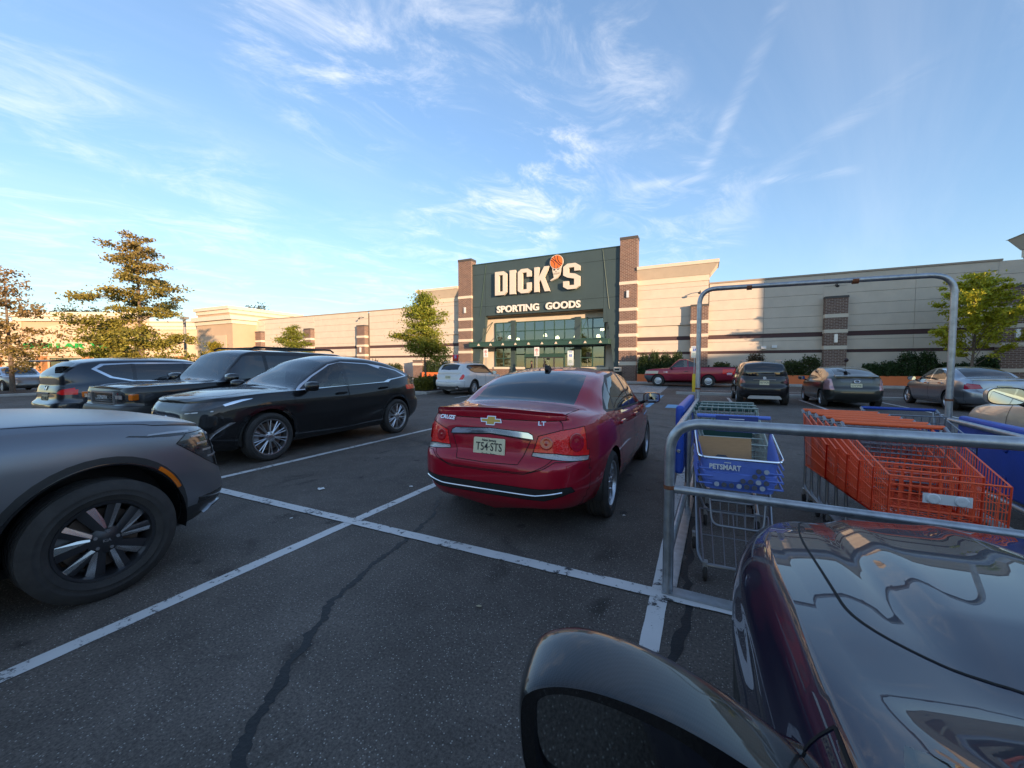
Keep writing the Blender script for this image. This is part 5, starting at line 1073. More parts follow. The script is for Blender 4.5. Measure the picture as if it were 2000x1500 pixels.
# --- silver sedan
MER = scl(dict(SP, L=4.69, W=1.81, fo=.80, wb=2.84, stations=110, nlow=24, nf=4.6, nr=5.2, spokes='vee', nsp=5), 4.69 / 4.6); MER['cuts'] = [c for c in MER['cuts'] if c[0] not in ('taillight', 'taillight_clear', 'chrome_strip', 'plate_recess', 'diffuser')] ; MER['cuts'].insert(0, ('taillight', [(.46, .78), (.86, .72), (.97, .76), (.97, .86), (.72, .93), (.52, .90)], 'rear', 'lower'))
MER['partmat'] = dict(SP['partmat'], window_trim=CHROME, taillight=mat('crimson_lens', (.45, .01, .04), .12, coat=1), rear_window=glass_mat('grey_glass', (.14, .15, .17), base=.07))
SIL = paint('silver_paint', (.33, .36, .40), .85, .28)
car, bd = make_car('parked_car', 'silver sedan with crimson tail lamp behind the corral gate post', (8.35, 19.6), 90, MER, SIL); stick(plate(car, -2.30, .80, 'R32 HGD', top='', low=''), bd, 0, .80, lift=.008, ty=True); mirror_pair(car, .88, 1.0, 1.02, GLOSSB); interior(car, 1.0, -1.5, .68, .25, .95, 1.0, SEATD); handles(car, [(.05, .905, .88), (-.9, .91, .9)], CHROME)

# --- champagne car by the corral
BEI = dict(ROG, L=4.75, W=1.86, stations=130, nlow=28, nf=4.2, clad=0, spokes='vee', nsp=5, partmat=dict(ROG['partmat'], side_window=GL_MID, window_trim=CHROME))
GOLD = paint('champagne_paint', (.56, .52, .45), .5, .35)
car, bd = make_car('parked_car', 'champagne crossover parked on the far side of the cart corral', (3.98, 5.35), 90, BEI, GOLD); mirror_pair(car, .72, 1.05, 1.16, GOLD, 1.25); interior(car, .9, -1.8, .70, .35, .85, 1.12, SEATB, .12)

# --- old red pickup driving by
PUP = dict(L=5.55, W=1.98, fo=.95, wb=3.05, R=.385, rim=.225, arch=.44, ww=.24, stations=120, nlow=24, nf=7.0, nr=16.0, spokes='steel', nsp=8, rows=[(0, .92, .12, .06), (.12, .96, .04, .02), (.3, .99, .0, .0), (.5, 1.0, .01, .0), (.8, .985, .06, .0), (1, .95, .10, .01)], sill=[(-2.78, .5), (-1, .40), (1, .40), (2.78, .46)], belt=[(-2.78, 1.27), (-.6, 1.27), (.4, 1.23), (1.2, 1.20), (2.2, 1.15), (2.78, 1.02)],
  roof=[(-2.78, 1.28), (-.72, 1.28), (-.62, 1.55), (-.54, 1.80), (.0, 1.86), (.50, 1.83), (.75, 1.66), (1.22, 1.25), (1.6, 1.23), (2.3, 1.17), (2.78, 1.04)], rail=[(-2.78, .93), (-.8, .93), (-.5, .80), (0, .76), (.5, .78), (1.2, .88), (2.78, .75)], crown=[(-2.78, .003), (-.7, .004), (-.4, .05), (0, .06), (1, .04), (2.78, .03)], bulge=.02,
  cuts=[('side_window#f', [(.02, 1.29), (1.04, 1.26), (.76, 1.53), (.52, 1.74), (.05, 1.76)], 'side', 'upper'), ('quarter_window', [(-.04, 1.30), (-.50, 1.32), (-.44, 1.72), (-.02, 1.75)], 'side', 'upper'), ('windshield', [(1.18, -.01), (1.14, .72), (.60, .64), (.52, -.01)], 'top', 'upper'), ('headlight', [(.62, .84), (1.1, .84), (1.1, 1.03), (.62, 1.03)], 'front', 'lower'), ('grille', [(-.01, .74), (.58, .74), (.58, .94), (-.01, .94)], 'front', 'lower'), ('front_bumper', [(-.01, .3), (1.2, .3), (1.2, .73), (-.01, .73)], 'front', 'lower'), ('taillight', [(.80, .85), (1.1, .85), (1.1, 1.15), (.80, 1.15)], 'rear', 'lower'), ('bed_gap', [(-2.70, -.01), (-2.70, .85), (-.76, .85), (-.76, -.01)], 'top', 'upper'), ('door#f', [(-.02, .48), (1.05, .48), (1.1, 1.1), (-.02, 1.17)], 'side', 'lower')],
  gaps=['door#f'], partmat=dict(side_window=GL_MID, quarter_window=GL_DARK, windshield=GL_WS, headlight=mat('pickup_lamp', (.62, .50, .36), .2, coat=1), grille=BLACKP, front_bumper=mat('blue_grey_bumper', (.10, .13, .15), .4, .4), taillight=REDL, bed_gap=BLACKP), cat='pickup truck')
MRED = paint('maroon_paint', (.32, .016, .042), .4, .35)
car, bd = make_car('pickup_truck', 'maroon pickup truck with steel wheels driving past the planters', (-.82, 29.2), 180, PUP, MRED); car.location.z = gz(29.2)
mirror_pair(car, .95, 1.08, 1.22, BLACKP); interior(car, 1.1, -.4, .72, .5, 1.05, 1.15, SEATD, .2); MB().box(-2.70, -.99, .84, -.66, -.985, .88).build('side_moulding', MRED, car); MB().box(-.3, .95, .72, .95, .985, .77).build('side_moulding', MRED, car); handles(car, [(.1, .985, 1.0)], BLACKP); stick(badge(car, 'F-150', 0, 0, .10), bd, 1, .95, 'side', 1.35, .004, True)
for sg in (1, -1): MB().box(-2.72, sg * .86 - .05, 1.275, -.74, sg * .86 + .09, 1.305).build('bed_rail', BLACKP, car)

# --- matte grey SUV right beside us, nose to the left line
KIA = dict(L=4.81, W=1.90, fo=.94, wb=2.815, R=.375, rim=.242, arch=.45, archz=.02, ww=.245, stations=240, nlow=44, K2=20, nf=4.6, nr=6, nose_depth=.36, spokes='blade', nsp=5, clad=.055, cladz=.13, inset=.0, hi=True, rimmat=mat('dark_machined_alloy', (.07, .07, .075), .35, .8),
  rows=[(0, .88, .14, .12), (.10, .93, .05, .04), (.24, .965, .0, .0), (.42, .985, .02, .01), (.55, 1.0, .05, .05), (.74, .995, .075, .085), (.88, .975, .10, .10), (.95, .945, .13, .12), (1, .91, .17, .14)], sill=[(-2.4, .38), (-1, .27), (1, .27), (2.0, .25), (2.4, .28)],
  belt=[(-2.4, 1.04), (-1, 1.12), (.8, 1.10), (1.4, 1.085), (1.9, 1.035), (2.2, .975), (2.4, .90)], roof=[(-2.4, 1.06), (-2.3, 1.25), (-2.0, 1.62), (-1, 1.69), (0, 1.68), (.3, 1.60), (.98, 1.19), (1.3, 1.175), (1.8, 1.125), (2.15, 1.04), (2.4, .92)], rail=[(-2.4, .7), (0, .73), (.6, .78), (1.0, .82), (1.6, .80), (2.15, .72), (2.4, .62)], crown=[(-2.4, .03), (0, .07), (1, .05), (1.6, .045), (2.4, .02)], taper=[(-2.4, .96), (-1.4, 1.0), (0, .985), (1.35, 1.0), (2.4, .95)],
  cuts=[('side_window#f', [(-.05, 1.15), (.85, 1.14), (.5, 1.38), (.25, 1.53), (-.02, 1.545)], 'side', 'upper'), ('side_window#r', [(-.12, 1.15), (-1.05, 1.16), (-1.02, 1.53), (-.10, 1.55)], 'side', 'upper'), ('windshield', [(.95, -.01), (.90, .64), (.38, .56), (.30, -.01)], 'top', 'upper'), ('hood', [(1.02, -.01), (1.04, .79), (1.5, .80), (2.0, .755), (2.19, .66), (2.27, .40), (2.29, -.01)], 'top', 'upper'),
    ('headlight', [(1.90, .905), (1.99, .965), (2.3, .955), (2.45, .92), (2.45, .67), (2.28, .63), (2.13, .73)], 'side', 'lower'), ('grille', [(-.01, .62), (.52, .60), (.56, .92), (-.01, .95)], 'front', 'lower'), ('lower_grille', [(-.01, .30), (.80, .32), (.78, .45), (-.01, .45)], 'front', 'lower'), ('marker', [(1.835, .64), (1.91, .64), (1.885, .76), (1.83, .80), (1.80, .775)], 'side', 'lower'), ('door#f', [(-.07, .40), (.75, .40), (.95, .7), (.96, 1.1), (-.07, 1.12)], 'side', 'lower'), ('door#r', [(-.08, .4), (-.8, .4), (-1.05, .7), (-1.08, 1.12), (-.08, 1.12)], 'side', 'lower')],
  gaps=['hood', 'door#f', 'door#r', 'headlight'], gapw=.0028, partmat=dict(side_window=GL_DARK, windshield=GL_WS, headlight=HEADL, grille=GLOSSB, lower_grille=GLOSSB, arch_trim=mat('matte_cladding', (.035, .036, .036), .42), sill_trim=mat('matte_cladding', (.035, .036, .036), .42), marker=AMBER))
KGREY = mat('matte_grey_paint', (.24, .25, .27), .36, .75, .25, coat_rough=.25, vary=.03, vscale=4)
KIA['partmat']['marker'] = None
KIA['cuts'] = [c for c in KIA['cuts'] if c[0] != 'marker']
car, bd = make_car('parked_car', 'matte grey SUV with black wheel arch nosing up to the white cross line', (-4.32, -.37), 90, KIA, KGREY)
mirror_pair(car, .80, 1.05, 1.16, KGREY, 1.1); interior(car, .9, -1.8, .70, .35, .85, 1.12, SEATD, .12)
xa = 2.405 - .94
for sg in (1, -1):
    A = [R(a) for a in np.linspace(24, 50, 12)]
    skin_strip(bd, 'marker_lamp', AMBER, car, [(xa + .460 * math.cos(a), .395 + .460 * math.sin(a)) for a in A], [(xa + .488 * math.cos(a), .395 + .488 * math.sin(a)) for a in A], 'side', sg, .010)
    skin_strip(bd, 'arch_gloss', GLOSSB, car, [(xa + .4505 * math.cos(R(a)), .395 + .4505 * math.sin(R(a))) for a in np.linspace(8, 172, 40)], [(xa + .463 * math.cos(R(a)), .395 + .463 * math.sin(R(a))) for a in np.linspace(8, 172, 40)], 'side', sg, .008)
    skin_strip(bd, 'front_lip', mat('lip_silver', (.42, .44, .46), .3, .8), car, [(.40, .300), (.55, .302), (.68, .306), (.78, .312), (.85, .32)], [(.40, .345), (.55, .347), (.68, .352), (.78, .360), (.84, .375)], 'front', sg, .022)
    skin_strip(bd, 'lamp_trim', SILVERP, car, [(1.72, .992), (1.86, .985), (2.0, .972), (2.15, .966), (2.26, .945)], [(1.73, 1.0), (1.86, .997), (2.0, .986), (2.15, .98), (2.26, .962)], 'side', sg, .004)
    skin_strip(bd, 'hood_vent_trim', GLOSSB, car, [(1.60, 1.005), (1.72, .982), (1.86, .965), (1.98, .955)], [(1.62, 1.01), (1.72, .993), (1.86, .985), (1.98, .972)], 'side', sg, .003)
    for k in range(4): skin_strip(bd, 'lamp_element', CLEARL, car, [(2.02 + .045 * k, .925 - .06 * k), (2.12 + .035 * k, .92 - .06 * k), (2.22 + .02 * k, .915 - .06 * k)], [(2.02 + .045 * k, .94 - .06 * k), (2.12 + .035 * k, .935 - .06 * k), (2.22 + .02 * k, .93 - .06 * k)], 'side', sg, .003)
link('wheel_cap_mark', text_mesh('KIA', .026, .002, .0008), CHROME, car, (xa, -.938, .375))

# --- dark blue coupe on our right: hood, fender and mirror
def coupe_top(G, jb):
    X, Y, Z = G[jb:, :, 0], np.abs(G[jb:, :, 1]), G[jb:, :, 2]
    on = np.clip((X - .75) / .3, 0, 1) * np.clip((2.30 - X) / .3, 0, 1)
    r1 = .62 - .10 * np.clip((X - .8) / 1.4, 0, 1)              # power-dome edge
    Z += on * (.020 * (1 / (1 + np.exp((Y - r1) / .012)))) - on * .008 * np.exp(-((Y - r1 - .05) / .03) ** 2)
    r2 = .28 - .06 * np.clip((X - .8) / 1.4, 0, 1); Z += on * .008 * np.exp(-((Y - r2) / .05) ** 2)
    G[jb:, :, 2] = Z; return G
def coupe_side(X, Y, Z, t):
    bul = np.exp(-((X - 1.52) / .42) ** 2) * np.exp(-((Z - .66) / .22) ** 2); cr_ = np.exp(-((Z - .80) / .035) ** 2) * np.clip((1.7 - X) / .8, 0, 1) * np.clip((X + 2) / 1, 0, 1)
    return X, Y + (.035 * bul + .010 * cr_) * (Y > .4), Z
CPE = dict(L=4.72, W=1.87, fo=.82, wb=2.81, R=.335, rim=.255, arch=.365, ww=.25, stations=240, nlow=44, K1=14, K2=30, nf=5.0, nr=5.2, spokes='vee', nsp=5, hi=True, inset=.03, rimmat=ALLOYD, rows=SEDAN_ROWS[:-2] + [(.93, .955, .13, .11), (1, .915, .20, .13)], sill=[(-2.36, .30), (-1, .18), (1, .18), (2.36, .20)], belt=[(-2.36, 1.0), (-1, 1.0), (.3, .965), (.8, .945), (1.3, .905), (1.8, .84), (2.1, .765), (2.36, .64)],
  roof=[(-2.36, 1.02), (-1.7, 1.08), (-.9, 1.36), (-.2, 1.42), (.05, 1.36), (.78, .995), (.95, .98), (1.4, .94), (1.85, .872), (2.15, .79), (2.36, .66)], rail=[(-2.36, .7), (-.8, .68), (0, .70), (.5, .76), (.8, .84), (1.4, .86), (2.0, .78), (2.36, .62)], crown=[(-2.36, .02), (-.5, .065), (0, .07), (.8, .045), (1.5, .05), (2.36, .02)], feat=coupe_side, topfeat=coupe_top, fillet=.14,
  cuts=[('side_window#f', [(-.5, 1.0), (.62, .975), (.35, 1.14), (.0, 1.28), (-.45, 1.33)], 'side', 'upper'), ('quarter_window', [(-.55, 1.0), (-1.2, 1.03), (-.9, 1.24), (-.5, 1.33)], 'side', 'upper'), ('windshield', [(.76, -.01), (.72, .62), (.10, .54), (.03, -.01)], 'top', 'upper'), ('rear_window', [(-1.6, -.01), (-1.56, .54), (-.95, .50), (-.88, -.01)], 'top', 'upper'), ('headlight', [(.50, .60), (.90, .58), (.95, .70), (.55, .70)], 'front', 'lower'),
    ('hood', [(.80, -.01)] + rounded([(.80, -.3), (.80, .60), (.98, .755), (1.6, .735), (2.0, .66), (2.12, .40), (2.15, -.3)], .22, 6)[7:-7] + [(2.15, -.01)], 'top', 'upper'), ('door#f', [(-.55, .28), (.55, .28), (.70, .5), (.66, .94), (-.55, .99)], 'side', 'lower')], gaps=['hood', 'door#f'], gapw=.0032, partmat=dict(side_window=GL_MID, quarter_window=GL_DARK, windshield=GL_WS, rear_window=GL_DARK, headlight=HEADL))
NAVY = paint('midnight_paint', (.005, .007, .026), .0, .4, cr=.008)
car, bd = make_car('parked_car', 'midnight blue coupe with carbon-look mirror beside the corral end', (1.055, .06), 90, CPE, NAVY)
interior(car, .7, -1.3, .66, .22, .7, .97, SEATD)
# mirror housing on the near door
def carbon_mat():
    m = bpy.data.materials.new('carbon_weave'); m.use_nodes = True; t = m.node_tree; p = t.nodes['Principled BSDF']
    tcn = t.nodes.new('ShaderNodeTexCoord'); ck = t.nodes.new('ShaderNodeTexChecker'); ck.inputs['Scale'].default_value = 420; mp = t.nodes.new('ShaderNodeMapping'); mp.inputs['Rotation'].default_value = (.6, .5, .78)
    ck.inputs['Color1'].default_value = (.008, .0085, .009, 1); ck.inputs['Color2'].default_value = (.018, .0185, .02, 1); t.links.new(tcn.outputs['Object'], mp.inputs[0]); t.links.new(mp.outputs[0], ck.inputs['Vector']); t.links.new(ck.outputs['Color'], p.inputs['Base Color'])
    p.inputs['Roughness'].default_value = .35; p.inputs['Metallic'].default_value = .3; p.inputs['Coat Weight'].default_value = 1; p.inputs['Coat Roughness'].default_value = .02; return m
def chaikin(P, n=2):
    for _ in range(n):
        P = [q for a, b in zip(P, P[1:] + P[:1]) for q in ((a[0] * .75 + b[0] * .25, a[1] * .75 + b[1] * .25), (a[0] * .25 + b[0] * .75, a[1] * .25 + b[1] * .75))]
    return P
def big_mirror(root, x, y, z):
    """left door mirror: x forward, y outward, z up; the housing tapers into its arm toward the door"""
    OUT = chaikin([(.168, .03), (.160, .072), (.095, .092), (.0, .075), (-.10, .035), (-.20, -.02), (-.28, -.075), (-.27, -.115), (-.18, -.12), (-.05, -.12), (.10, -.118), (.160, -.09)], 2)
    GLS = chaikin([(.142, .025), (.132, .060), (.080, .068), (.0, .048), (-.085, .010), (-.130, -.045), (-.115, -.095), (.0, -.104), (.10, -.102), (.138, -.075)], 2)
    k = len(OUT); cy, cz = -.02, -.02
    def ring(sc, dx_): return [(dx_ - .05 * max(0, (-p[0] - .08)), cy + (p[0] - cy) * sc, cz + (p[1] - cz) * sc) for p in OUT]
    rs = [ring(.05, .102), ring(.42, .100), ring(.74, .092), ring(.90, .076), ring(.97, .050), ring(.995, .0), ring(1.0, -.03), ring(.985, -.048), ring(.965, -.052)]
    b = MB(); b.v = [p for r_ in rs for p in r_]; b.f = [(i * k + j, i * k + (j + 1) % k, (i + 1) * k + (j + 1) % k, (i + 1) * k + j) for i in range(len(rs) - 1) for j in range(k)] + [tuple(range(k))]
    o = b.build('side_mirror', carbon_mat(), root, 60); o.location = (x, y, z); o.rotation_euler = (0, R(-5), R(15)); md = o.modifiers.new('s', 'SUBSURF'); md.levels = md.render_levels = 1
    # rear frame with the glass let into it
    fr = MB(); kg = len(GLS); outer = [(-.0505, cy + (p[0] - cy) * .97, cz + (p[1] - cz) * .97) for p in OUT]
    bm = bmesh.new(); vo = [bm.verts.new(p) for p in outer]; vi = [bm.verts.new((-.046, p[0], p[1])) for p in GLS]; eo = [bm.edges.new((vo[i], vo[(i + 1) % k])) for i in range(k)]; ei = [bm.edges.new((vi[i], vi[(i + 1) % kg])) for i in range(kg)]
    bmesh.ops.triangle_fill(bm, edges=eo + ei, use_beauty=True); me = bpy.data.meshes.new('mirror_frame'); bm.to_mesh(me); bm.free(); link('mirror_frame', me, GLOSSB, o)
    w = MB(); w.v = [(-.046, p[0], p[1]) for p in GLS] + [(-.030, p[0] * .985, p[1] * .985) for p in GLS]; w.f = [(i, (i + 1) % kg, kg + (i + 1) % kg, kg + i) for i in range(kg)]; w.build('mirror_bezel', BLACKP, o, 60)
    g = MB(); g.add([(-.031, p[0] * .99, p[1] * .99) for p in GLS], [tuple(range(kg))]); g.build('mirror_glass', mat('tinted_mirror', (.42, .44, .44), .03, 1.0), o)
    st = MB(); st_v = []
    for (p_, r_) in [((.02, -.24, -.085), .045), ((.03, -.30, -.115), .045), ((.035, -.36, -.135), .06)]: st_v += [(p_[0] + r_ * 1.5 * math.cos(a), p_[1], p_[2] + r_ * .6 * math.sin(a)) for a in [2 * math.pi * i / 16 for i in range(16)]]
    st.add(st_v, [(i * 16 + j, i * 16 + (j + 1) % 16, i * 16 + 16 + (j + 1) % 16, i * 16 + 16 + j) for i in range(2) for j in range(16)]); st.build('mirror_stalk', GLOSSB, o, 60)
big_mirror(car, .53, 1.14, .955)
# --- grey car far left by the young oak
car, bd = make_car('parked_car', 'grey sedan standing beside the slim oak trunk', (-37.2, 8.4), 0, dict(MER, stations=80, nlow=16), paint('ash_paint', (.20, .20, .20), .7, .3)); mirror_pair(car, .88, 1.0, 1.02, BLK)
# ------------------------------------------------------------------ cart corral
PIPE = mat('galvanised_pipe', (.40, .42, .44), .38, .8, vary=.22, vscale=14, bump=.05, bscale=120); RUST = mat('rust', (.20, .07, .03), .9, vary=.4, vscale=30)
BLUEP = mat('blue_polyethylene', (.025, .085, .46), .42, vary=.10, vscale=5, bump=.08, bscale=60); BLUEL = mat('blue_cart_plastic', (.13, .21, .62), .4, vary=.05, vscale=8)
cor = thing('cart_corral', 'galvanised pipe cart corral with blue plastic side panels', 'cart corral', (1.23, 4.4, 0), R(-2.1))
def bend(pts, r, n=8):
    """polyline with its inner corners rounded"""
    out = [Vector(pts[0])]
    for a, p_, c in zip(pts, pts[1:], pts[2:]):
        a, p_, c = Vector(a), Vector(p_), Vector(c); s = p_ + (a - p_).normalized() * r; e = p_ + (c - p_).normalized() * r
        out += [(1 - t)**2 * s + 2 * t * (1 - t) * p_ + t * t * e for t in [i / n for i in range(n + 1)]]
    return out + [Vector(pts[-1])]
CX0, CX1, CY0, CY1 = -.20, 2.36, 2.66, 6.15
def cp(name, pts, r, m=PIPE, rad=0, n=12): return MB().tube([Vector(p_) - Vector((1.14, 4.4, 0)) for p_ in (bend(pts, rad) if rad else pts)], r, n).build(name, m, cor, True)
cp('end_hoop', [(CX0, CY0, 0), (CX0, CY0, 1.12), (CX1, CY0, 1.12), (CX1, CY0, 0)], .033, rad=.20); cp('middle_rail', [(CX0 + .03, CY0, .69), (CX1 - .03, CY0, .69)], .026)
cp('tall_hoop', [(CX0, CY1, 0), (CX0, CY1, 2.56), (CX1, CY1, 2.50), (CX1, CY1, 0)], .031, rad=.22)
for x in (CX0, CX1): cp('side_rail', [(x, CY0 + .03, 1.0 if x < 1 else .86), (x, CY1 - .03, 1.0 if x < 1 else .88)], .027); cp('side_rail', [(x, CY0 + .03, .26), (x, CY1 - .03, .26)], .027); cp('upright', [(x, 4.4, 0), (x, 4.4, .975)], .027)
def cbox(name, x0, y0, z0, x1, y1, z1, m, bw=0):
    o = MB().box(x0 - 1.14, y0 - 4.4, z0, x1 - 1.14, y1 - 4.4, z1).build(name, m, cor)
    if bw: bev(o, bw, 3)
    return o
cbox('base_plate', CX0 - .03, CY0 - .05, .006, CX1, CY0 + .05, .018, PIPE); cbox('base_plate', CX0 - .05, CY0 + .06, .006, CX0 + .05, CY1, .016, PIPE); cbox('base_plate', CX1 - .05, CY0 + .06, .006, CX1 + .05, CY1, .016, PIPE)
cbox('side_panel', CX0 - .115, 4.25, .38, CX0 - .035, CY1 - .1, 1.08, BLUEP, .03); cbox('side_panel', CX1 + .035, 2.8, .28, CX1 + .12, 4.38, .93, BLUEP, .03); cbox('side_panel', CX1 + .035, 4.42, .28, CX1 + .12, CY1 - .1, .94, BLUEP, .03)
for y in (3.0, 3.5, 4.0, 4.7, 5.2, 5.7):
    for z in (.45, .72): o = MB().lathe([(.001, -.012), (.028, -.010), (.034, 0)], 14, 'x').build('panel_dimple', mat('dimple_blue', (.015, .05, .30), .5), cor, True); o.location = (CX1 + .034 - 1.14, y - 4.4, z)
for z in (.62, .82): o = MB().lathe([(.001, .008), (.016, .007), (.02, 0)], 12, 'y').build('panel_bolt', CHROME, cor, True); o.location = (CX0 - .08 - 1.14, 4.242 - 4.4, z); o.rotation_euler = (0, 0, math.pi)
for x, y, z in ((CX0, CY1, 1.16), (CX1, CY1, 1.10), (CX0 + .6, CY1, 2.535), (CX0 + 1.7, CY1, 2.51), (CX0, CY0, .70)):
    v = .036
    if z > 2: o = MB().tube([(-.03, 0, 0), (.03, 0, 0)], v, 12).build('rust_ring', RUST, cor, True)
    else: o = MB().tube([(0, 0, -.012), (0, 0, .012)], v, 12).build('rust_ring', RUST, cor, True)
    o.location = (x - 1.14, y - 4.4, z)

# ------------------------------------------------------------------ shopping carts: nose along -Y, handle at +Y
def wire_grid(b, P00, P10, P01, P11, nu, nv, r, edge=None):
    """wires across a bilinear patch: nu lines along v, nv lines along u"""
    P00, P10, P01, P11 = map(Vector, (P00, P10, P01, P11))
    S = lambda u, v: P00 * (1 - u) * (1 - v) + P10 * u * (1 - v) + P01 * (1 - u) * v + P11 * u * v
    for i in range(nu + 1): u = i / nu; b.tube([S(u, 0), S(u, 1)], r if 0 < i < nu or not edge else edge, 4)
    for j in range(nv + 1): v = j / nv; b.tube([S(0, v), S(1, v)], r if 0 < j < nv or not edge else edge, 4)
def cart_frame(root, m, L=.95, w=.28, zb=.16):
    b = MB(); b.tube(bend([(-w, L, .98), (-w, L - .10, .55), (-w, L - .12, .17), (-w * .72, .06, .15), (w * .72, .06, .15), (w, L - .12, .17), (w, L - .10, .55), (w, L, .98)], .06, 5), .0125, 7); b.build('frame', m, root, True)
    for x, y in ((-w, L - .1), (w, L - .1), (-w * .72, .10), (w * .72, .10)):
        c = MB(); c.box(x - .016, y - .03, .10, x + .016, y + .02, .165); c.build('caster_fork', mat('zinc', (.4, .4, .4), .45, .8), root); o = MB().lathe([(.02, -.014), (.055, -.014), (.062, -.008), (.062, .008), (.055, .014), (.02, .014)], 20, 'x').build('caster', RUBBER, root, True); o.location = (x, y + .01, .062)
ORW = mat('orange_wire', (1.0, .145, .05), .5); ORP = mat('orange_plastic', (.95, .16, .045), .45); GREYW = mat('grey_wire', (.30, .31, .33), .4, .8); GRNP = mat('dark_green_plastic', (.012, .06, .05), .45); DKW = mat('green_grey_wire', (.44, .50, .44), .4, .55)
def wire_cart(root, mw, mh, ms, lift=.0, nu=18, flap=None):
    L, w0, w1 = .98, .255, .31                                      # nose width, rear width
    zt0, zt1, zb0, zb1 = .80, .97, .50, .42                          # top/bottom at nose and rear
    b = MB(); e = .0055; r = .0028
    wire_grid(b, (-w0, 0, zb0), (w0, 0, zb0), (-w0, -.02, zt0), (w0, -.02, zt0), 11, 6, r, e)                  # nose
    for s in (-1, 1): wire_grid(b, (s * w0, 0, zb0), (s * w1 * .93, L - .1, zb1), (s * w0, -.02, zt0), (s * w1, L - .06, zt1), 24, 4, r, e)
    wire_grid(b, (-w0, 0, zb0), (w0, 0, zb0), (-w1 * .93, L - .1, zb1), (w1 * .93, L - .1, zb1), 9, 12, r, e)
    b.build('basket', mw, root)
    g = MB(); wire_grid(g, (-w1 * .95, L - .08, .50), (w1 * .95, L - .08, .50), (-w1 * .97, L - .10, .94), (w1 * .97, L - .10, .94), 9, 6, .003, .006); g.build('rear_gate', ms, root)
    sx = MB(); wire_grid(sx, (-w1 * .8, L - .30, .62), (w1 * .8, L - .30, .62), (-w1 * .86, L - .36, .965 + lift), (w1 * .86, L - .36, .965 + lift), 9, 5, .0034, .007); wire_grid(sx, (-w1 * .8, L - .30, .62), (w1 * .8, L - .30, .62), (-w1 * .85, L - .1, .62), (w1 * .85, L - .1, .62), 8, 2, .003, .005); sx.build('child_seat', ms, root)
    MB().tube([(-w1, L + .02, 1.0), (w1, L + .02, 1.0)], .017, 10).build('handle', mh, root, True)
    for s in (-1, 1): MB().tube([(s * w1, L - .06, .965), (s * w1, L + .02, 1.0)], .014, 8).build('handle_bracket', ms, root, True)
    if flap: o = MB().box(-w1 * .72, L - .345, .72, w1 * .72, L - .339, .86).build('seat_flap', flap, root); o.rotation_euler = (0, 0, 0)
    cart_frame(root, GREYW, L, w1 * .93)
def copy_tree(o, parent=None):
    c = o.copy(); COL.objects.link(c); c.parent = parent
    for ch in o.children: copy_tree(ch, c)
    return c
SX_ = 1.33
oc = thing('shopping_cart', 'orange wire shopping cart at the open end of the nested orange row', 'shopping cart', (SX_, 3.22, 0), R(-4)); wire_cart(oc, ORW, ORP, GREYW)
lab = ['orange wire shopping cart nested %s in the orange row' % w_ for w_ in ('second', 'third', 'fourth', 'fifth')] + ['orange wire shopping cart at the handle end of the orange row']
for k in range(5): c = copy_tree(oc); c.location = (SX_ - .016 * (k + 1), 3.22 + .205 * (k + 1), 0); c['label'] = lab[k]
bp = MB().box(-.105, -.028, .655, .105, -.023, .715).build('nose_board', PLATEW, oc)
for s in (-1, 1): MB().lathe([(.001, -.010), (.008, -.012), (.026, -.010), (.032, -.004), (.032, .0)], 20, 'y').build('nose_bumper', PLATEW, oc, True).location = (s * .06, -.028, .685)
bc = thing('shopping_cart', 'grey wire shopping cart with blue handle against the blue panel', 'shopping cart', (1.92, 4.85, 0), R(-4)); wire_cart(bc, GREYW, mat('blue_handle', (.02, .07, .38), .4), GREYW, flap=mat('navy_flap', (.03, .06, .25), .5))
gc = thing('shopping_cart', 'dark green shopping cart behind the blue pet store basket', 'shopping cart', (.27, 3.95, 0), R(2)); wire_cart(gc, DKW, GRNP, DKW, .09, flap=GRNP)
for k, l_ in ((1, 'dark green shopping cart nested in the middle of the green row'), (2, 'dark green shopping cart at the handle end of the green row')): c = copy_tree(gc); c.location = (.27 + .015 * k, 3.95 + .34 * k, 0); c['label'] = l_
# pet store cart: blue tray on a slim frame with a wire rack below
pc = thing('shopping_cart', 'small pet store cart with blue plastic tray holding cardboard', 'shopping cart', (.235, 2.93, 0), R(1))
w0, w1, L = .232, .252, .60
def tray():
    b = MB(); rows = [(0, .66), (.045, .72), (.06, .78), (.07, .86)]
    ring = lambda z, g: rounded([(-w0 - g + .02, 0 - g * .6), (w0 + g - .02, 0 - g * .6), (w1 + g, L), (-w1 - g, L)], .05, 4)
    lv = [(.665, -.02), (.72, -.012), (.725, -.004), (.77, -.004), (.775, -.012), (.82, -.006), (.865, .0), (.875, .008), (.868, .012)]
    n = None
    for z, g in lv:
        R_ = ring(z, g); n = len(R_); b.v += [(x, y, z + (.10 * max(0, y) / L if z > .8 else 0)) for x, y in R_]
    b.f = [(i * n + j, i * n + (j + 1) % n, (i + 1) * n + (j + 1) % n, (i + 1) * n + j) for i in range(len(lv) - 1) for j in range(n)] + [tuple(range(n - 1, -1, -1))]
    b.f = [q for q in b.f if len(q) != 4 or min(b.v[i][1] for i in q) < L - .03]
    return b
o = tray().build('basket', BLUEL, pc, 40); md = o.modifiers.new('s', 'SOLIDIFY'); md.thickness = .006
link('sign_lettering', text_mesh('PETSMART', .046, .004, .0015, xs=.85), WHITE, pc, (-.085, -.016, .815)); MB().box(-.09, -.018, .845, -.05, -.014, .85).build('logo_mark', WHITE, pc)
hl = 0
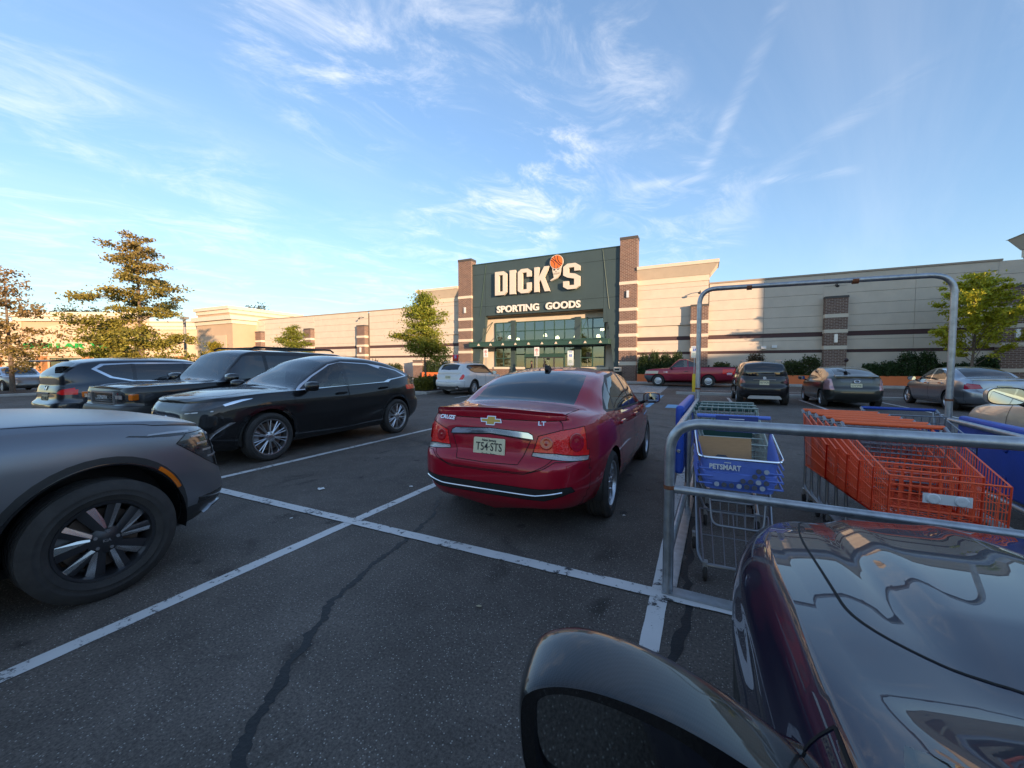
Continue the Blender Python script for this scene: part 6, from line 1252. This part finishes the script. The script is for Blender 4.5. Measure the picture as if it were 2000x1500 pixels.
for i in range(8):
    for j in range(4):
        x = -.13 + i * .043 + (j % 2) * .021; z = .70 + j * .036
        if x > .16 or (j > 0 and x < -.03 + .045 * j) : continue
        MB().lathe([(.001, -.002), (.0155, -.002), (.0155, .001)], 14, 'y').build('tray_hole', mat('hole_shade', (.10, .10, .12), .8) if (i + j) % 3 else mat('hole_pale', (.45, .47, .52), .6), pc).location = (x, -.0165, z)
for s in (-1, 1):
    for k in range(4): MB().tube([(s * (w0 + .012), .03, .69 + .045 * k), (s * (w1 + .014), L - .03, .70 + .05 * k)], .007, 6).build('tray_rib', BLUEL, pc, True)
    for k in range(3): MB().tube([(s * .155, -.014, .70 + .05 * k), (s * .235, -.012, .70 + .05 * k)], .006, 6).build('tray_rib', BLUEL, pc, True)
MB().tube(bend([(-w1 - .012, L, .968), (-w0 - .01, -.012, .874), (w0 + .01, -.012, .874), (w1 + .012, L, .968)], .06, 5), .007, 7).build('tray_rim', CHROME, pc, True)
b = MB(); b.tube(bend([(-w1, L - .02, 1.08), (-w1, L - .02, .60), (-w0, .16, .14), (-w0 * .86, .02, .125), (w0 * .86, .02, .125), (w0, .16, .14), (w1, L - .02, .60), (w1, L - .02, 1.08)], .06, 5), .011, 8); b.build('frame', GREYW, pc, True)
b = MB(); wire_grid(b, (-w0 * .85, .03, .13), (w0 * .85, .03, .13), (-w0 * .95, .36, .40), (w0 * .95, .36, .40), 6, 2, .0035, .006); b.build('lower_rack', GREYW, pc); b = MB(); b.tube(bend([(-.17, .12, .62), (-.15, .05, .40), (.15, .05, .40), (.17, .12, .62)], .05, 5), .008, 7); [b.tube([(x, .10, .61), (x, .05, .41)], .003, 4) for x in (-.1, -.05, 0, .05, .1)]; b.build('tray_hanger', GREYW, pc, True)
for x, y in ((-w0 * .8, .05), (w0 * .8, .05), (-w1, L - .05), (w1, L - .05)):
    c = MB(); c.box(x - .016, y - .03, .085, x + .016, y + .02, .14); c.build('caster_fork', mat('zinc', (.4, .4, .4), .45, .8), pc); o = MB().lathe([(.02, -.014), (.055, -.014), (.062, -.008), (.062, .008), (.055, .014), (.02, .014)], 20, 'x').build('caster', RUBBER, pc, True); o.location = (x, y + .01, .062)
MB().tube([(-w1, L - .02, 1.085), (w1, L - .02, 1.085)], .015, 10).build('handle', BLUEL, pc, True)
sb = MB().box(-.12, L - .12, .98, .16, L - .113, 1.10).build('notice_board', mat('notice_navy', (.035, .055, .20), .5), pc); 
for k, (hw, zz) in enumerate(((.05, 1.078), (.02, 1.062), (.10, 1.045), (.11, 1.032), (.10, 1.019))): MB().box(.02 - hw, L - .1225, zz - .003, .02 + hw, L - .1202, zz + .003).build('notice_line', WHITE, pc)
CARD = mat('cardboard', (.48, .27, .12), .85, vary=.08, vscale=14, stretch=(1, 1, 9))
tag(MB().box(-.17, -.004, -.09, .17, .004, .09).build('cardboard_sheet', CARD, None, False, (.16, 3.22, .875), (R(-14), 0, R(3))), 'brown cardboard sheet standing in the blue tray', 'cardboard')
tag(MB().prism([(-.12, -.05), (.13, -.06), (.02, .05), (-.03, .05)], 'y', -.004, .004).build('card_scrap', mat('grey_card', (.06, .06, .065), .7), None, False, (.14, 3.05, .82), (R(-30), 0, R(-8))), 'dark grey card scrap lying in the blue tray', 'card')
# ------------------------------------------------------------------ plants
def leaf_mat(name, rough=.55):
    m = bpy.data.materials.new(name); m.use_nodes = True; t = m.node_tree; t.nodes.clear(); o = t.nodes.new('ShaderNodeOutputMaterial')
    at = t.nodes.new('ShaderNodeAttribute'); at.attribute_name = 'tint'; d = t.nodes.new('ShaderNodeBsdfPrincipled'); tr = t.nodes.new('ShaderNodeBsdfTranslucent'); mx = t.nodes.new('ShaderNodeMixShader'); mx.inputs[0].default_value = .35
    d.inputs['Roughness'].default_value = rough; t.links.new(at.outputs['Color'], d.inputs['Base Color']); t.links.new(at.outputs['Color'], tr.inputs[0]); t.links.new(d.outputs[0], mx.inputs[1]); t.links.new(tr.outputs[0], mx.inputs[2]); t.links.new(mx.outputs[0], o.inputs[0]); return m
LEAF = leaf_mat('leaf'); BARK = mat('bark', (.16, .12, .09), .95, vary=.3, vscale=12, bump=.8, bscale=25)
def leaves(name, pts, size, cols, parent, seed, squash=.7):
    """one small bent leaf per point; cols(p, rnd) gives its pigment"""
    rg = np.random.default_rng(seed); P = np.array(pts, float); n = len(P)
    a = rg.normal(size=(n, 3)); a /= np.linalg.norm(a, axis=1)[:, None]; c = rg.normal(size=(n, 3)); c[:, 2] *= squash; c -= a * (a * c).sum(1)[:, None]; c /= np.linalg.norm(c, axis=1)[:, None] + 1e-9
    s = size * rg.uniform(.6, 1.3, n)[:, None]; nn = np.cross(a, c)
    V = np.stack([P - a * s * .5, P + c * s * .28 + nn * s * .06, P + a * s * .5, P - c * s * .28 + nn * s * .06], 1).reshape(-1, 3)
    F = np.arange(4 * n).reshape(n, 4); me = bpy.data.meshes.new(name); me.from_pydata(V.tolist(), [], F.tolist()); at = me.color_attributes.new('tint', 'FLOAT_COLOR', 'POINT')
    C = np.ones((n, 4)); C[:, :3] = cols(P, rg); at.data.foreach_set('color', np.repeat(C, 4, 0).ravel()); me.update(); return link(name, me, LEAF, parent)
def two_tone(c1, c2, by=None, jit=.25):
    def f(P, rg):
        t = rg.uniform(0, 1, len(P)) if by is None else np.clip(by(P) + rg.normal(0, .22, len(P)), 0, 1); C = np.array(c1) * (1 - t[:, None]) + np.array(c2) * t[:, None]; return np.clip(C * (1 + rg.uniform(-jit, jit, (len(P), 1))), 0, 1)
    return f
def tree(name, label, loc, h, clear, spread, cols, n_limb=34, per=60, leaf=.13, seed=1, prof=None, lean=(0, 0), up=.25, trunk=.09, gap=.25, group=None, jit=1.0):
    rnd = random.Random(seed); root = thing(name, label, 'tree', loc, 0, group); prof = prof or (lambda t: (1 - t) ** .8 * (0.35 + .65 * min(1, t * 6)) + .08)
    tr = MB(); pts = [(lean[0] * t + .04 * math.sin(5 * t + seed), lean[1] * t + .04 * math.cos(4 * t), h * .97 * t) for t in [i / 12 for i in range(13)]]; tr.tube(pts, trunk, 9, r2=.012); tr.build('trunk', BARK, root, True)
    lb = MB(); P = []
    for i in range(n_limb):
        t = clear + (1 - clear) * ((i + rnd.random() * .8) / n_limb); a = i * 2.399 + rnd.uniform(-.4, .4); ln = spread * prof((t - clear) / (1 - clear)) * rnd.uniform(.50, 1.25)
        if rnd.random() < gap * .4: ln *= .5
        k = min(12, int(t * 12)); b0 = Vector(pts[k]).lerp(Vector(pts[min(12, k + 1)]), t * 12 - k); d = Vector((math.cos(a), math.sin(a), up + rnd.uniform(-.25, .45)))
        lp = [b0 + d * ln * q + Vector((0, 0, -.10 * ln * q * q)) + Vector((rnd.uniform(-1, 1), rnd.uniform(-1, 1), rnd.uniform(-1, 1))) * .04 * ln for q in (0, .33, .66, 1)]
        lb.tube(lp, max(.008, trunk * .32 * (1 - t * .6)), 5, r2=.004)
        nt_ = max(3, int(ln * 4.2))
        for j in range(nt_):
            q = .25 + .8 * (j + rnd.random()) / nt_; c = lp[0].lerp(lp[3], min(1, q)) + Vector((rnd.gauss(0, .16), rnd.gauss(0, .16), rnd.gauss(0, .07))) * (ln * .5 + .35) * jit; m = int(per * rnd.uniform(.5, 1.3)); sg = rnd.uniform(.16, .30) * (.4 + .6 * jit)
            lb.tube([lp[0].lerp(lp[3], min(1, q) * .9), c], .006, 3)
            P += [(c.x + rnd.gauss(0, sg), c.y + rnd.gauss(0, sg), c.z + rnd.gauss(0, sg * .45)) for _ in range(m)]
    o = lb.build('limbs', BARK, root); o['kind'] = 'stuff'; c = leaves('crown', P, leaf, cols, root, seed); c['kind'] = 'stuff'; return root
OAKC = lambda h: two_tone((.27, .25, .04), (.28, .19, .06), lambda P: np.clip((P[:, 2] / h - .35) * 1.5, 0, 1), .4)
tree('oak_tree', 'tall pin oak with rusty brown top in front of the green lettering', (-33.4, 12.9, .15), 10.1, .13, 4.3, OAKC(10.1), 42, 58, .19, 11, lambda t: (1 - t) ** .75 * (.65 + .35 * min(1, t * 5)) + .10, up=.10, trunk=.17, gap=.5)
tree('oak_tree', 'slim reddish oak on the kerbed bed beside the grey sedan', (-31.9, 7.05, .15), 6.4, .17, 2.7, two_tone((.27, .21, .05), (.27, .16, .06), lambda P: P[:, 2] / 6.4, .4), 28, 36, .16, 5, up=.05, trunk=.11, gap=.6)
GRN = two_tone((.13, .18, .022), (.24, .24, .025), None, .35)
tree('maple_tree', 'green tree on the planted island beside the white crossover', (-14.6, 18.6, .15), 5.5, .33, 1.55, two_tone((.19, .25, .03), (.38, .32, .03), lambda P: np.clip(.75 - P[:, 2] / 5.5 * .7, 0, 1), .35), 40, 110, .13, 21, lambda t: (1 - t) ** .6 * (.75 + .25 * min(1, t * 4)) + .06, up=.2, trunk=.065)
tree('maple_tree', 'light green tree in front of the long wall behind the off-roader', (-34.5, 24.5, .15), 5.1, .2, 2.4, GRN, 30, 80, .16, 31, up=.15, trunk=.08)
tree('maple_tree', 'small yellow-green tree near the stepped corner block', (-42.5, 22.0, .15), 3.6, .3, 1.5, two_tone((.20, .20, .02), (.34, .25, .02)), 24, 70, .16, 41, trunk=.06)
tree('maple_tree', 'bright green tree between the oaks and the peach store', (-44.5, 15.5, .15), 4.9, .22, 2.6, two_tone((.19, .22, .025), (.29, .27, .03)), 32, 80, .18, 51, trunk=.08)
tree('ginkgo_tree', 'yellow-green young tree with upswept branches before the brick pier', (13.3, 30.2, .28), 6.0, .20, 2.3, two_tone((.34, .38, .025), (.56, .50, .03)), 36, 90, .15, 61, lambda t: (1 - t) ** .55 * 1.0 + .12, up=.95, trunk=.075, gap=.2, jit=.35)
def far_tree(label, loc, h, w, seed):
    rnd = random.Random(seed); root = thing('far_tree', label, 'tree', loc); MB().tube([(0, 0, 0), (0, 0, h * .8)], .3, 7, r2=.08).build('trunk', BARK, root); P = []
    for _ in range(40):
        c = Vector((rnd.gauss(0, w * .38), rnd.gauss(0, w * .3), h * .78 + rnd.gauss(0, h * .09)))
        P += [(c.x + rnd.gauss(0, .7), c.y + rnd.gauss(0, .7), c.z + rnd.gauss(0, .45)) for _ in range(45)]
    leaves('crown', P, .5, two_tone((.035, .055, .014), (.075, .075, .02)), root, seed)['kind'] = 'stuff'
for lb_, px_, F_, h_, w_, sd_ in (('dark green tree top rising behind the peach store roof', 148, 95, 16.5, 8, 1), ('dark tree top over the left end of the peach store', 92, 95, 15, 3, 2), ('dark green tree top behind the long tan wall', 510, 90, 14.6, 6, 3), ('dark tree behind the roof beside the tree top', 178, 97, 15.6, 5, 6)):
    p_ = fw * F_ + rt * ((px_ - 1000) / 769 * F_); far_tree(lb_, (p_.x, p_.y, 0), h_, w_, sd_)
def shrub(label, x, y, z, w, d, h, n, cols, seed, name='shrub', leaf=.12, group=None):
    n = int(n * 1.7)
    rnd = random.Random(seed); root = thing(name, label, 'shrub', (x, y, z), 0, group); P = []; st = MB()
    for i in range(max(3, int(n / 120))):
        a, q = rnd.uniform(0, 6.28), rnd.uniform(.1, .8); tip = Vector((w * .4 * q * math.cos(a), d * .4 * q * math.sin(a), h * rnd.uniform(.6, .95))); st.tube([(tip.x * .3, tip.y * .3, 0), tip], .012, 4, r2=.004)
    st.build('stems', BARK, root)['kind'] = 'stuff'
    while len(P) < n:
        u = Vector((rnd.uniform(-1, 1), rnd.uniform(-1, 1), rnd.uniform(0, 1))); e = (abs(u.x) ** 3 + abs(u.y) ** 3 + abs(u.z) ** 4)
        if e > 1 or e < .25 * rnd.random(): continue
        k = 1 + .12 * math.sin(9 * u.x + seed) * math.cos(7 * u.y) + rnd.gauss(0, .05); P.append((u.x * w / 2 * k, u.y * d / 2 * k, .05 + u.z * h * k))
    leaves('foliage', P, leaf, cols, root, seed)['kind'] = 'stuff'; return root
DG = two_tone((.025, .055, .015), (.06, .105, .028), None, .4); MG = two_tone((.03, .055, .014), (.08, .10, .02), None, .4); RG = two_tone((.06, .055, .02), (.10, .06, .03), None, .4)
def planter(label, x0, x1, y=32.5):
    t = thing('planter_box', label, 'planter', ((x0 + x1) / 2, y, .28)); hw = (x1 - x0) / 2
    b = MB(); b.box(-hw, -.42, 0, hw, -.36, .58); b.box(-hw, .36, 0, hw, .42, .58); b.box(-hw, -.359, 0, -hw + .06, .359, .58); b.box(hw - .06, -.359, 0, hw, .359, .58); b.build('box', ORANGE, t); MB().box(-hw + .061, -.359, .0, hw - .061, .359, .5).build('soil', MULCH, t)
for x0, x1, l_ in ((-4.55, -1.2, 'orange planter with dark hedge beside the right brick pier'), (.7, 7.2, 'long orange planter behind the small black crossover'), (9.2, 15.4, 'long orange planter behind the silver sedan'), (-35, -28.6, 'orange planter under the left stretch of wall'), (-25.6, -22.4, 'orange planter beside the left brick pier'), (-44, -37, 'orange planter before the far left wall')): planter(l_, x0, x1)
k = 0
def row(x0, x1, hs, cols, labels, w=.9, n=1500, z=.78):
    global k
    m = len(hs)
    for i, h_ in enumerate(hs):
        k += 1; x = x0 + (x1 - x0) * (i + .5) / m; shrub(labels[i % len(labels)], x, 32.5, z, (x1 - x0) / m * 1.12, .85, h_, n, cols[i % len(cols)], 100 + k, group='shrubs in the orange planters')
row(-4.5, -1.3, (1.55, 1.7, 1.6, 1.65), (DG,), ('tall dark hedge plant in the planter beside the right brick pier',), n=1900)
row(.8, 7.1, (.9, .6, 1.5, .7, 1.0, 1.3), (MG, DG, RG, DG, MG, MG), ('green shrub in the planter behind the small black crossover', 'low dark shrub in the planter behind the small black crossover', 'reddish flat-topped shrub in the planter behind the small black crossover', 'low dark shrub in the planter behind the small black crossover', 'green shrub in the planter behind the small black crossover', 'green shrub in the planter behind the small black crossover'))
row(9.3, 15.3, (.8, .9, 1.5, 1.5, .8, .8, 1.2), (DG,), ('dark hedge plant in the planter behind the silver sedan',))
row(-34.9, -28.7, (.7, .9, 1.3, .8, .9, .9), (DG, MG, RG, DG, MG, MG), ('shrub in the planter under the left stretch of wall',), n=900); row(-25.5, -22.5, (1.2, 1.4, 1.3), (DG,), ('dark shrub in the planter beside the left brick pier',), n=1000); row(-43.9, -37.1, (.8, .9, 1.0, .8), (MG,), ('shrub in the planter before the far left wall',), n=600)
shrub('round yellow-green shrub on the planted island', -13.7, 17.3, .16, 1.0, 1.0, .7, 1600, two_tone((.13, .14, .015), (.22, .18, .02), None, .3), 301); shrub('grey-green shrub on the planted island', -13.9, 18.6, .16, 1.4, 1.2, .7, 1900, two_tone((.05, .07, .03), (.10, .12, .05), None, .3), 302); shrub('grey-green shrub at the island end by the white crossover', -13.6, 19.9, .16, 1.1, 1.1, .6, 1200, two_tone((.05, .07, .03), (.09, .11, .05), None, .3), 303)
for i, (x, y) in enumerate(((-31.2, 4.2), (-31.0, 5.4), (-31.4, 3.2))): shrub('low green shrub on the kerbed bed beside the slim oak', x, y, .16, 1.1, 1.0, .5, 700, MG, 320 + i, group='low shrubs under the slim oak')
# ------------------------------------------------------------------ street furniture and small things
def post_sign(label, x, y, z0, h, w, hh, face, kind, bollard=False):
    t = thing('street_sign', label, 'sign', (x, y, z0)); MB().tube([(0, 0, 0), (0, 0, h)], .025, 8).build('post', GALV, t, True)
    b = MB(); b.prism(rounded([(-w / 2, h - hh), (w / 2, h - hh), (w / 2, h), (-w / 2, h)], .03), 'y', -.045, -.03); b.build('sign_plate', face, t)
    z = h - hh * .33; red = mat('sign_red', (.55, .03, .03), .5); blue = mat('sign_blue', (.02, .12, .50), .5); dk = mat('sign_ink', (.05, .05, .06), .6); grn = mat('sign_green', (.03, .25, .12), .5)
    if kind == 'no':
        MB().lathe([(w * .22, -.004), (w * .30, -.004), (w * .30, 0), (w * .22, 0)], 24, 'y').build('ring', red, t).location = (0, -.046, z); link('sign_text', text_mesh('P', w * .42, .003, .004), dk, t, (0, -.047, z)); MB().tube([(-w * .17, -.050, z + w * .17), (w * .17, -.050, z - w * .17)], .012, 5).build('slash', red, t)
        for k, s_ in enumerate(('FIRE', 'LANE', 'NO STOPPING')): link('sign_text', text_mesh(s_, .07 if k < 2 else .045, .003, .002), red if k < 2 else dk, t, (0, -.047, h - hh * .62 - .075 * k))
    else:
        MB().box(-w * .22, -.049, z - w * .22, w * .22, -.0455, z + w * .22).build('symbol_field', blue, t)
        s = MB(); s.lathe([(.001, -.003), (.022, -.003), (.022, 0)], 10, 'y'); s.v = [(p_[0] - .015, p_[1] - .05, p_[2] + z + .055) for p_ in s.v]; s.tube([(-.015, -.052, z + .03), (-.01, -.052, z - .015), (.03, -.052, z - .02), (.045, -.052, z - .06)], .009, 5); s.tube([(-.03 + .042 * math.cos(R(a)), -.052, z - .03 + .042 * math.sin(R(a))) for a in range(150, 340, 20)], .006, 4); s.build('wheelchair_symbol', WHITE, t)
        for k, s_ in enumerate(('RESERVED', 'PARKING')): link('sign_text', text_mesh(s_, .055, .003, .001), blue, t, (0, -.047, h - .05 - .055 * k))
        for k, s_ in enumerate(('PENALTY', '$250 FIRST OFFENSE', 'TOW-AWAY ZONE')): link('sign_text', text_mesh(s_, .05 if k == 0 else .030, .003, .001), grn, t, (0, -.047, h - hh * .66 - .065 * k))
    if bollard: MB().lathe([(.085, 0), (.085, 1.0), (.07, 1.06), (.001, 1.08)], 20, 'z').build('bollard_sleeve', YELLOW, t, 40)
    return t
PALEG = mat('sign_pale', (.70, .76, .72), .5)
post_sign('accessible parking sign on a yellow bollard at the store kerb', -.36, 23.25, .0, 2.55, .32, .62, PALEG, 'hc', True)
post_sign('pale accessible parking sign in front of the right shop windows', -7.6, 24.5, .02, 2.45, .40, .95, PALEG, 'hc')
post_sign('white fire lane sign in front of the left shop windows', -15.6, 27.6, .1, 2.75, .40, .66, WHITE, 'no', True)
post_sign('white fire lane sign in front of the sliding doors', -11.2, 27.6, .1, 2.8, .40, .66, WHITE, 'no')
post_sign('small red sign on a dark post by the island tree', -14.2, 21.2, .0, 2.2, .42, .42, mat('sign_red', (.55, .03, .03), .5), 'hc')
# bin by the right tower leg
t = thing('litter_bin', 'cream and black litter bin at the foot of the right tower leg', 'litter bin', (-6.15, 32.6, .28)); bev(MB().box(-.28, -.28, 0, .28, .28, .42).build('base', CREAM, t), .03); bev(MB().box(-.29, -.29, .421, .29, .29, .75).build('band', BLACKP, t), .02); bev(MB().box(-.28, -.28, .751, .28, .28, 1.12).build('hood', CREAM, t), .06); MB().box(-.18, -.30, .86, .18, -.281, 1.0).build('opening', BLACKP, t)
# light pole behind the oak
t = thing('lamp_post', 'tall parking lot light pole behind the rusty oak', 'lamp post', (-35.2, 16.2, 0)); MB().lathe([(.3, 0), (.3, .8), (.28, .82)], 16, 'z').build('pole_base', CONC, t); MB().tube([(0, 0, .8), (0, 0, 5.0)], .09, 10).build('pole', mat('grey_pole', (.25, .25, .25), .5), t, True); bev(MB().box(-.35, -.16, 5.0, .35, .16, 5.18).build('lamp_head', mat('grey_pole', (.25, .25, .25), .5), t), .03)
# people: one continuous skinned figure each
def person(label, loc, rz, top, legs, skin=(.42, .26, .19), hair=(.03, .02, .015), carry=None, h=1.68):
    root = thing('person', label, 'person', loc, rz); k = h / 1.7
    J = {'pel': (0, 0, .93), 'spine': (0, .01, 1.15), 'chest': (0, .0, 1.33), 'neck': (0, -.01, 1.46), 'head0': (0, -.02, 1.54), 'head': (0, -.03, 1.62), 'top': (0, -.02, 1.69), 'hl': (.09, 0, .88), 'kl': (.10, -.10, .50), 'al': (.10, -.02, .09), 'tl': (.11, -.14, .035), 'hr': (-.09, 0, .88), 'kr': (-.10, .03, .49), 'ar': (-.10, .20, .12), 'tr': (-.11, .10, .04), 'sl': (.17, 0, 1.38), 'el': (.23, .04, 1.12), 'wl': (.21, -.12, .95), 'fl': (.20, -.18, .89), 'sr': (-.17, 0, 1.38), 'er': (-.24, .02, 1.12), 'wr': (-.20, -.16, 1.02), 'fr': (-.18, -.23, 1.0)}
    E_ = [('pel', 'spine'), ('spine', 'chest'), ('chest', 'neck'), ('neck', 'head0'), ('head0', 'head'), ('head', 'top'), ('pel', 'hl'), ('hl', 'kl'), ('kl', 'al'), ('al', 'tl'), ('pel', 'hr'), ('hr', 'kr'), ('kr', 'ar'), ('ar', 'tr'), ('chest', 'sl'), ('sl', 'el'), ('el', 'wl'), ('wl', 'fl'), ('chest', 'sr'), ('sr', 'er'), ('er', 'wr'), ('wr', 'fr')]
    rad = dict(pel=.14, spine=.125, chest=.14, neck=.055, head0=.07, head=.092, top=.06, hl=.095, kl=.062, al=.045, tl=.04, hr=.095, kr=.062, ar=.045, tr=.04, sl=.062, el=.046, wl=.033, fl=.03, sr=.062, er=.046, wr=.033, fr=.03)
    nm = list(J); me = bpy.data.meshes.new('body'); me.from_pydata([tuple(c * k for c in J[n_]) for n_ in nm], [(nm.index(a), nm.index(b)) for a, b in E_], []); o = bpy.data.objects.new('body', me); COL.objects.link(o); o.parent = root
    md = o.modifiers.new('skin', 'SKIN'); me.skin_vertices or None
    for i, n_ in enumerate(nm): s_ = o.data.skin_vertices[0].data[i]; s_.radius = (rad[n_] * k, rad[n_] * k * (.75 if n_ in ('pel', 'spine', 'chest') else 1)); s_.use_root = n_ == 'pel'
    o.modifiers.new('sub', 'SUBSURF').levels = 2; o.modifiers['sub'].render_levels = 2
    m = bpy.data.materials.new('clothes'); m.use_nodes = True; t = m.node_tree; p_ = t.nodes['Principled BSDF']; tcn = t.nodes.new('ShaderNodeTexCoord'); sx = t.nodes.new('ShaderNodeSeparateXYZ'); t.links.new(tcn.outputs['Object'], sx.inputs[0]); cr = t.nodes.new('ShaderNodeValToRGB'); cr.color_ramp.interpolation = 'CONSTANT'; dv = t.nodes.new('ShaderNodeMath'); dv.operation = 'DIVIDE'; dv.inputs[1].default_value = 1.75 * k; t.links.new(sx.outputs[2], dv.inputs[0]); t.links.new(dv.outputs[0], cr.inputs[0])
    el = cr.color_ramp.elements; el[0].position = 0; el[0].color = (.03, .03, .03, 1); el[1].position = .06; el[1].color = (*legs, 1); e = el.new(.545); e.color = (*top, 1); e = el.new(.845); e.color = (*skin, 1); t.links.new(cr.outputs[0], p_.inputs['Base Color']); p_.inputs['Roughness'].default_value = .8; me.materials.append(m)
    hm = MB().lathe([(.001, .115), (.06, .10), (.098, .045), (.106, -.01), (.10, -.07)], 16, 'z', (R(20), R(340))).build('hair', mat('dark_hair', hair, .7), root, True); hm.location = (0, .0, 1.62 * k); hm.rotation_euler = (0, 0, R(90 + 0)); hm.scale = (k, k, k)
    return root
person('person in pale trousers and dark jacket walking past the sliding doors', (-13.9, 33.0, .28), R(-60), (.06, .04, .045), (.45, .42, .38)); 
q = fw * 57 + rt * (-72.3); person('person in maroon top standing before the peach store', (q.x, q.y, 0), R(20), (.16, .03, .04), (.05, .05, .06)); q = fw * 56 + rt * (-70.0); person('person in brown top near the peach store window', (q.x, q.y, 0), R(60), (.10, .06, .05), (.06, .05, .05))
# litter on the asphalt
PAPER = mat('white_paper', (.72, .72, .70), .8)
def scrap(label, x, y, s, seed, m=PAPER):
    rnd = random.Random(seed); b = MB(); n = 7; pts = [(s * rnd.uniform(.6, 1.1) * math.cos(2 * math.pi * i / n), s * .6 * rnd.uniform(.6, 1.2) * math.sin(2 * math.pi * i / n), .008 + rnd.uniform(0, s * .35)) for i in range(n)]
    b.v = [(0, 0, .01 + s * .25)] + pts; b.f = [(0, 1 + i, 1 + (i + 1) % n) for i in range(n)]; tag(b.build('paper_scrap', m, None, False, (x, y, 0), (0, 0, rnd.uniform(0, 6))), label, 'litter', 'paper scraps on the asphalt')
scrap('crumpled white paper scrap lying near the white line crossing', -4.08, 3.20, .06, 1); scrap('tiny white paper fleck behind the burgundy sedan bumper', -3.18, 3.75, .03, 2); scrap('small pale leaf-like scrap on the open asphalt', -1.20, 2.03, .022, 3, mat('dry_leaf', (.42, .36, .22), .8)); scrap('white paper fleck beside the burgundy sedan rear tyre', -.66, 3.92, .025, 4); scrap('white paper fleck near the matte grey SUV nose', -3.55, 2.45, .018, 5)
